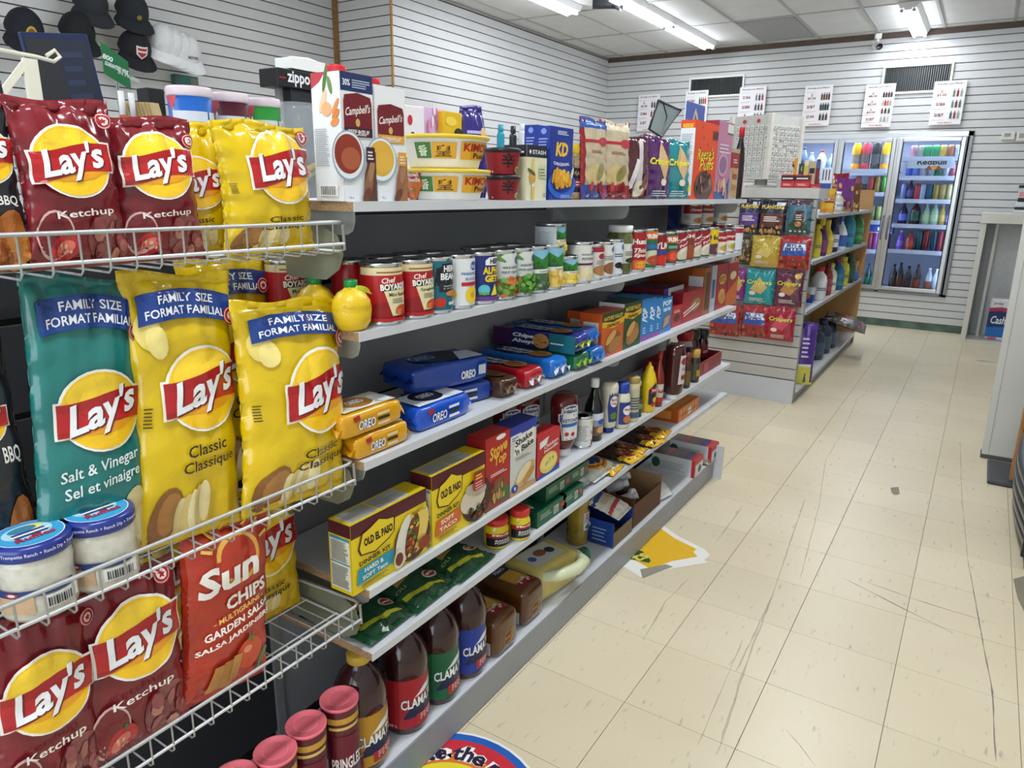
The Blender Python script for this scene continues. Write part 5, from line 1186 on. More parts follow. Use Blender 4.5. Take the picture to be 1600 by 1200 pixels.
giant = lambda food, t, seed: [R(-.5, .5, .5, 1, '#7fb8d0'), P([(-.5, .5), (-.5, .8), (-.25, .92), (.0, .76), (.2, .9), (.5, .78), (.5, .5)], '#2f7a2c'), P([(-.3, .5), (-.1, .75), (.1, .5)], '#1f5a24'), R(-.5, .42, .5, .52, '#e4e6e0'), T(t, .1, .47, .34, .05, '#4a5a44', .02), R(-.5, 0, .5, .42, food[0])] + blobs(-.48, .03, .48, .40, 28, .06, food, seed)
cans(ctr(7) + .002, 'green landscape can of cut beans', '#2f7a2c', giant(['#4a6a48', '#5f8458', '#3a5838', '#8aa088'], 'Green Beans', 3), r=.0375)
cans(ctr(8) + .002, 'green landscape can of cream corn at the foot of the stack', '#2f7a2c', giant(['#e0c060', '#e8d080', '#d0a840', '#efe0a8'], 'Cream Corn', 4), r=.0375)
cans(ctr(9) + .002, 'green landscape can of peaches, lower of the stacked two', '#2f7a2c', giant(['#e8cc58', '#efdc88', '#d8b440'], 'Peaches', 5), r=.0375, h=.0825)
cans(ctr(9) - .045, 'green landscape can standing on top of another can', '#2f7a2c', giant(['#e8cc58', '#efdc88', '#d8b440'], 'Peaches', 6) + [R(-.62, 0, -.18, 1, '#cdd6d8'), lines(-.55, .2, -.25, .85, 12, '#8f9a9c', .35, 2)], dx=-.018, z=Z2 + .083, r=.041, h=.086, a0=-.15)
pot = [R(-.5, 0, .5, 1, '#d6d6d2'), E(.2, .86, .1, .1, '#24509a', 14), T('WHOLE WHITE', .06, .74, .46, .06, '#2a3040', .02), T('POTATOES', .06, .62, .42, .07, '#2a3040', .03), R(-.5, .44, .5, .50, '#5a2030'), E(-.05, .22, .2, .16, '#ddd2a8', 14), E(.2, .2, .18, .15, '#e6dcb8', 14), E(.1, .1, .16, .1, '#d4c89c', 12)]
cans(ctr(10) + .002, 'white potato can right of the stacked cans', '#d6d6d2', pot, r=.0385, h=.115)
# slim cans, pickle jar and soup cans to the far end
far = [(1.858, 1.924, 'white and red slim can', '#d8d6d2', [R(-.5, 0, .5, 1, '#d6d4d0'), R(-.5, .84, .5, 1, '#a02430'), E(.1, .7, .14, .1, '#a02430'), lines(-.1, .45, .3, .6, 3, '#55504c', .4), E(.1, .25, .3, .18, '#a8784a', 14)], .105),
       (1.920, 1.989, 'white mushroom can with red back', '#d8d6d2', [R(-.5, 0, .5, 1, '#d9d7d4'), E(.2, .85, .12, .1, '#24509a', 12), lines(-.2, .52, .3, .68, 3, '#4a4a50', .4), E(.1, .25, .28, .2, '#8a5a3a', 12)], .108),
       (1.988, 2.061, 'white can with dark olives picture', '#d4d8dc', [R(-.5, 0, .5, 1, '#d0d6dc'), E(.2, .85, .12, .1, '#24509a', 12), lines(-.15, .55, .25, .68, 2, '#2a3a70', .45), E(.0, .28, .14, .1, '#1c1a20'), E(.2, .22, .14, .1, '#24222a')], .112)]
for a, b, d, c, sh, h in far: cans((a + b) / 2 + .004, d + ' left of the pickle jar', c, sh, r=.035, h=h)
yj = (2.056 + 2.163) / 2
bottle('pickle_jar', 'glass pickle jar with white lid among the cans', -.965, yj, Z2, [(.038, 0), (.041, .006), (.041, .115), (.036, .128), (.034, .132)], '#5a6030', [(.037, .129), (.039, .132), (.039, .148), (.036, .150)], '#dfe2e2', (.035, .095, .0412), '#d3d4cc', [E(.2, .82, .1, .14, '#24509a', 12), lines(-.1, .4, .3, .65, 3, '#4a4a40', .4), E(.1, .15, .2, .14, '#3a2c20', 10)], mat=M('#575c2c', rough=.12, coat=.5, var=.4, vs=50), cat='jar', group=gc)
sq = [(2.143, 2.247, 'tall red tomato sauce can with white lettering', '#a01c24', [R(-.5, 0, .5, 1, '#a01c24'), T("Hunt's", .0, .76, .6, .15, '#efe8e4', .04), T('Thick', .0, .52, .5, .12, '#efe0d8', .03, .3), T('Epais', .0, .38, .5, .12, '#efe0d8', .03, .3), R(-.5, 0, .5, .26, '#d0602c'), E(.0, .13, .2, .1, '#e0a030')], .135),
      (2.241, 2.335, 'tall green vegetable soup can with orange top', '#2a6a44', [R(-.5, 0, .5, 1, '#2a6a44'), R(-.5, .78, .5, 1, '#d86a1c'), T('PRIMO', .0, .87, .6, .13, '#f0ece6', .04), R(-.5, .52, .5, .64, '#2f6ab0'), E(.0, .28, .4, .2, '#c8ccb0'), E(.1, .2, .3, .15, '#b0482c')], .135),
      (2.328, 2.428, 'dark red tomato can with large white lettering', '#8c1620', [R(-.5, 0, .5, 1, '#8c1620'), T('AYLMER', .02, .66, .9, .22, '#ece4e2', .03), R(-.5, .36, .5, .50, '#2a4a9a'), E(.0, .18, .3, .17, '#c8301c'), E(.2, .15, .2, .14, '#d8402c')], .118),
      (2.421, 2.540, 'green tomato can with orange top', '#1f5a3c', [R(-.5, 0, .5, 1, '#1f5a3c'), R(-.5, .70, .5, .94, '#d8641c'), T('PRIMO', .0, .82, .66, .16, '#f0ece6', .04), lines(-.2, .52, .3, .62, 2, '#a8c8b0', .5), E(.0, .24, .26, .2, '#c8341c'), E(.0, .24, .16, .12, '#dc5a3c')], .118),
      (2.539, 2.626, 'red mushroom soup can right of the green tomato can', '#a02430', None, .118),
      (2.618, 2.702, 'brown chili can with a red top', '#7a3a24', [R(-.5, 0, .5, 1, '#7a3a24'), R(-.5, .78, .5, 1, '#a02430'), T('CHILI', 0, .86, .6, .13, '#ece0d8', .04), E(0, .3, .4, .25, '#9a4a28')], .118),
      (2.694, 2.790, 'red mushroom soup can right of the brown chili can', '#a02430', None, .118),
      (2.781, 2.906, 'red mushroom soup can left of the yellow can', '#a02430', None, .118),
      (2.896, 3.004, 'yellow hot stew can among the red soup cans', '#d9bc1c', [R(-.5, 0, .5, 1, '#d9bc1c'), T('Hot', 0, .68, .5, .18, '#2a2018', .04), E(0, .22, .4, .22, '#5a3a48'), E(.2, .2, .2, .12, '#c08030')], .118),
      (3.004, 3.137, 'white and red noodle soup can right of the yellow can', '#d9d4cc', 'soup', .10),
      (3.126, 3.258, 'white and red soup can second from the far end', '#d9d4cc', 'soup', .10),
      (3.247, 3.367, 'plain white can at the far end of the second shelf', '#d8dce0', [R(-.5, 0, .5, 1, '#d4d8de'), R(-.5, .74, .5, .95, '#a02438')], .115)]
mush = [R(-.5, 0, .5, 1, '#a02430'), P([(-.5, .62), (-.5, 1), (.5, 1), (.5, .95)], '#8a1622'), T('Cream', -.05, .78, .5, .11, '#eee4e0', .03, .2, .5), T('Poulet', .05, .62, .5, .10, '#eee4e0', .02, .2, .5), E(.1, .25, .36, .26, '#dcd6c8', 18, .3), E(.12, .22, .28, .18, '#c9c0ac', 16, .3), R(-.5, 0, .5, .06, '#3a5a34')]
soup = [R(-.5, 0, .5, .55, '#d9d4cc'), R(-.5, .55, .5, 1, '#a01c28'), T("Campbell's", 0, .76, .8, .2, '#ece4e0', .02, .3), E(.1, .25, .3, .18, '#d0a858', 14), E(.1, .25, .2, .12, '#8a9a50', 12)]
for a, b, d, c, sh, h in sq:
    cans((a + b) / 2 + .002, d, c, mush if sh is None else soup if sh == 'soup' else sh, r=min(.0385, (b - a) * .49), h=h)
# cans stacked high at the far end
for i, (a, b, d, c) in enumerate([(2.887, 3.071, 'large soup can, leftmost of the upper three at the far end', 0), (3.011, 3.257, 'large soup can, middle of the upper three at the far end', 0), (3.257, 3.433, 'large soup can, rightmost of the upper three at the far end', 1)]):
    r = .043 if i < 2 else .04; y = (a + b) / 2
    tin('food_can', d, -1.045, y, Z2 + .119, r, .089, '#d9d4cc', [R(-.5, 0, .5, .56, '#d6d4d0'), R(-.5, .56, .5, 1, '#94141f'), T("Campbell's", .05, .77, .6, .16, '#ece4e0', .02, .3), E(.1, .2, .26, .18, '#c8a050', 14), E(.1, .2, .2, .13, '#b05a2c', 14), lines(-.45, .25, -.2, .5, 4, '#6a6a66', .4)], -.5, gc)
    tin('food_can', d.replace('large soup can', 'soup can below the large can').replace('of the upper three ', ''), -1.045, y, Z2, .0375, .118, '#a02430', [], -.4, gc)
box('rice_box', 'dark blue box at the back of the far end, second shelf', 'box', -1.10, 2.982, 3.101, Z2, .20, .05, '#1c2f6e', group=gc)
box('soup_box', 'orange-brown box behind the upper soup cans', 'box', -1.10, 3.22, 3.28, Z2, .205, .05, '#a8541c', group=gc)
# back row: only lids show between the front cans
for i, y in enumerate([m[0], m[1], m[2], m[3], m[5], m[6], m[7]]):
    tin('food_can', 'back row can showing only its lid, %s from the lemon bottles' % ORD[i], XC - .082, y + .012, Z2, .0375, .117, ['#a8141c', '#a8141c', '#17667c', '#d9dcde', '#cfd4cf', '#cfd4cf', '#2f7a2c'][i], [], -.35, gc)


# ================================================================== THIRD SHELF: cookies and snack boxes
def cookie_pack(label, x, y, z, L_, W_, H_, col, side=(), top=(), rot=0.0, endcol=None, seed=1, group='cookie packs on the third shelf', fin=.016):
    """wrapped tray: long axis local X, crimped fins at both ends, print on the -Y side and the top"""
    rnd = random.Random(seed); bm = bmesh.new()
    bmesh.ops.create_cube(bm, size=1, matrix=Matrix.Translation((0, 0, H_ / 2)) @ Matrix.Diagonal((L_, W_, H_, 1)))
    bmesh.ops.bevel(bm, geom=bm.edges[:], offset=min(.011, H_ * .3), segments=3, affect='EDGES', profile=.6)
    bmesh.ops.subdivide_edges(bm, edges=[e for e in bm.edges if e.calc_length() > .03], cuts=4, use_grid_fill=True)
    for v in bm.verts:
        q = noise.noise(Vector((v.co.x * 26, v.co.y * 26, v.co.z * 40 + seed)))
        e = max(0, abs(v.co.x) / (L_ / 2) - .75) * 4
        v.co.z += q * .0025 * (1 if v.co.z > H_ * .3 else 0) * (1 + 2 * e) - (v.co.z - H_ * .5) * .22 * e * e
        v.co.y *= 1 - .06 * e * e
    parts = [('wrapper', MB().bm(bm, foil(col), True).mesh('wrapper'))]
    for s_ in (-1, 1):
        vs = []; n = 9
        for i in range(n + 1):
            t = -1 + 2 * i / n
            for k in range(3):
                vs.append((s_ * (L_ / 2 - .006 + k * fin / 2 + (rnd.random() - .5) * .004 * (k > 1)), t * W_ * .46, H_ * .48 + math.sin(t * 7 + k * 1.4 + seed) * .006 * k + (rnd.random() - .5) * .004))
        fs = [(i * 3 + k, i * 3 + k + 1, i * 3 + k + 4, i * 3 + k + 3) for i in range(n) for k in range(2)]
        vb = [(a, b, c - .001) for a, b, c in vs]; o = len(vs)
        fs += [tuple(reversed([o + q for q in f])) for f in fs]
        parts.append(('crimped_end', MB().add(vs + vb, fs, foil(endcol or col), True).mesh('crimped_end')))
    if side: parts.append(('side_print', decal(MB(), lambda u, v, n: (u * L_, -W_ / 2 - n - .0012, v * H_), side, .0006, .00022, L=.02).mesh('side_print')))
    if top: parts.append(('top_print', decal(MB(), lambda u, v, n: (u * L_, v * W_, H_ + n + .0016), top, .0006, .00022, L=.02).mesh('top_print')))
    return thing('cookie_pack', label, 'cookies', (x, y, z), (0, 0, rot), group, parts)
def oreo_side(c, band): return [P([(-.34, .86), (-.24, .90), (-.22, .70), (-.31, .62)], '#a8242c'), T('OREO', -.12, .45, .27, .38, '#123070', .06, .12), T('OREO', -.12, .45, .27, .38, '#e6ebf4', .02, .12), R(.05, .62, .25, .74, band), R(.05, .42, .25, .54, '#2a2422'), R(.05, .22, .25, .34, band)]
def oreo_top(c, ck, bg): return [P([(-.40, -.38), (.42, -.42), (.44, .40), (-.36, .42)], bg), E(-.02, .02, .26, .40, '#eef0f2', 24), E(-.02, .04, .235, .36, ck, 24), E(-.02, .04, .17, .25, '#3a3230' if ck == '#1f1c20' else '#b07a30', 20), T('OREO', -.02, .06, .26, .24, '#dfe4ec', .05, .1), E(.30, -.1, .12, .3, '#e8eaec', 14)]
RQ = PI / 2
w = .085
y0, y1, z0, z1 = 0.898,1.048,0.851,0.904
cookie_pack('golden yellow cookie pack, lower of the two at the near end', -.925 - w / 2, (y0 + y1) / 2, Z3, y1 - y0, w, .046, '#d59a14', oreo_side(0, '#d9c79a'), oreo_top(0, '#b8813a', '#d8d2bc'), RQ, seed=2)
y0, y1, z0, z1 = 0.871,1.026,0.901,0.952
cookie_pack('golden yellow cookie pack, upper of the two at the near end', -.928 - w / 2, (y0 + y1) / 2, Z3 + .049, y1 - y0 + .01, w * 1.05, .047, '#d59a14', oreo_side(0, '#d9c79a'), oreo_top(0, '#b8813a', '#d8d2bc'), RQ, seed=3)
y0, y1, z0, z1 = 1.088,1.273,0.815,0.875
cookie_pack('blue and white sandwich cookie pack lying beside the golden packs', -.935 - w * .6, (y0 + y1) / 2, Z3, y1 - y0, w * 1.2, .052, '#1550c0', oreo_side(0, '#dfe4ea'), oreo_top(0, '#1f1c20', '#dbe2ec'), RQ, seed=4)
x, y = -0.956,1.216
cookie_pack('dark blue cookie pack under another of its kind', -1.035, 1.315, Z3, .20, .10, .05, '#143f9c', oreo_side(0, '#dfe4ea'), (), RQ - .25, seed=5)
cookie_pack('dark blue cookie pack, uppermost of its pair', -1.045, 1.284, Z3 + .055, .23, .125, .058, '#12409e', [T('OREO', .2, .4, .2, .36, '#dfe4ec', .05, .12), R(.34, .3, .44, .7, '#c9ccd4')], [E(.05, .05, .32, .4, '#0f2e70', 22), E(.12, .0, .2, .3, '#22242c', 20), P([(.12, -.42), (.45, -.42), (.47, .1), (.3, .15)], '#c9d4e6'), T('OREO', -.15, .1, .3, .3, '#8fa0c8', .04)], RQ - .2, seed=6)
# chewy cookies: packs pointing out at the aisle
ahoy = lambda c, t='Chips Ahoy!': [E(-.08, 0, .26, .42, '#10225a', 18), T(t.split()[0], -.08, .14, .4, .26, '#dfe6f2', .05, .1), T(t.split()[-1], -.08, -.16, .4, .26, '#dfe6f2', .05, .1), E(.24, 0, .13, .36, '#c08a4c', 16), E(.24, 0, .10, .28, '#b27c40', 14)] + blobs(.17, -.22, .31, .22, 7, .025, ['#3a2014'], 3)
def ahoy_side(): return [E(-.12, .5, .17, .48, '#16245e', 16), T('Chips', -.12, .66, .26, .28, '#e6eaf2', .05, .1), T('Ahoy!', -.12, .34, .28, .28, '#e6eaf2', .05, .1), E(.10, .5, .1, .42, '#bd8848', 16)] + blobs(.04, .2, .17, .8, 8, .02, ['#3a2014', '#5a3018'], 3) + [lines(.22, .42, .38, .58, 1, '#cfe4ea', .5)]
cookie_pack('brown chewy snack pack with a torn silver end', -1.045, 1.442, Z3, .22, .075, .05, '#3f2616', (), [E(.2, 0, .2, .4, '#6a4226', 14), lines(-.25, -.2, .05, .2, 2, '#d8c8a8', .5)], .0, '#8a6a4a', 7)
cookie_pack('red chewy cookie pack next to the blue one', -1.055, 1.555, Z3, .25, .085, .052, '#a31722', (), ahoy('#a31722'), .0, '#c8ccd0', 8)
cookie_pack('bright blue chewy cookie pack lying right of the red pack', -1.06, 1.687, Z3, .26, .09, .055, '#1668c0', (), ahoy('#1668c0'), .0, '#d0d6da', 9)
yq = 1.790
cookie_pack('green ended cookie pack at the bottom of the cookie stack', -1.055, yq + .015, Z3, .27, .085, .05, '#1f6a4a', ahoy_side(), (), .0, '#8fae2c', 10)
cookie_pack('purple and blue cookie pack with a green end, on the stack', -1.06, yq + .005, Z3 + .053, .28, .09, .052, '#2a2f86', [R(-.5, 0, -.25, 1, '#4a1c56'), R(.2, 0, .5, 1, '#1c6a7a')] + ahoy_side(), ahoy('#2a2f86'), .0, '#9fb82c', 11)
cookie_pack('blue cookie pack resting at the back of the stack top', -1.075, yq + .10, Z3 + .056, .27, .09, .05, '#1660b4', (), ahoy('#1660b4'), .03, '#1c6ab8', 12)
cookie_pack('blue cookie pack beside the stack, its crimped end out', -1.05, yq + .105, Z3, .27, .085, .05, '#175fae', (), (), .0, '#2a78c8', 13)
# granola and pastry boxes
gs = 'snack boxes on the third shelf'
def snack(px, x, h0, d, col, label, front, side=(), top=(), z=Z3, rot=0):
    y0, y1, zt = px
    return box('snack_box', label, 'box', x, y0, y1, z, (zt - z) if h0 is None else h0, d, col, front, side, top, rot, gs)
val = lambda c, low: [R(-.5, 0, .5, 1, c), P([(-.5, 1), (.5, 1), (.5, .70), (0, .62), (-.5, .70)], '#d8a81c'), P([(-.5, 1), (.5, 1), (.5, .82), (0, .76), (-.5, .82)], '#1c3a20'), T('NATURE VALLEY', 0, .87, .86, .09, '#d8b030', .03), T('CRUNCHY', 0, .70, .6, .07, '#2a2414', .03), E(.0, .30, .36, .2, low, 16, .4), E(.1, .24, .3, .14, '#a8743c', 14, .3), E(-.1, .42, .26, .1, '#c79a5a', 12, .5)]
snack((1.947,2.109,0.999), -.935, None, .075, '#c45a1c', 'orange granola bar box foremost of the granola boxes', val('#c45a1c', '#8a4a1c'), [R(-.5, 0, .5, 1, '#c8541c'), R(-.35, .15, .35, .8, '#d8dadc'), lines(-.3, .2, .3, .75, 8, '#9a9a98', .4)], [R(-.5, -.5, .5, .5, '#b8481a')])
snack((2.019,2.142,0.987), -1.02, None, .075, '#c45a1c', 'orange granola bar box set back behind the foremost one', val('#c45a1c', '#8a4a1c'), [R(-.5, 0, .5, 1, '#c8541c'), R(-.35, .15, .35, .8, '#d8dadc')], [R(-.5, -.5, .5, .5, '#3a2a1c')])
snack((2.106,2.249,1.011), -.935, None, .09, '#1f4a2c', 'dark green granola bar box', val('#1f4a2c', '#9a6a34'), [R(-.5, 0, .5, 1, '#d8dadc')], [R(-.5, -.5, .5, .5, '#2a4a30')])
pop = lambda c: [R(-.5, 0, .5, 1, c), T('POP', 0, .62, .3, .7, '#dfeaf4', .04, 0, 1.45), lines(-.2, .18, .2, .36, 3, '#cfe0f0', .4), R(-.5, 0, .5, .12, '#8a4a9a')]
for i, (px, lb) in enumerate(zip([(2.259,2.328,1.006), (2.326,2.392,1.003), (2.390,2.446,0.996)], ['blue toaster pastry box, first of the row after the green box', 'blue toaster pastry box, second of the row', 'blue toaster pastry box, third of the row'])):
    snack(px, -.94, None, .13, '#1f7cc4', lb, pop('#1f7cc4'), [R(-.5, 0, .5, 1, '#7a4fa8' if i == 0 else '#1f7cc4'), T('pop', 0, .6, .6, .3, '#e0e8f0', .04)], [R(-.5, -.5, .5, .5, '#2a86c8')])
snack((2.445,2.550,0.987), -.94, None, .12, '#1f80c8', 'blue toaster pastry box showing its brown pastry picture', [R(-.5, 0, .5, 1, '#1f80c8'), T('POP', 0, .85, .8, .16, '#e0eaf4', .04), T('tarts', 0, .68, .7, .12, '#e0eaf4', .04), P([(-.4, .1), (.3, .2), (.45, .55), (-.2, .5)], '#8a5a48'), P([(-.3, .15), (.22, .24), (.34, .48), (-.16, .44)], '#b89a90')])
snack((2.580,2.694,0.940), -.95, None, .08, '#b82a24', 'small red snack box right of the pastry boxes', [R(-.5, 0, .5, 1, '#b82a24'), E(0, .4, .3, .2, '#5a2418', 14), lines(-.3, .68, .3, .82, 2, '#e8dcd4', .45)])
snack((2.614,2.830,0.999), -1.0, None, .16, '#4a1840', 'purple cupcakes box at the back of the third shelf', [R(-.5, 0, .5, 1, '#c4ccd8'), lines(-.4, .3, .4, .85, 6, '#6a7ab0', .4), R(-.5, .0, -.3, 1, '#24389a')], [R(-.5, 0, .5, 1, '#4a1440'), R(-.5, .86, .5, 1, '#7a1c38'), T('Cupcakes', 0, .62, .86, .2, '#c8b4c8', .03)], [R(-.5, -.5, .5, .5, '#5a1c40')])
snack((2.689,2.932,0.981), -.95, None, .07, '#a81c24', 'red cake box with a brown cake slice picture', [R(-.5, 0, .5, 1, '#a81c24'), E(.15, .5, .32, .26, '#7a4a34', 18, .5), E(.15, .5, .24, .18, '#a87a54', 16, .5), xf(lines(-.4, -.08, .4, .12, 2, '#e8dcd4', .5), -.05, .42, 1, .35)], [R(-.5, 0, .5, 1, '#8c141c')], [R(-.5, -.5, .5, .5, '#b02a30')])
snack((2.935,3.030,1.058), -.95, None, .24, '#8a4a1c', 'long orange-brown box standing deep on the third shelf', [R(-.5, 0, .5, 1, '#9a5a24'), R(-.3, .1, .3, .9, '#5a3018')], [R(-.5, 0, .5, 1, '#a85a20'), P([(-.5, 0), (.1, 0), (.3, 1), (-.5, 1)], '#8a4416'), R(.22, .3, .48, .82, '#c9cdd2')], [R(-.5, -.5, .5, .5, '#b0642a')])
snack((3.026,3.098,1.060), -.95, None, .12, '#aab8c8', 'thin pale blue box before the red cracker boxes', [R(-.5, 0, .5, 1, '#aab8c8'), R(-.3, .3, .3, .7, '#3a5a90')])
rz = lambda c: [R(-.5, 0, .5, 1, c), E(0, .66, .36, .14, '#1c2c5a', 16), E(0, .66, .32, .12, '#d8b030', 16), T('RITZ', 0, .66, .5, .12, '#a01c20', .04), E(0, .3, .3, .15, '#d09a4c', 16), E(.1, .22, .3, .12, '#c08a3c', 14)]
snack((3.104,3.267,1.059), -.95, None, .07, '#a31a22', 'red cracker box with round yellow emblem', rz('#a31a22'))
snack((3.261,3.427,1.053), -.95, None, .07, '#9a2a20', 'red and orange box at the far end of the third shelf', [R(-.5, 0, .5, 1, '#9a2420'), P([(-.5, 0), (.5, 0), (.5, .6), (-.5, .3)], '#c8641c'), E(.0, .7, .3, .1, '#d8c8a0', 14)])


# ================================================================== FOURTH SHELF: dinner kits and condiments
gk = 'boxed mixes on the fourth shelf'
roof = lambda: [R(-.5, .80, .5, 1, '#4a1420')] + [R(-.5, .82 + .035 * i, .5, .83 + .035 * i, '#6a2432') for i in range(5)]
def kit(y0, y1, zt, x, c1, words, food, label, side_extra=()):
    f = [R(-.5, 0, .5, 1, '#e0c516')] + roof() + [P([(-.40, .52), (-.43, .62), (-.38, .82), (-.28, .86), (-.16, .93), (-.05, .86), (.05, .84), (.04, .62), (-.04, .55), (-.22, .47)], '#3a1418'), P([(-.385, .535), (-.41, .62), (-.365, .81), (-.27, .845), (-.16, .91), (-.055, .845), (.03, .825), (.025, .625), (-.05, .565), (-.22, .49)], '#e0c516'), T('OLD EL PASO', -.17, .69, .37, .12, '#2a1410', .055, 0, .06), T('DINNER KIT', -.22, .42, .40, .06, '#2a2010', .03, 0, .06), P([(-.46, .12), (-.0, .16), (.02, .37), (-.44, .34)], c1), T(words[0], -.24, .295, .24, .065, '#eee8d0', .025, 0, .05), T(words[1], -.23, .20, .32, .06, '#eee8d0', .025, 0, .05), lines(-.40, .04, -.05, .12, 4, '#4a4010', .35)]
    f += food + [lines(.25, .74, .46, .79, 2, '#5a4a10', .4)]
    sd = [R(-.5, 0, .5, 1, '#d6ba14'), R(-.5, .82, .5, 1, '#4a1420'), R(-.44, .05, .44, .80, '#d9d9c8'), R(-.44, .76, .44, .80, '#3a8fa8'), R(-.44, .42, .44, .44, '#3a8fa8'), lines(-.40, .46, .38, .75, 14, '#5a5a50', .42, 3), lines(-.40, .08, .38, .40, 14, '#5a5a50', .42, 4)]
    tp = [R(-.5, -.5, .5, .5, '#d6ba14'), R(-.46, -.40, .30, .42, '#b9b9b4'), lines(-.44, -.36, .26, .38, 12, '#77776f', .42, 5), R(-.12, -.45, -.10, .45, '#d6ba14')]
    box('dinner_kit', label, 'box', x, y0, y1, Z4, zt - Z4, .06, '#dcc016', f, sd, tp, group=gk)
hard = [E(.28, .36, .26, .34, '#4a2c1c', 20), E(.17, .40, .12, .36, '#dcd8cc', 18, -.2), E(.38, .44, .12, .34, '#e0c25c', 18, -.2), E(.27, .40, .09, .32, '#6a3a1c', 16, -.2)] + blobs(.2, .12, .34, .7, 18, .03, ['#4f7a2c', '#c8401c', '#e8b83c', '#7a4424', '#d9641c'], 4) + [E(.06, .18, .07, .14, '#d8d2c4', 14), E(.06, .18, .055, .10, '#6a2c1c', 12), E(.42, .22, .09, .1, '#8a3018', 14)]
soft = [E(.32, .34, .30, .33, '#3a2018', 22), E(.24, .38, .25, .2, '#cfc4b0', 20, .2), E(.30, .50, .22, .1, '#b9ac98', 16, -.3)] + blobs(.12, .06, .48, .26, 20, .035, ['#3a2418', '#5a3824', '#4f6a2c', '#8a2c18'], 5) + [R(.22, .50, .44, .78, '#a81c24'), lines(.26, .66, .40, .75, 2, '#e8c43c', .5), lines(.25, .52, .42, .64, 3, '#e6b8b4', .4)]
kit(0.872,1.097,0.737, -.925, '#1f8fae', ('HARD &', 'SOFT Taco'), hard, 'yellow taco dinner kit with a blue patch, nearest on its shelf')
kit(1.115,1.317,0.755, -.925, '#c8602c', ('SOFT', 'TACO'), soft, 'yellow taco dinner kit with an orange patch, second on its shelf')
y0, y1, zt = 1.323,1.432,0.779
stf = [R(-.5, 0, .5, 1, '#a81f1c'), E(.12, .95, .2, .035, '#e8e4e0', 14), T('Stove', .02, .80, .72, .17, '#e2b23c', .03, .15, .12), T('Top', .10, .64, .50, .17, '#e2b23c', .03, .15, .08), lines(-.3, .45, .4, .50, 2, '#e8d8d0', .5), P([(-.5, 0), (.5, 0), (.5, .12), (.2, .42), (-.2, .38)], '#8a3a24'), E(.05, .22, .3, .14, '#7a5a34', 16), E(.28, .14, .22, .1, '#3f6a2c', 14)] + blobs(-.2, .12, .25, .32, 14, .06, ['#a8834a', '#6a4a28', '#c09a5c'], 4)
box('stuffing_box', 'red stuffing mix box with yellow script beside the taco kits', 'box', -.928, y0, y1, Z4, zt - Z4, .055, '#a81f1c', stf, [R(-.5, 0, .5, 1, '#8c1818')], [R(-.5, -.5, .5, .5, '#b8302c')], group=gk)
y0, y1, zt = 1.433,1.561,0.777
skb = [R(-.5, 0, .5, 1, '#c9cbc4'), R(-.5, .86, .5, 1, '#24389a'), R(-.5, .78, -.1, .88, '#d6d8dc'), lines(-.45, .80, -.15, .86, 2, '#3a5a9a', .5), P([(-.42, .56), (.42, .62), (.40, .88), (-.32, .82)], '#e4e2da'), T('Shake', .0, .775, .66, .10, '#1c1c22', .03, 0, .1), T("'n Bake", .02, .655, .72, .10, '#1c1c22', .03, 0, .1), lines(-.3, .50, .3, .55, 2, '#6a6a66', .4), E(.05, .22, .42, .12, '#c9a468', 18, .3), E(.0, .28, .30, .09, '#e0cfa8', 16, .3), E(.2, .2, .25, .07, '#b8843c', 14, .3), R(-.5, 0, .5, .08, '#b9935c'), E(-.34, .10, .12, .06, '#24389a', 14), T('9', -.34, .10, .08, .06, '#e0e4f0', .03)]
box('coating_mix_box', 'blue and cream chicken coating mix box', 'box', -.928, y0, y1, Z4, zt - Z4, .055, '#1c2c86', skb, [R(-.5, 0, .5, 1, '#1c2c86')], [R(-.5, -.5, .5, .5, '#20328c')], group=gk)
y0, y1, zt = 1.568,1.694,0.713
sp = [R(-.5, 0, .5, 1, '#b8242c'), P([(-.4, .86), (.0, .92), (-.1, .76), (-.4, .70)], '#e0dcd8'), T('Chicken', .1, .72, .62, .08, '#eee4dc', .02, 0, .1), T('Noodle', .1, .62, .6, .08, '#eee4dc', .02, 0, .1), P([(-.5, 0), (.5, 0), (.5, .14), (-.5, .06)], '#22409a'), E(.0, .30, .40, .24, '#d9c45c', 20), E(.0, .32, .34, .17, '#e2d27c', 18)] + blobs(-.2, .26, .2, .40, 8, .03, ['#8a9a3c', '#c8a83c'], 4)
box('soup_mix_box', 'red soup mix box with a yellow soup bowl picture', 'box', -.928, y0, y1, Z4, zt - Z4, .05, '#b8242c', sp, [R(-.5, 0, .5, 1, '#a01c24')], [R(-.5, -.5, .5, .5, '#c03038')], group=gk)
gb_ = 'condiments on the fourth shelf'
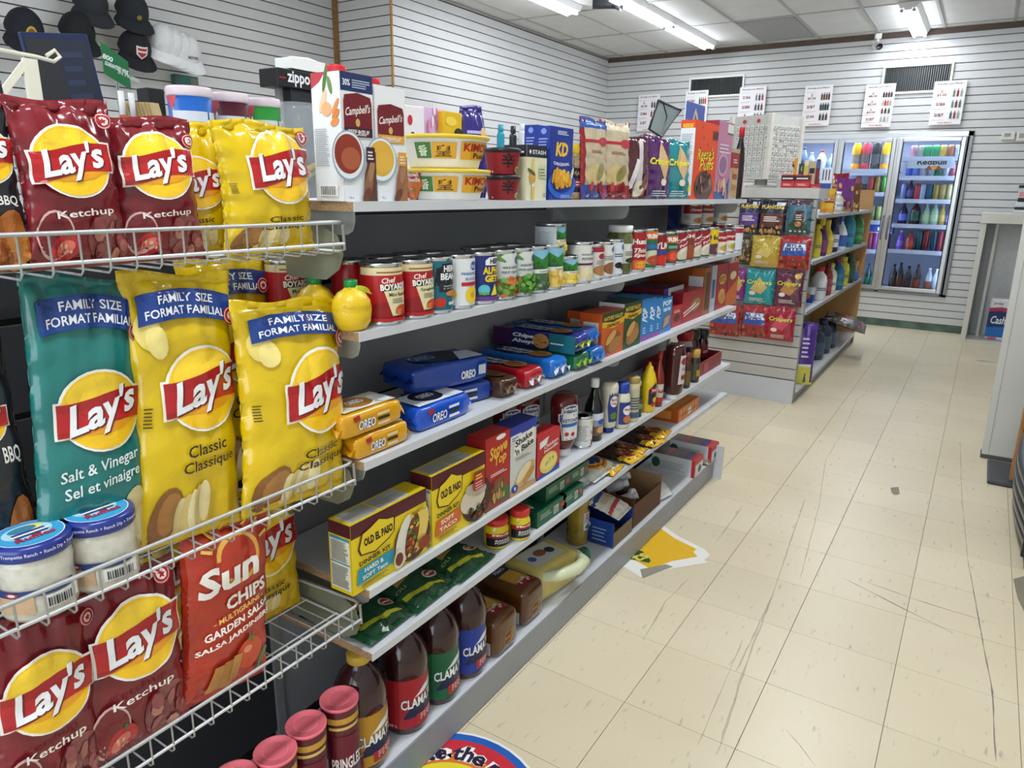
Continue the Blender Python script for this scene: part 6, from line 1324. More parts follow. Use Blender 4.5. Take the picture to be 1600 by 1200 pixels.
def ketchup(x, y, r, zt, label):
    h = zt - Z4; r *= 1.22
    pr = [(r * .52, .0), (r * .52, .022), (r * .72, .026), (r * .86, .05), (r * .84, h * .35), (r * .95, h * .62), (r * 1.0, h * .82), (r * .92, h * .95), (r * .6, h)]
    sh = [P([(-.20, .0), (.22, .0), (.26, .5), (.30, .55), (.30, .75), (.24, .76), (.22, .92), (.08, 1.0), (-.08, 1.0), (-.22, .92), (-.24, .76), (-.30, .75), (-.30, .55), (-.26, .5)], '#d8dadc'), P([(-.18, .02), (.20, .02), (.23, .5), (.27, .56), (.27, .73), (.21, .74), (.19, .90), (.06, .97), (-.06, .97), (-.19, .90), (-.21, .74), (-.27, .73), (-.27, .56), (-.23, .5)], '#2a4a86'), P([(-.17, .04), (.19, .04), (.22, .5), (.18, .9), (-.18, .9), (-.21, .5)], '#d4d6d8'), T('HEINZ', .0, .82, .34, .09, '#1c2c4c', .04), T('KETCHUP', .0, .56, .38, .10, '#1c2c4c', .03), R(-.2, .38, .2, .48, '#2a62b0'), E(-.1, .18, .05, .06, '#b02a20'), E(.05, .16, .05, .06, '#b02a20')]
    bottle('ketchup_bottle', label, x, y, Z4, pr, '#5a1210', [(r * .54, 0), (r * .56, .003), (r * .56, .02), (r * .5, .024)], '#e2e2e2', (h * .30, h * .86, r * .985), None, sh, a0=-.45, sx=.85, seg=24, group=gb_)
x, y, r, zt = -0.975,1.800,0.0394,0.780
ketchup(x, y, r, zt, 'upside-down ketchup bottle with a shield label, foremost on the shelf')
for i in range(2): ketchup(x - .10 - .02 * i, y - .055 - .075 * i, r, zt - .005, ['ketchup bottle in the shade behind the coating mix', 'ketchup bottle furthest back in the shade behind the stuffing box'][i])
x, y, r, zt = -0.959,1.895,0.0308,0.691
tin('food_can', 'small grey labelled can on the condiment shelf', x, y, Z4, r, zt - Z4, '#c9cbc8', [R(-.5, 0, .5, 1, '#cdd0cd'), R(.1, .0, .5, 1, '#d6d8d4'), T('Carnation', .3, .5, .36, .13, '#a82a34', .03), R(.1, .78, .5, .92, '#d8d03c'), R(.14, 0, .5, .22, '#7a2a30'), lines(-.4, .2, .0, .8, 9, '#80827e', .35)], -.5, gb_)
def sauce(px, label, prof, col, cap, capc, lab, labc, sh, a0=-.45, sx=1.0, cat='bottle', seg=20, name='sauce_bottle'):
    x, y, r, zt = px; h = zt - Z4; r *= 1.13
    bottle(name, label, x, y, Z4, [(a * r, b * h) for a, b in prof], col, [(a * r, b * h) for a, b in cap] if cap else None, capc, (lab[0] * h, lab[1] * h, lab[2] * r) if lab else None, labc, sh, a0=a0, sx=sx, seg=seg, group=gb_, cat=cat)
long = [(.85, 0), (.95, .02), (.95, .50), (.9, .56), (.55, .70), (.34, .80), (.34, .88)]
sauce((-0.962,1.975,0.0285,0.790), 'black soy sauce bottle with white cap', long, '#0f0b0e', [(.40, .86), (.42, .865), (.42, .985), (.36, 1.0)], '#e0e2e6', (.10, .46, .965), '#8a94b8', [R(-.5, .7, .5, 1, '#c4cbdc'), E(.1, .62, .16, .12, '#24509a', 14), R(-.5, 0, .5, .42, '#6a4a3c'), E(.1, .25, .2, .16, '#c8a070', 12)])
inv = [(.6, .0), (.62, .10), (.80, .115), (.92, .22), (.84, .5), (.97, .78), (1.0, .92), (.8, 1.0)]
sauce((-0.954,2.072,0.0283,0.757), 'upside-down cream dressing bottle with a navy cap', inv, '#cfc9b4', [(.64, 0), (.66, .01), (.66, .10), (.6, .11)], '#1c2f7a', (.24, .86, .95), None, [P([(-.2, .0), (.22, .0), (.26, .5), (.2, .95), (-.2, .95), (-.26, .5)], '#20347c'), E(.0, .66, .17, .18, '#e0dcdc', 16), T('Miracle', .0, .72, .26, .08, '#a8283c', .03), T('Whip', .0, .58, .2, .09, '#a8283c', .03), E(.0, .2, .15, .12, '#5a7a34', 12)], sx=.88)
up = [(.85, 0), (.97, .03), (.97, .62), (.84, .74), (.5, .84)]
sauce((-0.941,2.143,0.0267,0.743), 'upright cream mayonnaise bottle with a royal blue cap', up, '#d2ccb8', [(.74, .78), (.78, .80), (.78, .98), (.7, 1.0)], '#1c3a9a', (.08, .62, .98), None, [R(-.3, .04, .32, .96, '#20347c'), E(.04, .62, .2, .2, '#e2dede', 16), T('Miracle', .04, .66, .28, .09, '#a8283c', .03), E(.04, .25, .18, .16, '#c8703c', 12)])
sauce((-0.938,2.224,0.0219,0.747), 'mayonnaise jar with a dull gold lid', [(.85, 0), (.97, .03), (.97, .82), (.85, .88)], '#cdbf94', [(.92, .87), (.95, .88), (.95, .98), (.88, 1.0)], '#a08a50', (.1, .75, .98), '#b9b49c', [lines(-.3, .3, .3, .75, 5, '#3a4a5c', .5), R(-.5, 0, .5, .2, '#3a5a7c')], cat='jar')
sauce((-0.941,2.284,0.0145,0.718), 'thin green olive oil bottle beside the yellow mustard', long, '#2c4424', [(.42, .86), (.46, .87), (.46, 1.0)], '#b4bcae', (.15, .5, .965), '#4a5a34', [lines(-.3, .3, .3, .7, 3, '#c8c8a8', .4)])
must = [(.85, 0), (.97, .03), (.95, .40), (.97, .62), (.70, .78), (.46, .86), (.46, .90), (.30, .92), (.18, .96), (.14, 1.0)]
sauce((-0.939,2.368,0.0285,0.770), 'bright yellow mustard squeeze bottle', must, '#d8b512', None, '#d8b512', (.12, .62, .975), None, [P([(-.2, .1), (.3, .1), (.32, .7), (.1, .98), (-.2, .7)], '#1c2440'), P([(-.12, .55), (.34, .62), (.34, .82), (-.1, .76)], '#b0202c'), T("French's", .12, .69, .36, .11, '#ece6e0', .03, 0, .1), E(.1, .28, .12, .12, '#d8b512', 12), P([(-.08, .02), (.1, .02), (.1, .16), (-.08, .16)], '#c02830')], sx=.9)
sauce((-0.933,2.448,0.0186,0.796), 'red hot sauce bottle with a white label', long, '#7a1c12', [(.38, .86), (.42, .87), (.42, 1.0)], '#8a1c1c', (.10, .42, .965), '#c8bcb4', [T('RedHot', .05, .6, .5, .2, '#a82020', .04), R(-.5, 0, .5, .25, '#b8301c')])
sauce((-0.924,2.582,0.0397,0.802), 'large upside-down dark barbecue sauce bottle with white cap', [(.66, 0), (.66, .09), (.9, .13), (.97, .3), (.97, .82), (.9, .96), (.6, 1.0)], '#3c100e', [(.68, 0), (.70, .01), (.70, .09), (.6, .1)], '#d6d8da', (.3, .85, .985), None, [P([(-.1, .0), (.32, .0), (.34, .95), (-.06, .95)], '#c8c4c4'), E(.12, .75, .16, .12, '#a82438', 14), lines(.0, .46, .25, .56, 2, '#a82438', .45), R(.0, .15, .26, .3, '#8a2a24')], sx=.9)
sauce((-0.936,2.763,0.0165,0.734), 'small brown sauce jar left of the gold lidded one', up, '#4a2a1c', [(.74, .78), (.78, .80), (.78, 1.0)], '#6a2a20', (.1, .5, .98), '#6a5a2c', [])
sauce((-0.943,2.875,0.0222,0.727), 'dark jar with a dull gold lid near the red tray', up, '#2c241c', [(.80, .76), (.84, .78), (.84, 1.0)], '#b08a3c', (.1, .6, .98), '#4a4434', [R(-.1, .2, .3, .6, '#b8912c')])
# red tray of jars at the far end of the shelf
x0, ya = -0.930,2.872
xt, yb = -0.921,3.264
RT = M('#8c1c26', rough=.45, var=.08)
ty0, ty1 = ya, min(yb, YE - .01)
tr = thing('carton_tray', 'red cardboard tray holding jars at the far end of the shelf', 'tray', (0, 0, Z4), group=None)
for a, b in [((-1.17, ty0, 0), (-.945, ty1, .004)), ((-.949, ty0, .004), (-.945, ty1, .062)), ((-1.17, ty0, .004), (-1.166, ty1, .062)), ((-1.166, ty0, .004), (-.949, ty0 + .004, .062)), ((-1.166, ty1 - .004, .004), (-.949, ty1, .062))]:
    link('panel', MB().box(a, b, RT).mesh('panel'), tr)
link('print', decal(MB(), flatX(-.945), [lines(ty0 + .03, .022, ty0 + .09, .038, 2, '#d8b8b4', .5), R(ty0 + .14, .01, ty0 + .2, .05, '#a83a3a')], .0006).mesh('print'), tr)
tl = ty1 - ty0
for i, (fx, fy, r, h, c, cc, lc, lb) in enumerate([(-.985, .10, .026, .125, '#1c2a50', '#16246a', '#223a7a', 'navy bottle with a white initial in the red tray'), (-1.03, .24, .036, .19, '#b9a8a4', '#a01f2c', '#a8242e', 'tall jar with a broad red lid in the red tray'), (-1.03, .50, .032, .175, '#2a1414', '#1c1c20', '#7a1c24', 'black lidded coffee jar, left one in the red tray'), (-1.02, .76, .03, .165, '#2a1414', '#1c1c20', '#7a1c24', 'black lidded coffee jar, right one in the red tray')]):
    bottle('coffee_jar', lb, fx, ty0 + tl * fy + .02, Z4 + .005, [(r * .9, 0), (r, .01), (r, h * .62), (r * .8, h * .74), (r * .8, h * .78)], c, [(r * .86, h * .76), (r * .98, h * .78), (r * .98, h * .97), (r * .9, h)], cc, (h * .2, h * .6, r * 1.01), lc, [T('C', .0, .5, .3, .5, '#e6e8ee', .03)] if i == 0 else [lines(-.2, .4, .3, .6, 2, '#d8c8c0', .4)], cat='jar', group='jars in the red tray')


# ================================================================== LOWEST BOARD
g5 = 'groceries on the lowest board'
def flatbag(name, label, cat, x, y, z, w, h, t, col, shapes, rot=0.0, seed=1, group=g5, mat=None, tilt=0.0, L=.018):
    """a soft bag lying on its back: width along Y, length along X, top edge to the back"""
    b = Bag(w, h, t, seed, seal=.012, ears=.05, wrk=1.3)
    parts = [('pouch', b.mesh(mat or foil(col), 18, 22, back=.35))]
    if shapes: parts.append(('print', b.print(shapes, L)))
    o = thing(name, label, cat, (x, y, z), (0, 0, 0), group, parts)
    o.matrix_world = Matrix.Translation((x, y, z + t * .19)) @ Matrix.Rotation(rot, 4, 'Z') @ Matrix.Rotation(-PI / 2 + tilt, 4, 'Y')
    return o
pastab = [R(-.5, 0, .5, 1, '#17482c'), E(.0, .72, .34, .16, '#7a6a44', 18), P([(-.3, .42), (.05, .46), (.08, .66), (-.25, .62)], '#a8884a'), T('OLI', -.3, .36, .22, .05, '#9aa86a', .02), P([(-.42, .20), (.10, .12), (.10, .18), (-.42, .27)], '#b6b82c'), P([(.02, .15), (.30, .08), (.32, .12), (.04, .19)], '#c4c63a'), E(.28, .30, .13, .08, '#d8d4b8', 16), E(.28, .30, .10, .06, '#a82a2c', 14), lines(.2, .29, .36, .32, 1, '#efe6d8', .6), R(.0, .84, .3, .92, '#8c1f24')]
for i, (px, py, w, l, lb) in enumerate([(620, 985, .155, .20, 'green pasta bag nearest the shelf end'), (678, 940, .165, .20, 'green pasta bag in the middle of the three'), (735, 893, .16, .19, 'green pasta bag next to the yellow jars')]):
    x, y = [(-0.929,0.993), (-0.938,1.139), (-0.938,1.296)][i]
    flatbag('pasta_bag', lb, 'pasta bag', -.93 + .002 * i, y, Z5, w, l, .04, '#17482c', pastab, .05, 61 + i)
def bpjar(x, y, r, zt, label):
    h = zt - Z5
    bottle('baking_powder_jar', label, x, y, Z5, [(r * .9, 0), (r, .005), (r, h * .62), (r * .86, h * .74), (r * .84, h * .78)], '#d8c41c', [(r * .88, h * .77), (r * .93, h * .79), (r * .93, h * .98), (r * .86, h)], '#c42a24', (h * .08, h * .60, r * 1.008), None, [R(-.42, .05, .42, .72, '#1c1a1c'), P([(-.44, .60), (.46, .72), (.46, .98), (-.44, .86)], '#a82428'), T('Magic', .0, .80, .5, .16, '#efe4c8', .03, .1), T('BAKING', .05, .46, .44, .13, '#dcdcd8', .02), T('POWDER', .05, .30, .46, .13, '#dcdcd8', .02)], a0=-.5, cat='jar', group='yellow baking powder jars')
bpjar(-0.971,1.438,0.0343,0.524, 'yellow baking powder jar with red lid, nearer the pasta bags')
bpjar(-0.943,1.509,0.0297,0.529, 'yellow baking powder jar with red lid, beside the green boxes')
gbx = [R(-.5, 0, .5, 1, '#14583c'), lines(-.4, .45, .0, .8, 3, '#9ab8a4', .4), R(.05, .2, .22, .75, '#c9d2cc'), R(.28, .35, .42, .7, '#a83038')] + [R(.07 + .02 * i, .25, .078 + .02 * i, .7, '#26382c') for i in range(7)]
gtop = [E(-.35, .0, .06, .3, '#c8d0c8', 12), E(.35, .0, .05, .25, '#1f6a4c', 12), R(-.2, -.3, .2, .3, '#185f42')]
for i, (y, z, w, lb) in enumerate([(1.658, Z5, .17, 'dark green foil box lying at the front of its pile'), (1.786, Z5, .13, 'dark green foil box right of the front one'), (1.719, Z5 + .05, .15, 'dark green foil box lying on top of its pile'), (1.851, Z5 + .05, .12, 'dark green foil box on top beside the white bag')]):
    box('foil_box', lb, 'box', -.925 - (.015 if i > 1 else 0), y - w / 2, y + w / 2, z, .046, .13, '#14583c', gbx, [R(-.5, 0, .5, 1, '#124a34'), E(0, .5, .2, .3, '#c8d0c8', 12)], gtop, group='green foil boxes')
# white sugar bags with a rainbow print
sug = [E(.05, .42, .42, .34, '#d8a42c', 22), E(.05, .42, .38, .30, '#b8342c', 22), E(.05, .42, .34, .26, '#e0b83c', 22), E(.05, .42, .30, .22, '#1c2c7a', 22), R(.0, .40, .14, .52, '#3f86b8')]
x, y = -0.917,2.037; flatbag('sugar_bag', 'white sugar bag with a rainbow on navy print', 'sugar bag', -.93, y, Z5, .19, .20, .06, '#dcdcd8', sug, 0, 71, mat=M('#dadad6', rough=.4, var=.05, bump=.2, bs=30))
x, y = -0.938,1.880; flatbag('sugar_bag', 'plain white sugar bag with a small blue seal', 'sugar bag', -.945, y, Z5, .17, .19, .055, '#d4d6d6', [E(-.1, .6, .1, .1, '#2a5ab0', 14), E(-.35, .75, .14, .14, '#2a2c30', 12)], 0, 72, mat=M('#d2d4d6', rough=.35, var=.06, bump=.2, bs=30))
nutb = [R(-.5, 0, .5, .36, '#d6a41c'), E(.05, .42, .34, .26, '#4a2a1c', 18), E(.05, .42, .26, .19, '#a03a24', 16)] + blobs(-.15, .3, .25, .54, 10, .05, ['#c8a060', '#6a3a20', '#d8c090'], 3)
for i, (px, lb) in enumerate([((-0.865,2.076), 'brown and yellow coffee pouch nearest the sugar bag'), ((-0.886,2.203), 'brown and yellow coffee pouch, second in the row'), ((-0.877,2.286), 'brown and yellow coffee pouch, third in the row'), ((-0.888,2.399), 'brown and yellow coffee pouch, fourth in the row'), ((-0.897,2.525), 'brown and yellow coffee pouch nearest the orange box')]):
    flatbag('coffee_pouch', lb, 'pouch', -.905 + (.01 if i % 2 else -.01), px[1] + .02, Z5 + .004 * (i % 2), .115, .17, .02, '#38241a', nutb, .1 * (-1) ** i, 73 + i)
y0, y1, zt = 2.717,2.970,0.498
orb = [R(-.5, 0, .5, 1, '#d9701c')] + [R(-.42 + .14 * i, .1, -.34 + .14 * i, .9, '#e69a3c') for i in range(6)] + [R(-.05, .2, .1, .7, '#d8dcd8'), lines(-.4, .4, .4, .5, 1, '#7a2a14', .5)]
box('juice_box_tray', 'orange shrink-wrapped drink box tray near the far end of the lowest board', 'box', -.94, y0, y1, Z5, .058, .15, '#c9641a', orb, [R(-.5, 0, .5, 1, '#b8541a'), R(-.4, .2, .3, .8, '#d98a3c')], [R(-.5, -.4, .5, -.1, '#e08a2c'), R(-.5, .1, .5, .4, '#e08a2c')], group=g5)

# ================================================================== BASE DECK
gd = 'goods on the base deck'
def juice(x, y, r, zt, c, label):
    h = .282
    k = lambda a: a * r
    pr = [(k(.86), 0), (k(.97), .012), (k(1.0), .03), (k(1.0), h * .52), (k(1.02), h * .56), (k(.99), h * .64), (k(.93), h * .72), (k(.74), h * .81), (k(.48), h * .88), (k(.40), h * .90), (k(.40), h * .94)]
    fl = lambda q, z: (.055 * (q % 2) if h * .60 < z < h * .89 else 0)
    sh = [R(-.5, 0, .46, 1, c), P([(.46, 0), (.5, 0), (.5, 1), (.46, 1)], '#c9a03c'), P([(-.16, .20), (.46, .26), (.46, .60), (-.02, .50)], '#1c2446'), P([(.0, .62), (.14, .78), (.30, .84), (.46, .82), (.46, .70), (.2, .68)], '#e0e4e8'), T('CLAMATO', .10, .52, .56, .20, '#15151c', .06, .15, .08), T('CLAMATO', .10, .525, .56, .20, '#eceef0', .03, .15, .08), P([(.02, .06), (.46, .10), (.46, .32), (.02, .26)], '#a82a30'), lines(.08, .12, .42, .26, 3, '#ecd8d4', .4), T('1.89 L', -.3, .07, .14, .05, '#e8e4e0', .02), R(-.5, .0, -.49, 1, '#d8d8d8'), lines(-.40, .3, -.36, .7, 6, '#d8d0d0', .3)]
    bottle('juice_bottle', label, x, y, ZD, pr, '#36141a', [(k(.44), h * .925), (k(.46), h * .93), (k(.46), h * .99), (k(.42), h)], '#c2a23a', (h * .08, h * .55, k(1.006)), None, sh, a0=-.42, seg=44, group='tomato clam juice bottles', flute=fl, mat=M('#331418', rough=.12, coat=.4, var=.1))
JX = -1.012
for (y, c, lb) in [(0.958, '#b8892a', 'dark juice bottle with a yellow label, nearest'), (1.102, '#a81f2a', 'dark juice bottle with a red label'), (1.225, '#14603c', 'dark juice bottle with a green label'), (1.345, '#1c3a9c', 'dark juice bottle with a blue label')]:
    juice(JX, y + .004, .058, 0, c, lb)
def chipcan(x, y, label, h=.232, r=.0385):
    b = [('body', MB().lathe([(r * .97, 0), (r, .002), (r, h - .006), (r * .98, h - .003)], M('#5a1424', rough=.35, coat=.2, var=.08), 26).mesh('body'))]
    b.append(('lid', MB().lathe([(r * 1.01, h - .008), (r * 1.05, h - .006), (r * 1.05, h - .001), (r * 1.0, h), (r * .96, h - .002), (.001, h - .002)], M('#e8707e', rough=.35, var=.03), 28).mesh('lid')))
    b.append(('lid_print', decal(MB(), lambda u, v, n: (-v * r, u * r, h - .002 + n), [E(0, 0, .62, .62, '#e88a94', 24), E(0, 0, .58, .58, '#e06a78', 24)], .0005).mesh('lid_print')))
    b.append(('label_print', decal(MB(), cyl(r, -.5), [([(q * PI * r, w * h) for q, w in s_[0]], s_[1], s_[2]) for s_ in [R(-.3, .84, .34, .90, '#c89a3a'), lines(-.28, .78, .3, .83, 1, '#d8c06a', .6), P([(-.25, .40), (.25, .46), (.3, .70), (-.2, .72)], '#6a1a2a'), T('PRINGLES', .02, .42, .55, .13, '#ece4e4', .03, 0, .04), T('BBQ', .02, .28, .24, .05, '#ece4e4', .03)]], .0006, .0002, L=r * .35).mesh('label_print')))
    thing('chip_can', label, 'chip can', (x, y, ZD), group='burgundy chip cans on the base deck', parts=b)
for p_, lb in [((-0.984,0.875), 'burgundy chip can with pink lid, closest to the juice bottles'), ((-0.984,0.786), 'burgundy chip can with pink lid, second from the juice bottles'), ((-0.977,0.705), 'burgundy chip can with pink lid, third from the juice bottles'), ((-0.988,0.623), 'burgundy chip can with pink lid cut by the bottom picture edge')]:
    chipcan(p_[0], p_[1], lb)
# syrup bottles lying in pairs
def loaf(x, y, label, rot=0.0):
    L_, W_, H_ = .19, .118, .122
    bm = bmesh.new(); bmesh.ops.create_cube(bm, size=1, matrix=Matrix.Translation((-L_ / 2, 0, H_ / 2)) @ Matrix.Diagonal((L_, W_, H_, 1)))
    bmesh.ops.bevel(bm, geom=bm.edges[:], offset=.024, segments=4, affect='EDGES', profile=.5)
    parts = [('body', MB().bm(bm, M('#5a3412', rough=.1, coat=.5, var=.25, vs=18), True).mesh('body'))]
    parts.append(('label_print', decal(MB(), lambda u, v, n: (-.085 - v, u, H_ + n), [R(-.034, -.06, .034, .06, '#b0862c'), E(0, .0, .03, .045, '#c89a3c', 14), R(-.034, -.06, .034, -.035, '#8c2030'), R(-.034, .03, .034, .075, '#1c2340'), T("Allen's", 0, .052, .05, .018, '#c8ccd8', .02)] + blobs(-.03, -.06, .03, -.03, 12, .006, ['#d8c0b0', '#a83848', '#e0d0c0'], 3), .001).mesh('label_print')))
    parts.append(('embossing', decal(MB(), lambda u, v, n: (n, u, v), [P([(-.022, .022), (.02, .03), (.024, .072), (-.016, .066)], '#9a6a1c'), P([(-.016, .028), (.014, .034), (.018, .066), (-.012, .061)], '#5a3412'), R(-.012, .044, .012, .049, '#b8842c')], .0006).mesh('embossing')))
    parts.append(('base_label', MB().box((-L_ * .95, -W_ / 2 - .001, .012), (-.02, -W_ / 2 + .001, .05), M('#c6c8cc', rough=.4)).mesh('base_label')))
    thing('syrup_jug', label, 'bottle', (x, y, ZD), (0, 0, rot), 'amber syrup jugs lying on the base deck', parts)
x, y = -0.950,1.468; loaf(-.952, y + .006, 'amber plastic syrup jug lying nearest the juice bottles')
x, y = -0.970,1.623; loaf(-.966, y + .022, 'amber plastic syrup jug lying beyond the first one')
# big oil jug lying on its side: body, loop handle, green cap
jx, jy = -0.973,1.996
jl = .24
bm = bmesh.new(); bmesh.ops.create_cube(bm, size=1, matrix=Matrix.Translation((0, -jl / 2 - .05, .058)) @ Matrix.Diagonal((.15, jl, .116, 1)))
bmesh.ops.bevel(bm, geom=bm.edges[:], offset=.028, segments=4, affect='EDGES', profile=.5)
jb = MB().bm(bm, M('#cdbb6a', rough=.3, coat=.25, var=.08), True)
jn = MB().tube([(.035, -.075, .075), (.045, -.045, .07), (.05, -.02, .068)], [.045, .03, .02], M('#cfc686', rough=.3, coat=.2), 16)
hd_ = MB().tube([(.05, -.26, .09), (.10, -.21, .095), (.118, -.14, .095), (.105, -.075, .09), (.06, -.05, .085)], [.016, .019, .020, .019, .016], M('#cdd2b0', rough=.35, coat=.2, var=.05), 14)
jc = MB().tube([(.05, -.024, .068), (.055, .006, .066)], .025, M('#1f5a44', rough=.4), 18)
jp = decal(MB(), lambda u, v, n: (-v, u, .116 + n), [R(-.25, -.045, -.10, .05, '#c9ccc4'), E(-.22, .0, .015, .015, '#3a5aa8'), E(-.17, .01, .025, .02, '#8a5a3c'), E(-.13, .0, .018, .018, '#2a2c34')], .0012)
thing('oil_jug', 'cream oil jug lying on its side with loop handle and green cap', 'jug', (jx - .06, jy, ZD), (0, 0, -.12), gd, [('body', jb.mesh('body')), ('neck', jn.mesh('neck')), ('handle', hd_.mesh('handle')), ('cap', jc.mesh('cap')), ('label_print', jp.mesh('label_print'))])
oil = [(.034, 0), (.04, .01), (.04, .05), (.036, .06), (.04, .07), (.04, .13), (.035, .145), (.04, .16), (.038, .20), (.02, .25), (.014, .27)]
oy = 2.189
bottle('oil_bottle', 'clear golden cooking oil bottle standing behind the jug', -1.10, oy - .02, ZD, oil, '#a88a2c', [(.016, .262), (.017, .264), (.017, .285)], '#d8b81c', (.062, .132, .0405), None, [R(-.02, 0, .40, 1, '#c4cad0'), E(.1, .8, .1, .14, '#c8481c', 12), lines(.0, .45, .3, .7, 3, '#5a78b0', .4), E(.2, .2, .16, .14, '#4a6a3a', 12)], a0=-.5, group=gd, mat=M('#b0922e', rough=.06, coat=.5, var=.15, trans=.3))
# blue open box with a flour bag
by0, by1 = 2.193, 2.365
BL = M('#1c3f8c', rough=.4, var=.06)
bb = thing('open_carton', 'dark blue open carton holding a flour bag', 'carton', (0, 0, ZD), group=gd)
for a, b in [((-1.15, by0, 0), (-.965, by1 - .002, .004)), ((-1.15, by0, .004), (-.965, by0 + .003, .10)), ((-1.15, by1 - .005, .004), (-.965, by1 - .002, .10)), ((-.968, by0 + .003, .004), (-.965, by1 - .005, .06)), ((-1.15, by0 + .003, .004), (-1.147, by1 - .005, .11))]:
    link('panel', MB().box(a, b, BL if b[2] > .09 else M('#7a6a50', rough=.7, var=.15)).mesh('panel'), bb)
link('print', decal(MB(), lambda u, v, n: (u, by0 - n, v), [E(-1.10, .075, .012, .012, '#d8a0a8'), E(-1.08, .05, .012, .012, '#e0b0b8'), E(-1.10, .045, .012, .012, '#d8c060'), E(-1.07, .075, .011, .012, '#d8d0e0'), lines(-1.05, .02, -.99, .08, 4, '#8fb0d8', .3)], .0006).mesh('print'), bb)
fl_ = [P([(-.5, .62), (.5, .74), (.5, .86), (-.5, .74)], '#24509a'), R(-.5, .80, .5, .95, '#a83038'), P([(-.5, .2), (.5, .3), (.5, .40), (-.5, .30)], '#b0343c'), R(-.35, .44, .35, .60, '#cfc0a0')]
flatbag('flour_bag', 'white red and blue flour bag slumped over the blue carton', 'flour bag', -.955, (by0 + by1) / 2 - .01, ZD + .105, .13, .16, .05, '#d9d5cc', fl_, .05, 81, gd, mat=M('#d6d2c8', rough=.4, var=.05, bump=.2, bs=30), tilt=.25)
# brown carton with bottles
cy0, cy1 = 2.383, 2.665
BR = M('#5a3620', rough=.6, var=.1); BRI = M('#9a7a58', rough=.8, var=.1)
bc = thing('open_carton', 'brown open carton full of white bottles and wraps', 'carton', (0, 0, ZD), group=gd)
for a, b, mm in [((-1.18, cy0, 0), (-.97, cy1, .004), BRI), ((-1.18, cy0, .004), (-.97, cy0 + .003, .125), BR), ((-1.18, cy1 - .003, .004), (-.97, cy1, .13), BRI), ((-.973, cy0 + .003, .004), (-.97, cy1 - .003, .10), BR), ((-1.18, cy0 + .003, .004), (-1.177, cy1 - .003, .14), BR)]:
    link('panel', MB().box(a, b, mm).mesh('panel'), bc)
link('print', decal(MB(), lambda u, v, n: (u, cy0 - n, v), [T('D', -1.10, .105, .016, .018, '#d8c8b0', .03), T('OUTTE', -1.08, .08, .10, .026, '#e2d6c4', .03)], .0006).mesh('print'), bc)
rnd = random.Random(4)
for i, (fx, fy, dz, tx) in enumerate([(-1.03, .2, .02, .5), (-1.09, .33, .05, .4), (-1.05, .45, .03, -.4), (-1.11, .55, .06, .3)]):
    yq = cy0 + (cy1 - cy0) * fy
    o = bottle('white_bottle', ['white capped bottle lying foremost in the brown carton', 'white capped bottle lying second in the brown carton', 'dark round labelled bottle lying in the brown carton', 'white capped bottle at the back of the brown carton'][i], 0, 0, 0, [(.019, 0), (.021, .004), (.021, .06), (.012, .075)], '#b9bcc0' if i != 2 else '#3a2a28', [(.0135, .07), (.0145, .072), (.0145, .09), (.013, .092)], '#d6d8da', group='bottles in the brown carton')
    o.matrix_world = Matrix.Translation((fx - .04, yq, ZD + dz + .045)) @ Matrix.Rotation(tx, 4, 'Z') @ Matrix.Rotation(1.15, 4, 'Y')
flatbag('plastic_wrap', 'crumpled clear plastic wrap bulging from the brown carton', 'wrap', -1.02, cy0 + .05, ZD + .05, .10, .12, .05, '#c9cccc', (), .3, 83, gd, mat=M('#b9bec0', rough=.12, coat=.4, var=.2, trans=.3))
flatbag('white_bag', 'white crumpled bag with red marks right of the brown carton', 'bag', -.965, cy1 + .05, ZD, .12, .14, .07, '#d8d8d8', [R(-.3, .7, .0, .9, '#a83a40')], -.2, 84, gd, mat=M('#d4d4d6', rough=.4, var=.06, bump=.3, bs=30), tilt=.35)
# wrapped milk-carton multipacks at the far end
def multi(y, x, label, i):
    f = [R(-.5, 0, .5, 1, '#d6d6d6'), R(-.5, .72, .5, 1, '#b82a34'), E(.1, .36, .2, .22, '#3a6a50', 14), E(.1, .36, .14, .16, '#2c5040', 12), R(-.5, 0, -.46, 1, '#b82a34')]
    sd = [R(-.5, 0, .5, 1, '#c9ccd0'), lines(-.3, .2, .3, .7, 6, '#8a9098', .4), R(.42, 0, .5, 1, '#b82a34'), E(-.4, .5, .1, .3, '#2c5040', 12)]
    tp_ = [R(-.5, -.5, .5, .5, '#5a3a3c'), R(-.5, -.5, .5, -.34, '#b82a34'), R(-.5, -.34, .5, -.2, '#24347c'), E(0, .0, .26, .09, '#3a5a44', 14), R(-.5, .1, .5, .22, '#8a2a34'), E(0, .32, .26, .08, '#3a5a44', 14)]
    box('drink_multipack', label, 'multipack', x, y - .055, y + .055, ZD, .085, .21, '#c9ccd0', f, sd, tp_, group='drink multipacks')
x, y = -0.978,3.116; multi(y - .045, -.945, 'red and white drink multipack nearer on the deck end', 0)
x, y = -0.970,3.326; multi(y - .035, -.94, 'red and white drink multipack further along the deck end', 1)
flatbag('foil_pack', 'loose clear foil wrapped pack on the far deck corner', 'pack', -.93, 3.245, ZD, .09, .22, .05, '#8a8078', [R(-.3, .1, .3, .4, '#a8a09a'), E(.1, .3, .14, .08, '#a83a40', 12)], 0, 86, gd)
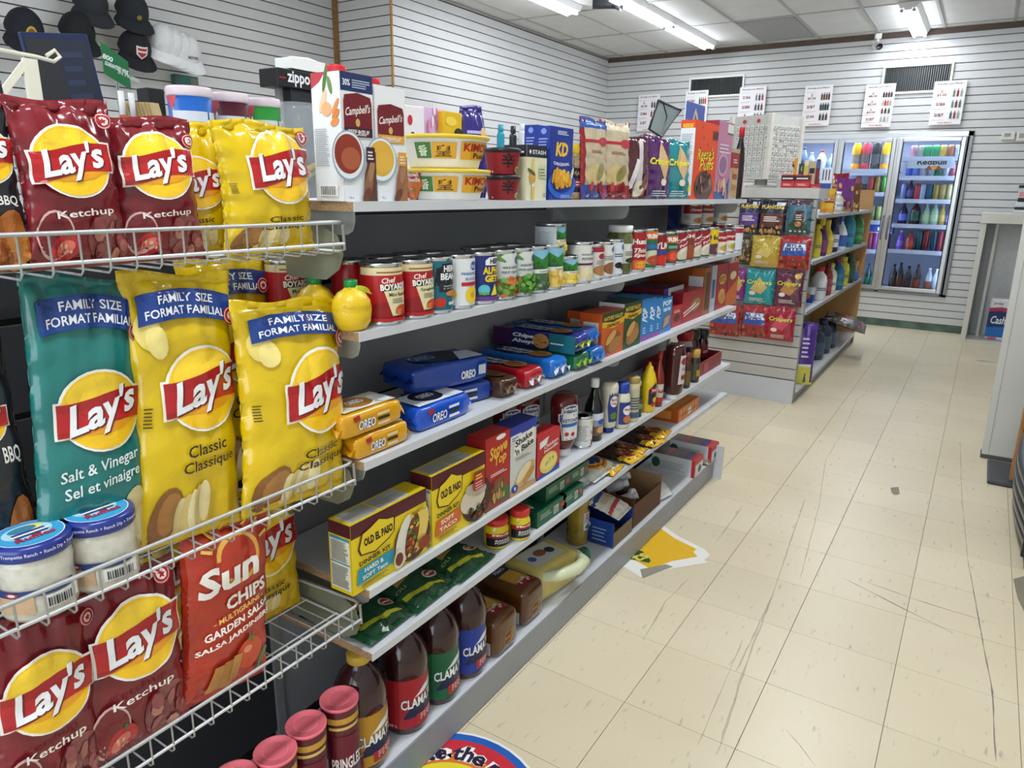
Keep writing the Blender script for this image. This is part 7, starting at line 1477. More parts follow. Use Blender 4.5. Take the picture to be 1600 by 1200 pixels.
# broken dark can in front of the first juice bottle
kb = MB().lathe([(.03, 0), (.031, .05), (.03, .058)], M('#4a2a20', rough=.4, var=.3, vs=40), 18).mesh('body')
x, y = -0.971,0.962
thing('snack_tin', 'small open red and brown tin in front of the nearest juice bottle', 'tin', (-1.0, y - .045, ZD), group=gd, parts=[('body', kb), ('rim', MB().lathe([(.031, .056), (.0325, .058), (.0325, .063), (.028, .062)], M('#8a7a60', rough=.3, metal=.6), 18).mesh('rim')), ('label_print', decal(MB(), cyl(.031, -.6), [R(-.03, .005, .03, .04, '#8c2020')], .0006, L=.01).mesh('label_print'))])

# ================================================================== FLOOR STICKERS
def sticker(label, shapes, x, y, rot, name='floor_sticker', outline=None, oc='#e6e4de'):
    f = lambda u, v, n: (u, v, n)
    base = decal(MB(), f, [P(outline, oc)], .0007, .0)
    pr_ = decal(MB(), f, shapes, .0009, .00012)
    o = thing(name, label, 'sticker', (x, y, 0), (0, 0, rot), parts=[('backing', base.mesh('backing')), ('print', pr_.mesh('print'))])
    return o
pts = [(-0.955,2.671), (-0.861,2.610), (-0.738,2.564), (-0.704,2.531), (-0.708,2.474), (-0.691,2.468), (-0.771,2.367), (-0.820,2.299), (-0.855,2.219), (-0.963,2.262), (-0.991,2.519)]
inn = [(-0.946,2.634), (-0.864,2.581), (-0.763,2.546), (-0.765,2.514), (-0.739,2.489), (-0.808,2.399), (-0.854,2.297), (-0.948,2.332), (-0.965,2.484)]
grn = [(-0.948,2.320), (-0.968,2.404), (-0.929,2.406), (-0.877,2.357), (-0.875,2.335)]
wear = [(-0.884,2.271), (-0.819,2.362), (-0.788,2.360), (-0.822,2.292), (-0.851,2.217)]
tx, ty = (-0.923,2.361)
sticker('worn yellow floor sticker with a green corner by the base of the shelves', [P(inn, '#dfae16'), P(grn, '#1f4a2c'), T('ts', tx, ty, .07, .05, '#d8c84a', .03, .1, 1.2), P(wear, '#8f8a7e')], 0, 0, 0, outline=pts)
c0 = (-0.852,1.048); c1 = (-0.896,1.248)
cx_, cy_ = (-0.833,1.024)
Rr = math.dist((cx_, cy_), (-0.915,1.246))
rb = [E(0, 0, Rr * .97, Rr * .97, '#1c5ab0', 40), E(0, 0, Rr * .88, Rr * .88, '#c42836', 40), E(0, 0, Rr * .68, Rr * .68, '#d8702c', 36), E(0, 0, Rr * .56, Rr * .56, '#e0d02c', 36), E(0, 0, Rr * .45, Rr * .45, '#4aa83c', 32), E(0, 0, Rr * .34, Rr * .34, '#1f78c0', 30)]
ang = math.atan2(c1[1] - cy_, c1[0] - cx_)
def ring_text(s, r, a0, da, h, c, bold):
    out = []
    vs, fs, (ew, eh) = text_tris(s, bold, .1)
    k = h / eh
    for x_, y_ in vs:
        a = a0 - x_ * k / r; q = r + y_ * k; out.append((q * math.cos(a), q * math.sin(a)))
    return (out, fs, c)
hh = Rr * .17
rb += [ring_text('Taste the rainbow', Rr * .70, ang - .28, 0, hh * 1.3, '#f2f0ea', .10), ring_text('Taste the rainbow', Rr * .70, ang - .28, 0, hh * 1.22, '#241a3c', .03)]
sticker('round rainbow floor sticker with white outlined lettering', rb, cx_, cy_, 0, outline=[(Rr * math.cos(i * PI / 20), Rr * math.sin(i * PI / 20)) for i in range(40)])


# ================================================================== ENDCAP POUCHES
ge = 'snack pouches hung on the endcap'
def hang(px, label, col, shapes, seed, d=.05):
    x0, x1, z0, z1 = px; w, h = x1 - x0, z1 - z0
    b = Bag(w, h, .045, seed, seal=.012, ears=.04, wrk=1.2)
    hk = MB().tube([(-d + .004, 0, h - .012), (.03, 0, h - .012), (.034, 0, h - .004)], .002, STEEL, 6)
    o = thing('snack_pouch', label, 'pouch', ((x0 + x1) / 2, YC - d, z0), (0, 0, -PI / 2), ge, [('pouch', b.mesh(foil(col), 14, 18)), ('print', b.print(shapes, .03)), ('peg_hook', hk.mesh('peg_hook'))])
def crisp(c): return [P([(-.3, .42), (.0, .78), (.3, .5), (.1, .3)], c), T('Crispers', .0, .62, .86, .15, '#2a2010', .05, .1), T('Crispers', .0, .62, .86, .15, '#ece04a', .02, .1), lines(-.3, .08, .3, .2, 3, '#e0d8d0', .4), E(-.2, .32, .12, .06, '#e0d6c8', 10)]
bits = [P([(-.42, .40), (.42, .42), (.36, .78), (-.36, .78)], '#2a4fa0'), P([(-.36, .55), (.40, .57), (.34, .76), (-.32, .76)], '#d8dee8'), T('BITS &', 0, .705, .5, .09, '#1c3a8c', .04), T('BITES', 0, .60, .6, .10, '#1c3a8c', .04)] + blobs(-.42, .04, .42, .36, 18, .07, ['#6a2418', '#8a4a2c', '#4a1a14', '#a8603c'], 3)
nut = lambda band, n: [R(-.42, .25, .42, .62, band), T('PLANTERS', 0, .80, .8, .10, '#d8b43c', .04), lines(-.3, .4, .3, .56, 3, '#e8e2dc', .45), R(.12, .84, .42, .93, '#c8ccd4')] + blobs(-.36, .08, .36, .28, 14, .07, ['#b07a44', '#8a5a30', '#c89a60'], 4)
hang((-1.373,-1.233,1.104,1.326), 'navy nut pouch with a purple band, top row of the endcap', '#141a34', nut('#5a3a86', 'MIX'), 91)
hang((-1.245,-1.070,1.102,1.325), 'navy nut pouch with a brown band, top row of the endcap', '#121628', nut('#5a2a20', 'NUTS'), 92)
hang((-1.067,-0.922,1.118,1.329), 'teal trail mix pouch with a brown top, top row of the endcap', '#3a6a80', [R(-.5, .84, .5, 1, '#4a2a36'), P([(-.5, .2), (-.2, .45), (.1, .3), (.5, .5), (.5, 0), (-.5, 0)], '#244a3c'), R(-.2, .18, .22, .68, '#4a2226'), lines(-.14, .42, .16, .60, 3, '#e8dcd0', .4), E(0, .3, .14, .08, '#c08a4c', 12)] + [E(-.3 + .2 * i, .08, .06, .035, '#d8dcdc', 10) for i in range(4)], 93)
hang((-1.373,-1.264,0.912,1.094), 'brown nut bag at the left end of the second endcap row', '#3f3020', blobs(-.4, .1, .4, .8, 20, .09, ['#8a6a44', '#5a4028', '#a8885c'], 4), 94)
hang((-1.272,-1.086,0.901,1.104), 'gold cracker pouch in the second endcap row', '#b89a3c', crisp('#d8c070'), 95)
hang((-1.097,-0.903,0.897,1.109), 'red mixed snack pouch in the second endcap row', '#a02026', bits, 96)
hang((-1.380,-1.279,0.664,0.884), 'magenta cracker pouch at the left of the third endcap row', '#7a1f72', crisp('#c8a060'), 97)
hang((-1.290,-1.097,0.656,0.885), 'teal cracker pouch in the third endcap row', '#118a90', crisp('#c8a868'), 98)
hang((-1.096,-0.919,0.661,0.891), 'purple and brown cracker pouch in the third endcap row', '#5a2440', crisp('#b07a3c') + [E(.3, .85, .12, .08, '#d8b43c', 10)], 99)
hang((-1.502,-1.293,0.419,0.633), 'red mixed snack pouch at the left of the lowest endcap row', '#a02428', bits, 100)
hang((-1.288,-1.113,0.430,0.648), 'red mixed snack pouch in the middle of the lowest endcap row', '#a02428', bits, 101)
hang((-1.123,-0.943,0.429,0.656), 'crimson cracker pouch at the right of the lowest endcap row', '#9a1c30', crisp('#c84a60'), 102)

# ================================================================== ON TOP OF THE ENDCAP
ZE = 1.4005
sx0, sx1 = -1.484, -1.137; szt = 1.844
sp = thing('earring_spinner', 'white four-sided earring card spinner on top of the endcap', 'display', ((sx0 + sx1) / 2, 5.05, ZE), (0, 0, math.radians(-24)))
SW = M('#d6d4cc', rough=.45, var=.04); hw = .155; hz = szt - ZE
link('foot', MB().lathe([(.10, 0), (.10, .012), (.04, .018), (.04, .05)], SW, 20).mesh('foot'), sp)
link('body', MB().box((-hw + .012, -hw + .012, .05), (hw - .012, hw - .012, hz), M('#c9c9c6', rough=.5, var=.04)).mesh('body'), sp)
for a in (-1, 1):
    for b in (-1, 1): link('corner_post', MB().box((a * hw - .014, b * hw - .014, .05), (a * hw + .014, b * hw + .014, hz + .004), SW, bev=.002).mesh('corner_post'), sp)
cd = MB(); rnd = random.Random(3)
for face in range(2):
    for i in range(7):
        for j in range(10):
            if rnd.random() < .12: continue
            u = -hw + .035 + i * (2 * hw - .06) / 6.5; v = .075 + j * (hz - .13) / 10; q = .012
            pts4 = [(u, v), (u + .028, v), (u + .028, v + .026), (u, v + .026)]
            f = (lambda a, b, n: (a, -hw - n, b)) if face == 0 else (lambda a, b, n: (hw + n, a, b))
            cd.prism(pts4, -.008, -.004, M('#dcdcda', rough=.4), f)
            cd.prism([(u + .008, v + .006), (u + .018, v + .006), (u + .018, v + .016), (u + .008, v + .016)], -.004, -.002, M(rnd.choice(['#b9bcc0', '#9a9ca0', '#c0b8a4']), rough=.3, metal=.5), f)
o = link('earring_cards', cd.mesh('earring_cards'), sp); o['kind'] = 'stuff'
for u_ in (-.06, .05): link('heart_print', decal(MB(), lambda u, v, n: (u, -hw + .012 - n, v), [E(u_, hz - .035, .014, .012, '#c83a48')], .004).mesh('heart_print'), sp)
def ybox(px, Y, z, d, label, col, front=(), name='small_box', grp='small boxes on the endcap top', cat='box'):
    """box whose front faces -Y"""
    x0, x1, z0, z1 = px; w = abs(x1 - x0); h = z1 - z
    parts = [('body', MB().box((-w / 2, 0, 0), (w / 2, d, h), M(col, rough=.42, var=.05), bev=.001).mesh('body'))]
    if front: parts.append(('print', decal(MB(), flatY(0), fr(front, w, h), .0006).mesh('print')))
    return thing(name, label, cat, ((x0 + x1) / 2, Y, z), (0, 0, 0), grp, parts)
tyl = [R(-.5, .55, .5, .9, '#3a1418'), lines(-.4, .66, .4, .8, 1, '#e8e0dc', .7), R(-.5, .1, .5, .4, '#c83a3c'), lines(-.3, .18, .3, .34, 2, '#f0d8d0', .4)]
ybox((-1.147,-1.065,1.390,1.480), 4.90, ZE, .05, 'small red box right of the earring spinner', '#a8242c', tyl)
ybox((-1.062,-0.973,1.391,1.480), 4.90, ZE, .05, 'small red box, second from the earring spinner', '#a8242c', tyl)
ybox((-0.966,-0.910,1.388,1.423), 4.90, ZE, .05, 'flat little red box at the corner of the endcap top', '#a8242c', tyl[2:])
ybox((-1.159,-1.107,1.391,1.589), 5.10, ZE, .05, 'tall orange-yellow box behind the red boxes', '#d8961c', [E(0, .7, .3, .12, '#5a3a10', 12), lines(-.3, .1, .3, .5, 3, '#7a4a10', .4)])
ybox((-1.105,-1.065,1.392,1.554), 5.12, ZE, .04, 'dark floral box behind the red boxes', '#3a3a30', blobs(-.4, .2, .4, .95, 10, .14, ['#a8a040', '#4a5a34', '#c8c8a8'], 4))
ybox((-1.062,-1.035,1.393,1.577), 5.12, ZE, .04, 'narrow cream box behind the red boxes', '#d8d0b4', [R(-.4, .5, .4, .8, '#c8b03c')])
ybox((-1.030,-0.991,1.393,1.569), 5.12, ZE, .04, 'tan and black box behind the red boxes', '#b8a888', [R(-.4, .55, .4, .75, '#1c1c1c')])
ybox((-0.992,-0.972,1.402,1.582), 5.14, ZE, .03, 'narrow dark red tube box behind the endcap top', '#7a1c24', [R(-.4, .7, .4, .95, '#2a6ab0')])
ybox((-0.965,-0.891,1.403,1.531), 5.16, ZE, .04, 'white and blue slim boxes pack at the back of the endcap top', '#d4dae2', [R(-.5, 0, .5, .25, '#2a4a9a'), R(-.3, .4, -.2, .9, '#3a4a70'), R(-.05, .4, .05, .9, '#3a4a70'), R(.2, .4, .3, .9, '#3a4a70')])

# ================================================================== FAR GONDOLA GOODS
gf = 'goods on the far gondola'
def fb(px, py, zt, z, label, col, cap, kind='bottle', r=.045, labc=None, X=-.96, name='cleaner_bottle'):
    h = zt - z; y = px
    if kind == 'can':
        return tin('nut_can', label, X, y, z, r, h, col, [R(-.4, .3, .3, .8, '#d8b43c'), R(-.3, .82, .2, .95, '#a8242c'), E(.2, .4, .06, .1, '#2a2018'), E(.25, .7, .06, .1, '#2a2018')], -.9, gf)
    if kind == 'spray':
        pr = [(r * .9, 0), (r, .01), (r, h * .45), (r * .6, h * .66), (r * .35, h * .74), (r * .35, h * .8)]
        tr_ = MB().box((-.012, -.05, h * .8), (.012, .02, h), M(cap, rough=.4), bev=.004).box((-.006, -.045, h * .72), (.006, -.035, h * .84), M(cap, rough=.4))
        return bottle(name, label, X, y, z, pr, col, None, lab=(h * .1, h * .42, r * 1.01), labcol=labc or '#d8d8d0', a0=-.9, group=gf, seg=16, extra=[('trigger', tr_.mesh('trigger'))])
    pr = [(r * .9, 0), (r, .01), (r, h * .58), (r * .8, h * .74), (r * .42, h * .84), (r * .42, h * .88)]
    return bottle(name, label, X, y, z, pr, col, [(r * .48, h * .86), (r * .5, h * .87), (r * .5, h)], cap, (h * .15, h * .52, r * 1.01), labc or '#c8ccd0', [lines(-.2, .4, .3, .7, 2, '#3a4a6a', .5)], a0=-.9, group=gf, seg=16)
z1_, z2_, z3_, z0_ = 1.2355, .9455, .6205, .1005
fb(5.528, 0, z1_ + .095, z1_, 'orange-yellow nut can, lower of two at the near shelf end', '#d8901c', '', 'can', .047)
fb(5.528, 0, z1_ + .192, z1_ + .096, 'orange-yellow nut can, upper of two at the near shelf end', '#d8901c', '', 'can', .047)
fb(5.912, 0, z1_ + .15, z1_, 'pale seasoning bottle beside the nut cans', '#b9b0a4', '#d8dadc', 'bottle', .04, name='seasoning_bottle')
fb(6.407, 0, z1_ + .24, z1_, 'yellow topped snack jar behind the nut cans', '#3a2c50', '#d8a41c', 'bottle', .05, '#5a3a7a', -1.07, 'seasoning_bottle')
for i, (px, zt, c, lb) in enumerate([(6.163, .25, '#6a2a7a', 'purple snack pouch standing on the far top shelf'), (6.504, .22, '#6a3a20', 'brown nut pouch standing right of the purple one'), (6.684, .30, '#9a2030', 'crimson snack pouch behind the purple one')]):
    pouch('snack_pouch', lb, 'pouch', -.96 if i < 2 else -1.09, px, z1_ + .001, Bag(.17, zt, .05, 110 + i), c, [R(-.4, .0, .4, .3, '#b08a3c' if i < 2 else '#c8485a')] + blobs(-.35, .1, .35, .8, 14, .09, ['#c89a50', '#8a5a2c', '#d8b070'] if i == 1 else ['#a8485a', '#c89a50', '#4a2050'], 4), -.9, 0, .05, gf, .05)
for px, zt, c, cp, kd, r, lc, lb in [(5.285, .22, '#d8c01c', '#d8c01c', 'bottle', .035, '#c8b83c', 'tall yellow cleaner bottle at the near end'), (5.457, .26, '#4a2458', '#e0c82c', 'spray', .045, '#7a3a6a', 'purple spray bottle with yellow trigger'), (5.675, .24, '#dcc41c', '#dcc41c', 'spray', .045, '#c8a83c', 'yellow spray cleaner bottle'), (5.905, .25, '#1c2a50', '#16203c', 'bottle', .045, '#c8ccd8', 'navy cleaner bottle with pale label'),
                            (6.205, .27, '#d8dce0', '#2a4a9a', 'spray', .055, '#3a5ab0', 'white bleach jug with blue label'), (6.585, .29, '#1f7a9a', '#1c6a8a', 'bottle', .055, '#2a8ab0', 'tall teal detergent bottle'), (7.068, .27, '#2f7a3c', '#2a6a34', 'bottle', .055, '#4a9a54', 'green detergent bottle at the far end')]:
    fb(px, 0, z2_ + zt, z2_, lb + ' on the middle far shelf', c, cp, kd, r, lc)
for px, zt, c, cp, kd, r, lc, lb in [(5.580, .24, '#d6d8d8', '#b8242c', 'bottle', .055, '#c9ccd0', 'white cleaner bottle with red cap'), (5.894, .24, '#8a2428', '#7a1c20', 'bottle', .04, '#a8484c', 'dark red cleaner bottle'), (6.010, .23, '#c9c4b4', '#e0d01c', 'bottle', .05, '#d0ccc0', 'grey spray can with broad yellow cap'), (6.304, .25, '#165a7c', '#8a3a60', 'bottle', .06, '#2a7a9c', 'blue dish soap bottle'),
                            (6.607, .24, '#c8c01c', '#d8d03c', 'bottle', .05, '#b8b03c', 'thin yellow dish soap bottle'), (6.879, .25, '#1c3a24', '#16301c', 'bottle', .06, '#2a5434', 'dark green dish soap bottle')]:
    fb(px, 0, z3_ + zt, z3_, lb + ' on the lower far shelf', c, cp, kd, r, lc)
by = 7.345
box('soap_box', 'yellow detergent box at the far end of the lower far shelf', 'box', -.94, by - .12, by + .04, z3_, .16, .06, '#d8a41c', [E(0, .5, .3, .25, '#3a4a8a', 14)], [R(-.4, .3, .4, .7, '#3a4a8a')], group=gf)
by = 5.287
box('soap_box', 'blue and white detergent box at the near end of the lower far shelf', 'box', -.93, by - .02, by + .03, z3_, .12, .1, '#c8ccd0', [R(-.5, .2, .5, .6, '#24409a')], [R(-.5, .1, .5, .6, '#24409a'), E(0, .5, .3, .2, '#d8843c', 12)], group=gf)
thing('air_freshener', 'round blue air freshener in front of the yellow box', 'air freshener', (-.93, (7.080), z3_), group=gf, parts=[('body', MB().lathe([(.024, 0), (.036, .012), (.042, .036), (.038, .058), (.026, .072)], M('#2a5ab0', rough=.2, coat=.3), 18).mesh('body')), ('cap', MB().lathe([(.027, .070), (.028, .073), (.022, .084), (.010, .088)], M('#3f74c8', rough=.3), 16).mesh('cap'))])
# deck of the far gondola
w_ = .32
pouch('pet_food_bag', 'purple pet food bag standing at the near deck corner', 'bag', -.92, 5.06, z0_, Bag(.17, .43, .07, 121), '#4a2a86', [R(-.5, 0, .5, .3, '#c9c44a'), R(-.5, .3, .5, .34, '#d8d8d8'), P([(-.5, .0), (-.1, .0), (-.3, .7), (-.5, .8)], '#d8dcd4'), lines(-.05, .45, .25, .8, 5, '#d0c4e4', .4)], -1.25, 0, .03, gf, .04)
for i, py in enumerate([5.967, 6.247, 6.504]):
    fb(py, 0, z0_ + .27 + .01 * (i == 1), z0_, 'dark blue windshield fluid bottle, %s from the purple bag' % ORD[i], '#1c2c44', '#26384c', 'bottle', .075, '#3a5068', -1.0, 'fluid_bottle')
fy = 6.514
fbag = Bag(.46, .34, .09, 125, ears=.05)
o = thing('pet_food_bag', 'grey pet food bag hanging over the far deck edge', 'bag', (-.93, fy, z0_ + .10), group=gf, parts=[('pouch', fbag.mesh(M('#4a4440', rough=.35, coat=.2, var=.3, vs=8, bump=.2, bs=20))), ('print', fbag.print([R(-.5, .82, .5, .95, '#c9c6c0'), lines(-.2, .85, .3, .92, 2, '#4a4a4a', .5), E(.15, .55, .16, .16, '#b0343c', 14), E(-.2, .5, .14, .18, '#8a6a54', 14), R(-.4, .1, .4, .2, '#8c2a2c')], .05))])
o.matrix_world = Matrix.Translation((-.73, fy + .16, z0_ + .155)) @ Matrix.Rotation(.1, 4, 'Z') @ Matrix.Rotation(-PI / 2 + .30, 4, 'Y')

# ================================================================== REAR SHELF, LEFT: tubs, lighters, signs
gr = 'things on the rear shelf'
def tub(px, X, label, col, white=True, z=ZR):
    y, r, zt = px; h = zt - z
    pr = [(r * .90, 0), (r * .92, .004), (r * .99, h - .02)]
    sh = [R(-.36, .04, .18, .86, '#c9cdd4'), lines(-.33, .1, .15, .8, 14, '#8a8f98', .4, 3), R(.21, .3, .46, .86, '#c9cdd4'), lines(.22, .35, .44, .82, 10, '#8a8f98', .4, 4), P([(-.46, .99), (-.26, .99), (-.36, .86)], '#c8485a')]
    f = lambda u, v, n: (lambda q: ((q + n) * math.cos(-.35 + u / r), (q + n) * math.sin(-.35 + u / r), v))(r * (.92 + .07 * v / (h - .02)) + .001)
    thing('candy_tub', label, 'tub', (X, y, z), group='candy tubs', parts=[('body', MB().lathe(pr, M(col, rough=.35, coat=.1, var=.04), 30).mesh('body')), ('lid', MB().lathe([(r * 1.0, h - .022), (r * 1.05, h - .018), (r * 1.05, h - .004), (r * 1.0, h), (.001, h)], M('#d6c6cc', rough=.35, var=.03), 30).mesh('lid')), ('label_print', decal(MB(), f, [([(q * PI * r, w * (h - .02)) for q, w in s_[0]], s_[1], s_[2]) for s_ in sh], .0008, .0002, L=r * .3).mesh('label_print'))])
tub((1.075,0.0484,1.576), -1.60, 'blue candy tub with white nutrition label', '#1f5fb4')
tub((1.197,0.0437,1.577), -1.62, 'maroon candy tub between the blue and green ones', '#4a1424')
tub((1.314,0.0422,1.578), -1.64, 'green candy tub with white nutrition label', '#2a8a34')
yy, rr, zz = 1.388,0.0461,1.573
cands = []
rnd = random.Random(6)
for i in range(12):
    a = rnd.random() * 6.28; q = rr * .7 * rnd.random() ** .5
    cands.append(('candy_stick', MB().tube([(q * math.cos(a) - .012, q * math.sin(a) - .02, .02 + .012 * i * .6), (q * math.cos(a) + .012, q * math.sin(a) + .02, .05 + .012 * i * .6)], .008, M(rnd.choice(['#c8a83c', '#b86a7a', '#5a9a6a', '#5a7ab0', '#c8784a', '#a8b84a']), rough=.7), 8).mesh('candy_stick')))
thing('candy_jar', 'clear plastic jar of sour candy sticks', 'jar', (-1.60, yy, ZR), group='candy tubs', parts=[('jar', MB().lathe([(rr * .9, 0), (rr * .92, .004), (rr, zz - ZR - .03), (rr * 1.04, zz - ZR - .026), (rr * 1.04, zz - ZR), (rr * .98, zz - ZR)], M('#d0d6da', rough=.06, var=0, alpha=.28, coat=.3), 28, cap=False).mesh('jar')), ('floor', MB().lathe([(rr * .89, .001), (rr * .89, .003)], M('#b9c0c4', rough=.3), 20).mesh('floor'))] + cands)
# lighter stand
y0, y1, z0, z1 = 1.459,1.658,1.635,1.684
zs = thing('lighter_stand', 'black lighter display stand with white lettering behind the cartons', 'display', (-1.75, (y0 + y1) / 2, ZR), group=gr)
w = y1 - y0
link('header', MB().box((-.08, -w / 2, z0 - ZR), (0, w / 2, z1 - ZR), BLACK, bev=.002).mesh('header'), zs)
link('pillar', MB().box((-.07, -w * .22, 0), (-.01, w * .30, z0 - ZR), M('#22242a', rough=.4), bev=.002).mesh('pillar'), zs)
link('rail', MB().box((-.05, -w * .36, 0), (-.03, -w * .30, z0 - ZR), M('#8f9296', rough=.3, metal=.6)).mesh('rail'), zs)
link('print', decal(MB(), flatX(0), [R(-w * .48, (z0 + z1) / 2 - ZR - .003, w * .48, (z0 + z1) / 2 - ZR + .001, '#a82028'), R(-w * .35, (z0 + z1) / 2 - ZR - .012, w * .11, (z0 + z1) / 2 - ZR + .012, '#121216'), T('zippo', -w * .12, (z0 + z1) / 2 - ZR, w * .42, .042, '#e8e8ea', .025)], .0008).mesh('print'), zs)
y0, y1, z0, z1 = 1.515,1.646,1.687,1.726
wb_ = y1 - y0
thing('white_carton', 'opened white carton lying on the lighter stand', 'box', (-1.755, (y0 + y1) / 2, z0 + .002), group=gr, parts=[('body', MB().box((-.07, -wb_ / 2, 0), (0, wb_ / 2, (z1 - z0) * .8), WHITE, bev=.001).mesh('body')), ('flap', MB().add([(0, -wb_ / 2, (z1 - z0) * .8), (0, wb_ * .3, (z1 - z0) * .8), (-.03, wb_ * .2, (z1 - z0) * 1.1), (-.05, -wb_ / 2, (z1 - z0) * 1.0)], [(0, 1, 2, 3)], WHITE).mesh('flap'))])
# two small bottles, open tray, black box
for i, (px) in enumerate([(0.981,0.0105,1.565), (1.005,0.0107,1.563)]):
    y, r, zt = px; h = zt - ZR
    bottle('energy_shot', ['small orange energy shot bottle next to the blue board', 'small orange energy shot bottle second from the blue board'][i], -1.72, y, ZR, [(r * .9, 0), (r, .004), (r, h * .68), (r * .6, h * .8)], '#b8501c', [(r * .62, h * .78), (r * .62, h)], '#d8d8d6', (h * .1, h * .66, r * 1.01), None, blobs(-.4, .1, .4, .9, 10, .12, ['#e8a03c', '#3a1c14', '#d8682c'], 3), group=gr)
y0, y1, z0, z1 = 1.009,1.070,1.502,1.540
tp_ = thing('matchbook_tray', 'clear slanted tray of tan matchbooks beside the blue tub', 'tray', (-1.70, (y0 + y1) / 2, ZR), group=gr)
w = y1 - y0
link('tray', MB().box((-.05, -w / 2, 0), (0, w / 2, z0 - ZR), M('#5a2a2c', rough=.3, var=.1)).mesh('tray'), tp_)
for i in range(9):
    rn = random.Random(i); link('matchbook', MB().box((-.002, -.012, 0), (.002, .012, .045), M('#b8a070', rough=.6, var=.1)).mesh('matchbook'), tp_, (-.05 + .006 * i, -w * .36 + w * .08 * i, z0 - ZR + .001), (0, -.3, .3 * rn.random()))
y0, y1, z0, z1 = 1.096,1.140,1.512,1.591
card('black_box', 'black box standing behind the matchbook tray', 'box', -1.80, y0, y1, ZR, z1, '#17171b', [E(-.1, .7, .2, .08, '#5a3038', 12)], .05)
# navy board and green sign
y0, y1, z0, z1 = 0.896,1.045,1.537,1.692; w = y1 - y0
nb = thing('display_board', 'dark navy display screen leaning above the ketchup chips', 'screen', (-1.85, (y0 + y1) / 2, ZR), (math.radians(8), 0, 0), gr)
link('panel', MB().box((-.012, -w / 2, .0), (0, w / 2, z1 - ZR), M('#16284e', rough=.35), bev=.002).mesh('panel'), nb)
link('screen', decal(MB(), flatX(0), [R(-w * .47, .01, w * .46, z1 - ZR - .012, '#22293a'), R(-w * .47, .01, -w * .05, z1 - ZR - .012, '#2a2a30'), R(.0, .12, w * .36, .2, '#262f44'), lines(.0, .24, w * .35, .36, 4, '#2c3650', .4)], .0008).mesh('screen'), nb)
y0, y1, z0, z1 = 1.076,1.142,1.610,1.685; w = y1 - y0
gn = thing('lottery_sign', 'green sign with white lettering beside the navy screen', 'sign', (-1.95, (y0 + y1) / 2, ZR), (0, 0, 0), gr)
cz = z0 - ZR; hs = z1 - z0
gpar = [(-w / 2, cz + .02), (w / 2, cz - .012), (w / 2, cz + hs - .018), (-w / 2, cz + hs + .02)]
link('panel', MB().prism(gpar, -.003, 0, M('#16693c', rough=.4, var=.03), lambda a, b, c: (c, a, b)).mesh('panel'), gn)
link('print', decal(MB(), flatX(0), [T('800', -.02, cz + hs * .78, w * .4, hs * .17, '#e4ece6', .03, 0, -.28), T('GUARANTEED WINS', .0, cz + hs * .50, w * .92, hs * .14, '#e4ece6', .03, 0, -.28), T('IN PRIZES', .03, cz + hs * .27, w * .86, hs * .11, '#c4d8ca', .02, 0, -.28)], .0008).mesh('print'), gn)
link('stake', MB().tube([(-.006, 0, 0), (-.006, 0, cz + .05)], .004, STEEL, 6).mesh('stake'), gn)
# white wire rack with a scan hook at the left edge
y0, y1, z0, z1 = 0.641,0.756,1.511,1.580
CRM = M('#d8d4c2', rough=.4, var=.04)
wr = thing('wire_rack', 'cream wire hook rack rising behind the ketchup chips', 'rack', (-1.5, y1 - .02, ZR), group=gr)
zt_ = z1 - ZR
link('post', MB().box((-.004, -.055, 0), (.004, -.03, zt_ - .005), CRM, bev=.001).mesh('post'), wr)
link('brace', MB().prism([(-.12, zt_ - .09), (-.105, zt_ - .09), (-.04, zt_ - .01), (-.055, zt_ - .01)], -.003, .003, CRM, lambda a, b, c: (c, a, b)).mesh('brace'), wr)
link('top_wire', MB().tube([(0, -.40, zt_ + .015), (0, -.03, zt_), (0, .0, zt_ - .004), (0, .012, zt_ + .006), (0, .004, zt_ + .016), (0, -.012, zt_ + .004)], .0035, CRM, 8).mesh('top_wire'), wr)
link('post', MB().box((-.004, -.36, 0), (.004, -.335, zt_ + .01), CRM, bev=.001).mesh('post'), wr)
# clear bagged goods at the rack
pouch('clear_bag', 'clear bag with dark contents hanging at the cream wire rack', 'bag', -1.53, y1 - .17, ZR + .001, Bag(.12, .17, .04, 131), '#8f9498', [R(-.4, .1, .4, .7, '#3a3f44')], 0, 0, .05, gr, mat=M('#9aa0a4', rough=.15, coat=.4, var=.2))

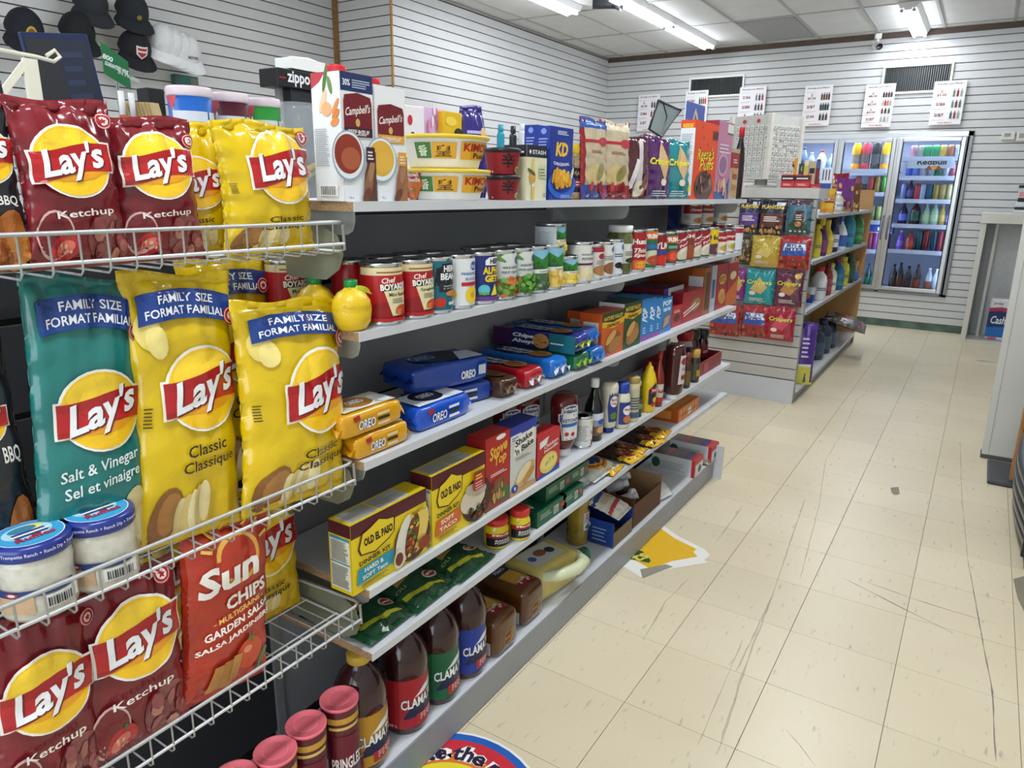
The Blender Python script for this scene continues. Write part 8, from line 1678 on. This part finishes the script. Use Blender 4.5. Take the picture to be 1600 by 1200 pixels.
# ================================================================== CAPS ON THE LEFT WALL
def cap_parts(col, logo, brim=None):
    d = MB(); n = 16; m = 7; vs = []; fs = []
    for j in range(m + 1):
        t = PI / 2 * j / m
        for i in range(n): a = 2 * PI * i / n; vs.append((.085 * math.cos(t) * math.cos(a) * 1.08, .085 * math.cos(t) * math.sin(a), .115 * math.sin(t)))
    for j in range(m):
        for i in range(n): k = (i + 1) % n; fs.append((j * n + i, j * n + k, (j + 1) * n + k, (j + 1) * n + i))
    d.add(vs, fs, M(col, rough=.8, var=.06, bump=.2, bs=200), True)
    b = MB(); vs = []; fs = []
    for i in range(9):
        a = -PI / 2 * .86 + PI * .86 * i / 8
        for q in (0, .5, 1):
            r = .076 + q * .08 * math.cos(a) ** .6
            vs.append((r * math.cos(a) * 1.05, r * math.sin(a) * (1.0 if q < 1 else .92), .006 - q * .022 - .02 * math.sin(a) ** 2 * q))
    for i in range(8):
        for q in range(2): k = i * 3 + q; fs.append((k, k + 1, k + 4, k + 3))
    nv = len(vs); vs += [(x, y, z - .004) for x, y, z in vs]; fs += [tuple(reversed([nv + q for q in f])) for f in fs]
    b.add(vs, fs, M(brim or col, rough=.8, var=.05), True)
    out = [('crown', d.mesh('crown')), ('brim', b.mesh('brim')), ('button', MB().sphere((0, 0, .115), .008, .008, .005, M(col, rough=.8)).mesh('button'))]
    if logo:
        f = lambda u, v, n_: (lambda t: ((.092 * math.cos(t) + n_) * math.cos(u / .085), (.085 * math.cos(t) + n_) * math.sin(u / .085), .115 * math.sin(t)))(v / .1)
        out.append(('logo', decal(MB(), f, logo, .002, .0004, L=.02).mesh('logo')))
    return out
gcap = 'caps on the left wall'
def capx(px, py, label, col, logo=None, brim=None, tilt=.75, turn=-.1, out=.17):
    y, z = px, py
    hk = MB().tube([(-out - .08, 0, -.03), (.09, 0, -.03), (.10, 0, -.01)], .003, STEEL, 6)
    o = thing('baseball_cap', label, 'cap', (XLN + .19, y, z), group=gcap, parts=cap_parts(col, logo, brim))
    o.matrix_world = Matrix.Translation((XLN + .19, y, z)) @ Matrix.Rotation(turn, 4, 'Z') @ Matrix.Rotation(tilt, 4, 'Y') @ Matrix.Scale(1.12, 4)
    h = link('wall_hook', hk.mesh('wall_hook')); tag(h, 'chrome wall hook carrying the ' + label.split(' ', 1)[1] if False else 'chrome hook behind the ' + label, 'hook', 'wall hooks for the caps'); h.location = (XLN + .19, y, z + .03)
gold = [E(0, .045, .028, .03, '#b8963c', 12), E(0, .045, .018, .02, '#6a5420', 10)]
rw = [P([(-.04, .07), (.04, .07), (.03, .03), (0, .01), (-.03, .03)], '#d8d0d0'), P([(-.03, .062), (.03, .062), (.022, .034), (0, .018), (-.022, .034)], '#a02a38'), R(-.03, .042, .03, .05, '#e0dcdc')]
capx(2.145, 2.167, 'navy cap with a gold crest', '#161b26', gold)
capx(2.430, 2.203, 'plain black cap beside the navy one', '#14161b')
capx(2.529, 2.373, 'dark grey cap in the upper row', '#262a30')
capx(2.781, 2.380, 'charcoal cap with a small gold badge in the upper row', '#1d2228', [E(0, .03, .014, .012, '#8a7434', 10)])
capx(2.771, 2.166, 'black cap with a red and white crest', '#15161c', rw)
for i in range(4):
    capx((3.124) - .055 * i, (2.197) + .012 * i, ['white cap with dark lettering at the front of its stack', 'white cap nested second in its stack', 'white cap nested third in its stack', 'white cap nested last in its stack'][i], '#d3d5d8', [T('NÜTRL', 0, .035, .075, .018, '#2a2c34', .02)] if i == 0 else None, '#dcdee0', out=.17 - .02 * i)
# small green box hanging on the wall below the white caps
y0, y1, z0, z1 = 3.117,3.293,2.008,2.083
card('hanging_box', 'small green boxes hung on the slat wall below the white caps', 'box', -4.78, y0, y1, z0, z1, '#3a5a50', [R(-.3, .2, .1, .9, '#1c6a60'), R(.15, .2, .45, .8, '#6a6a5c')], .045)


bpy.context.view_layer.update()
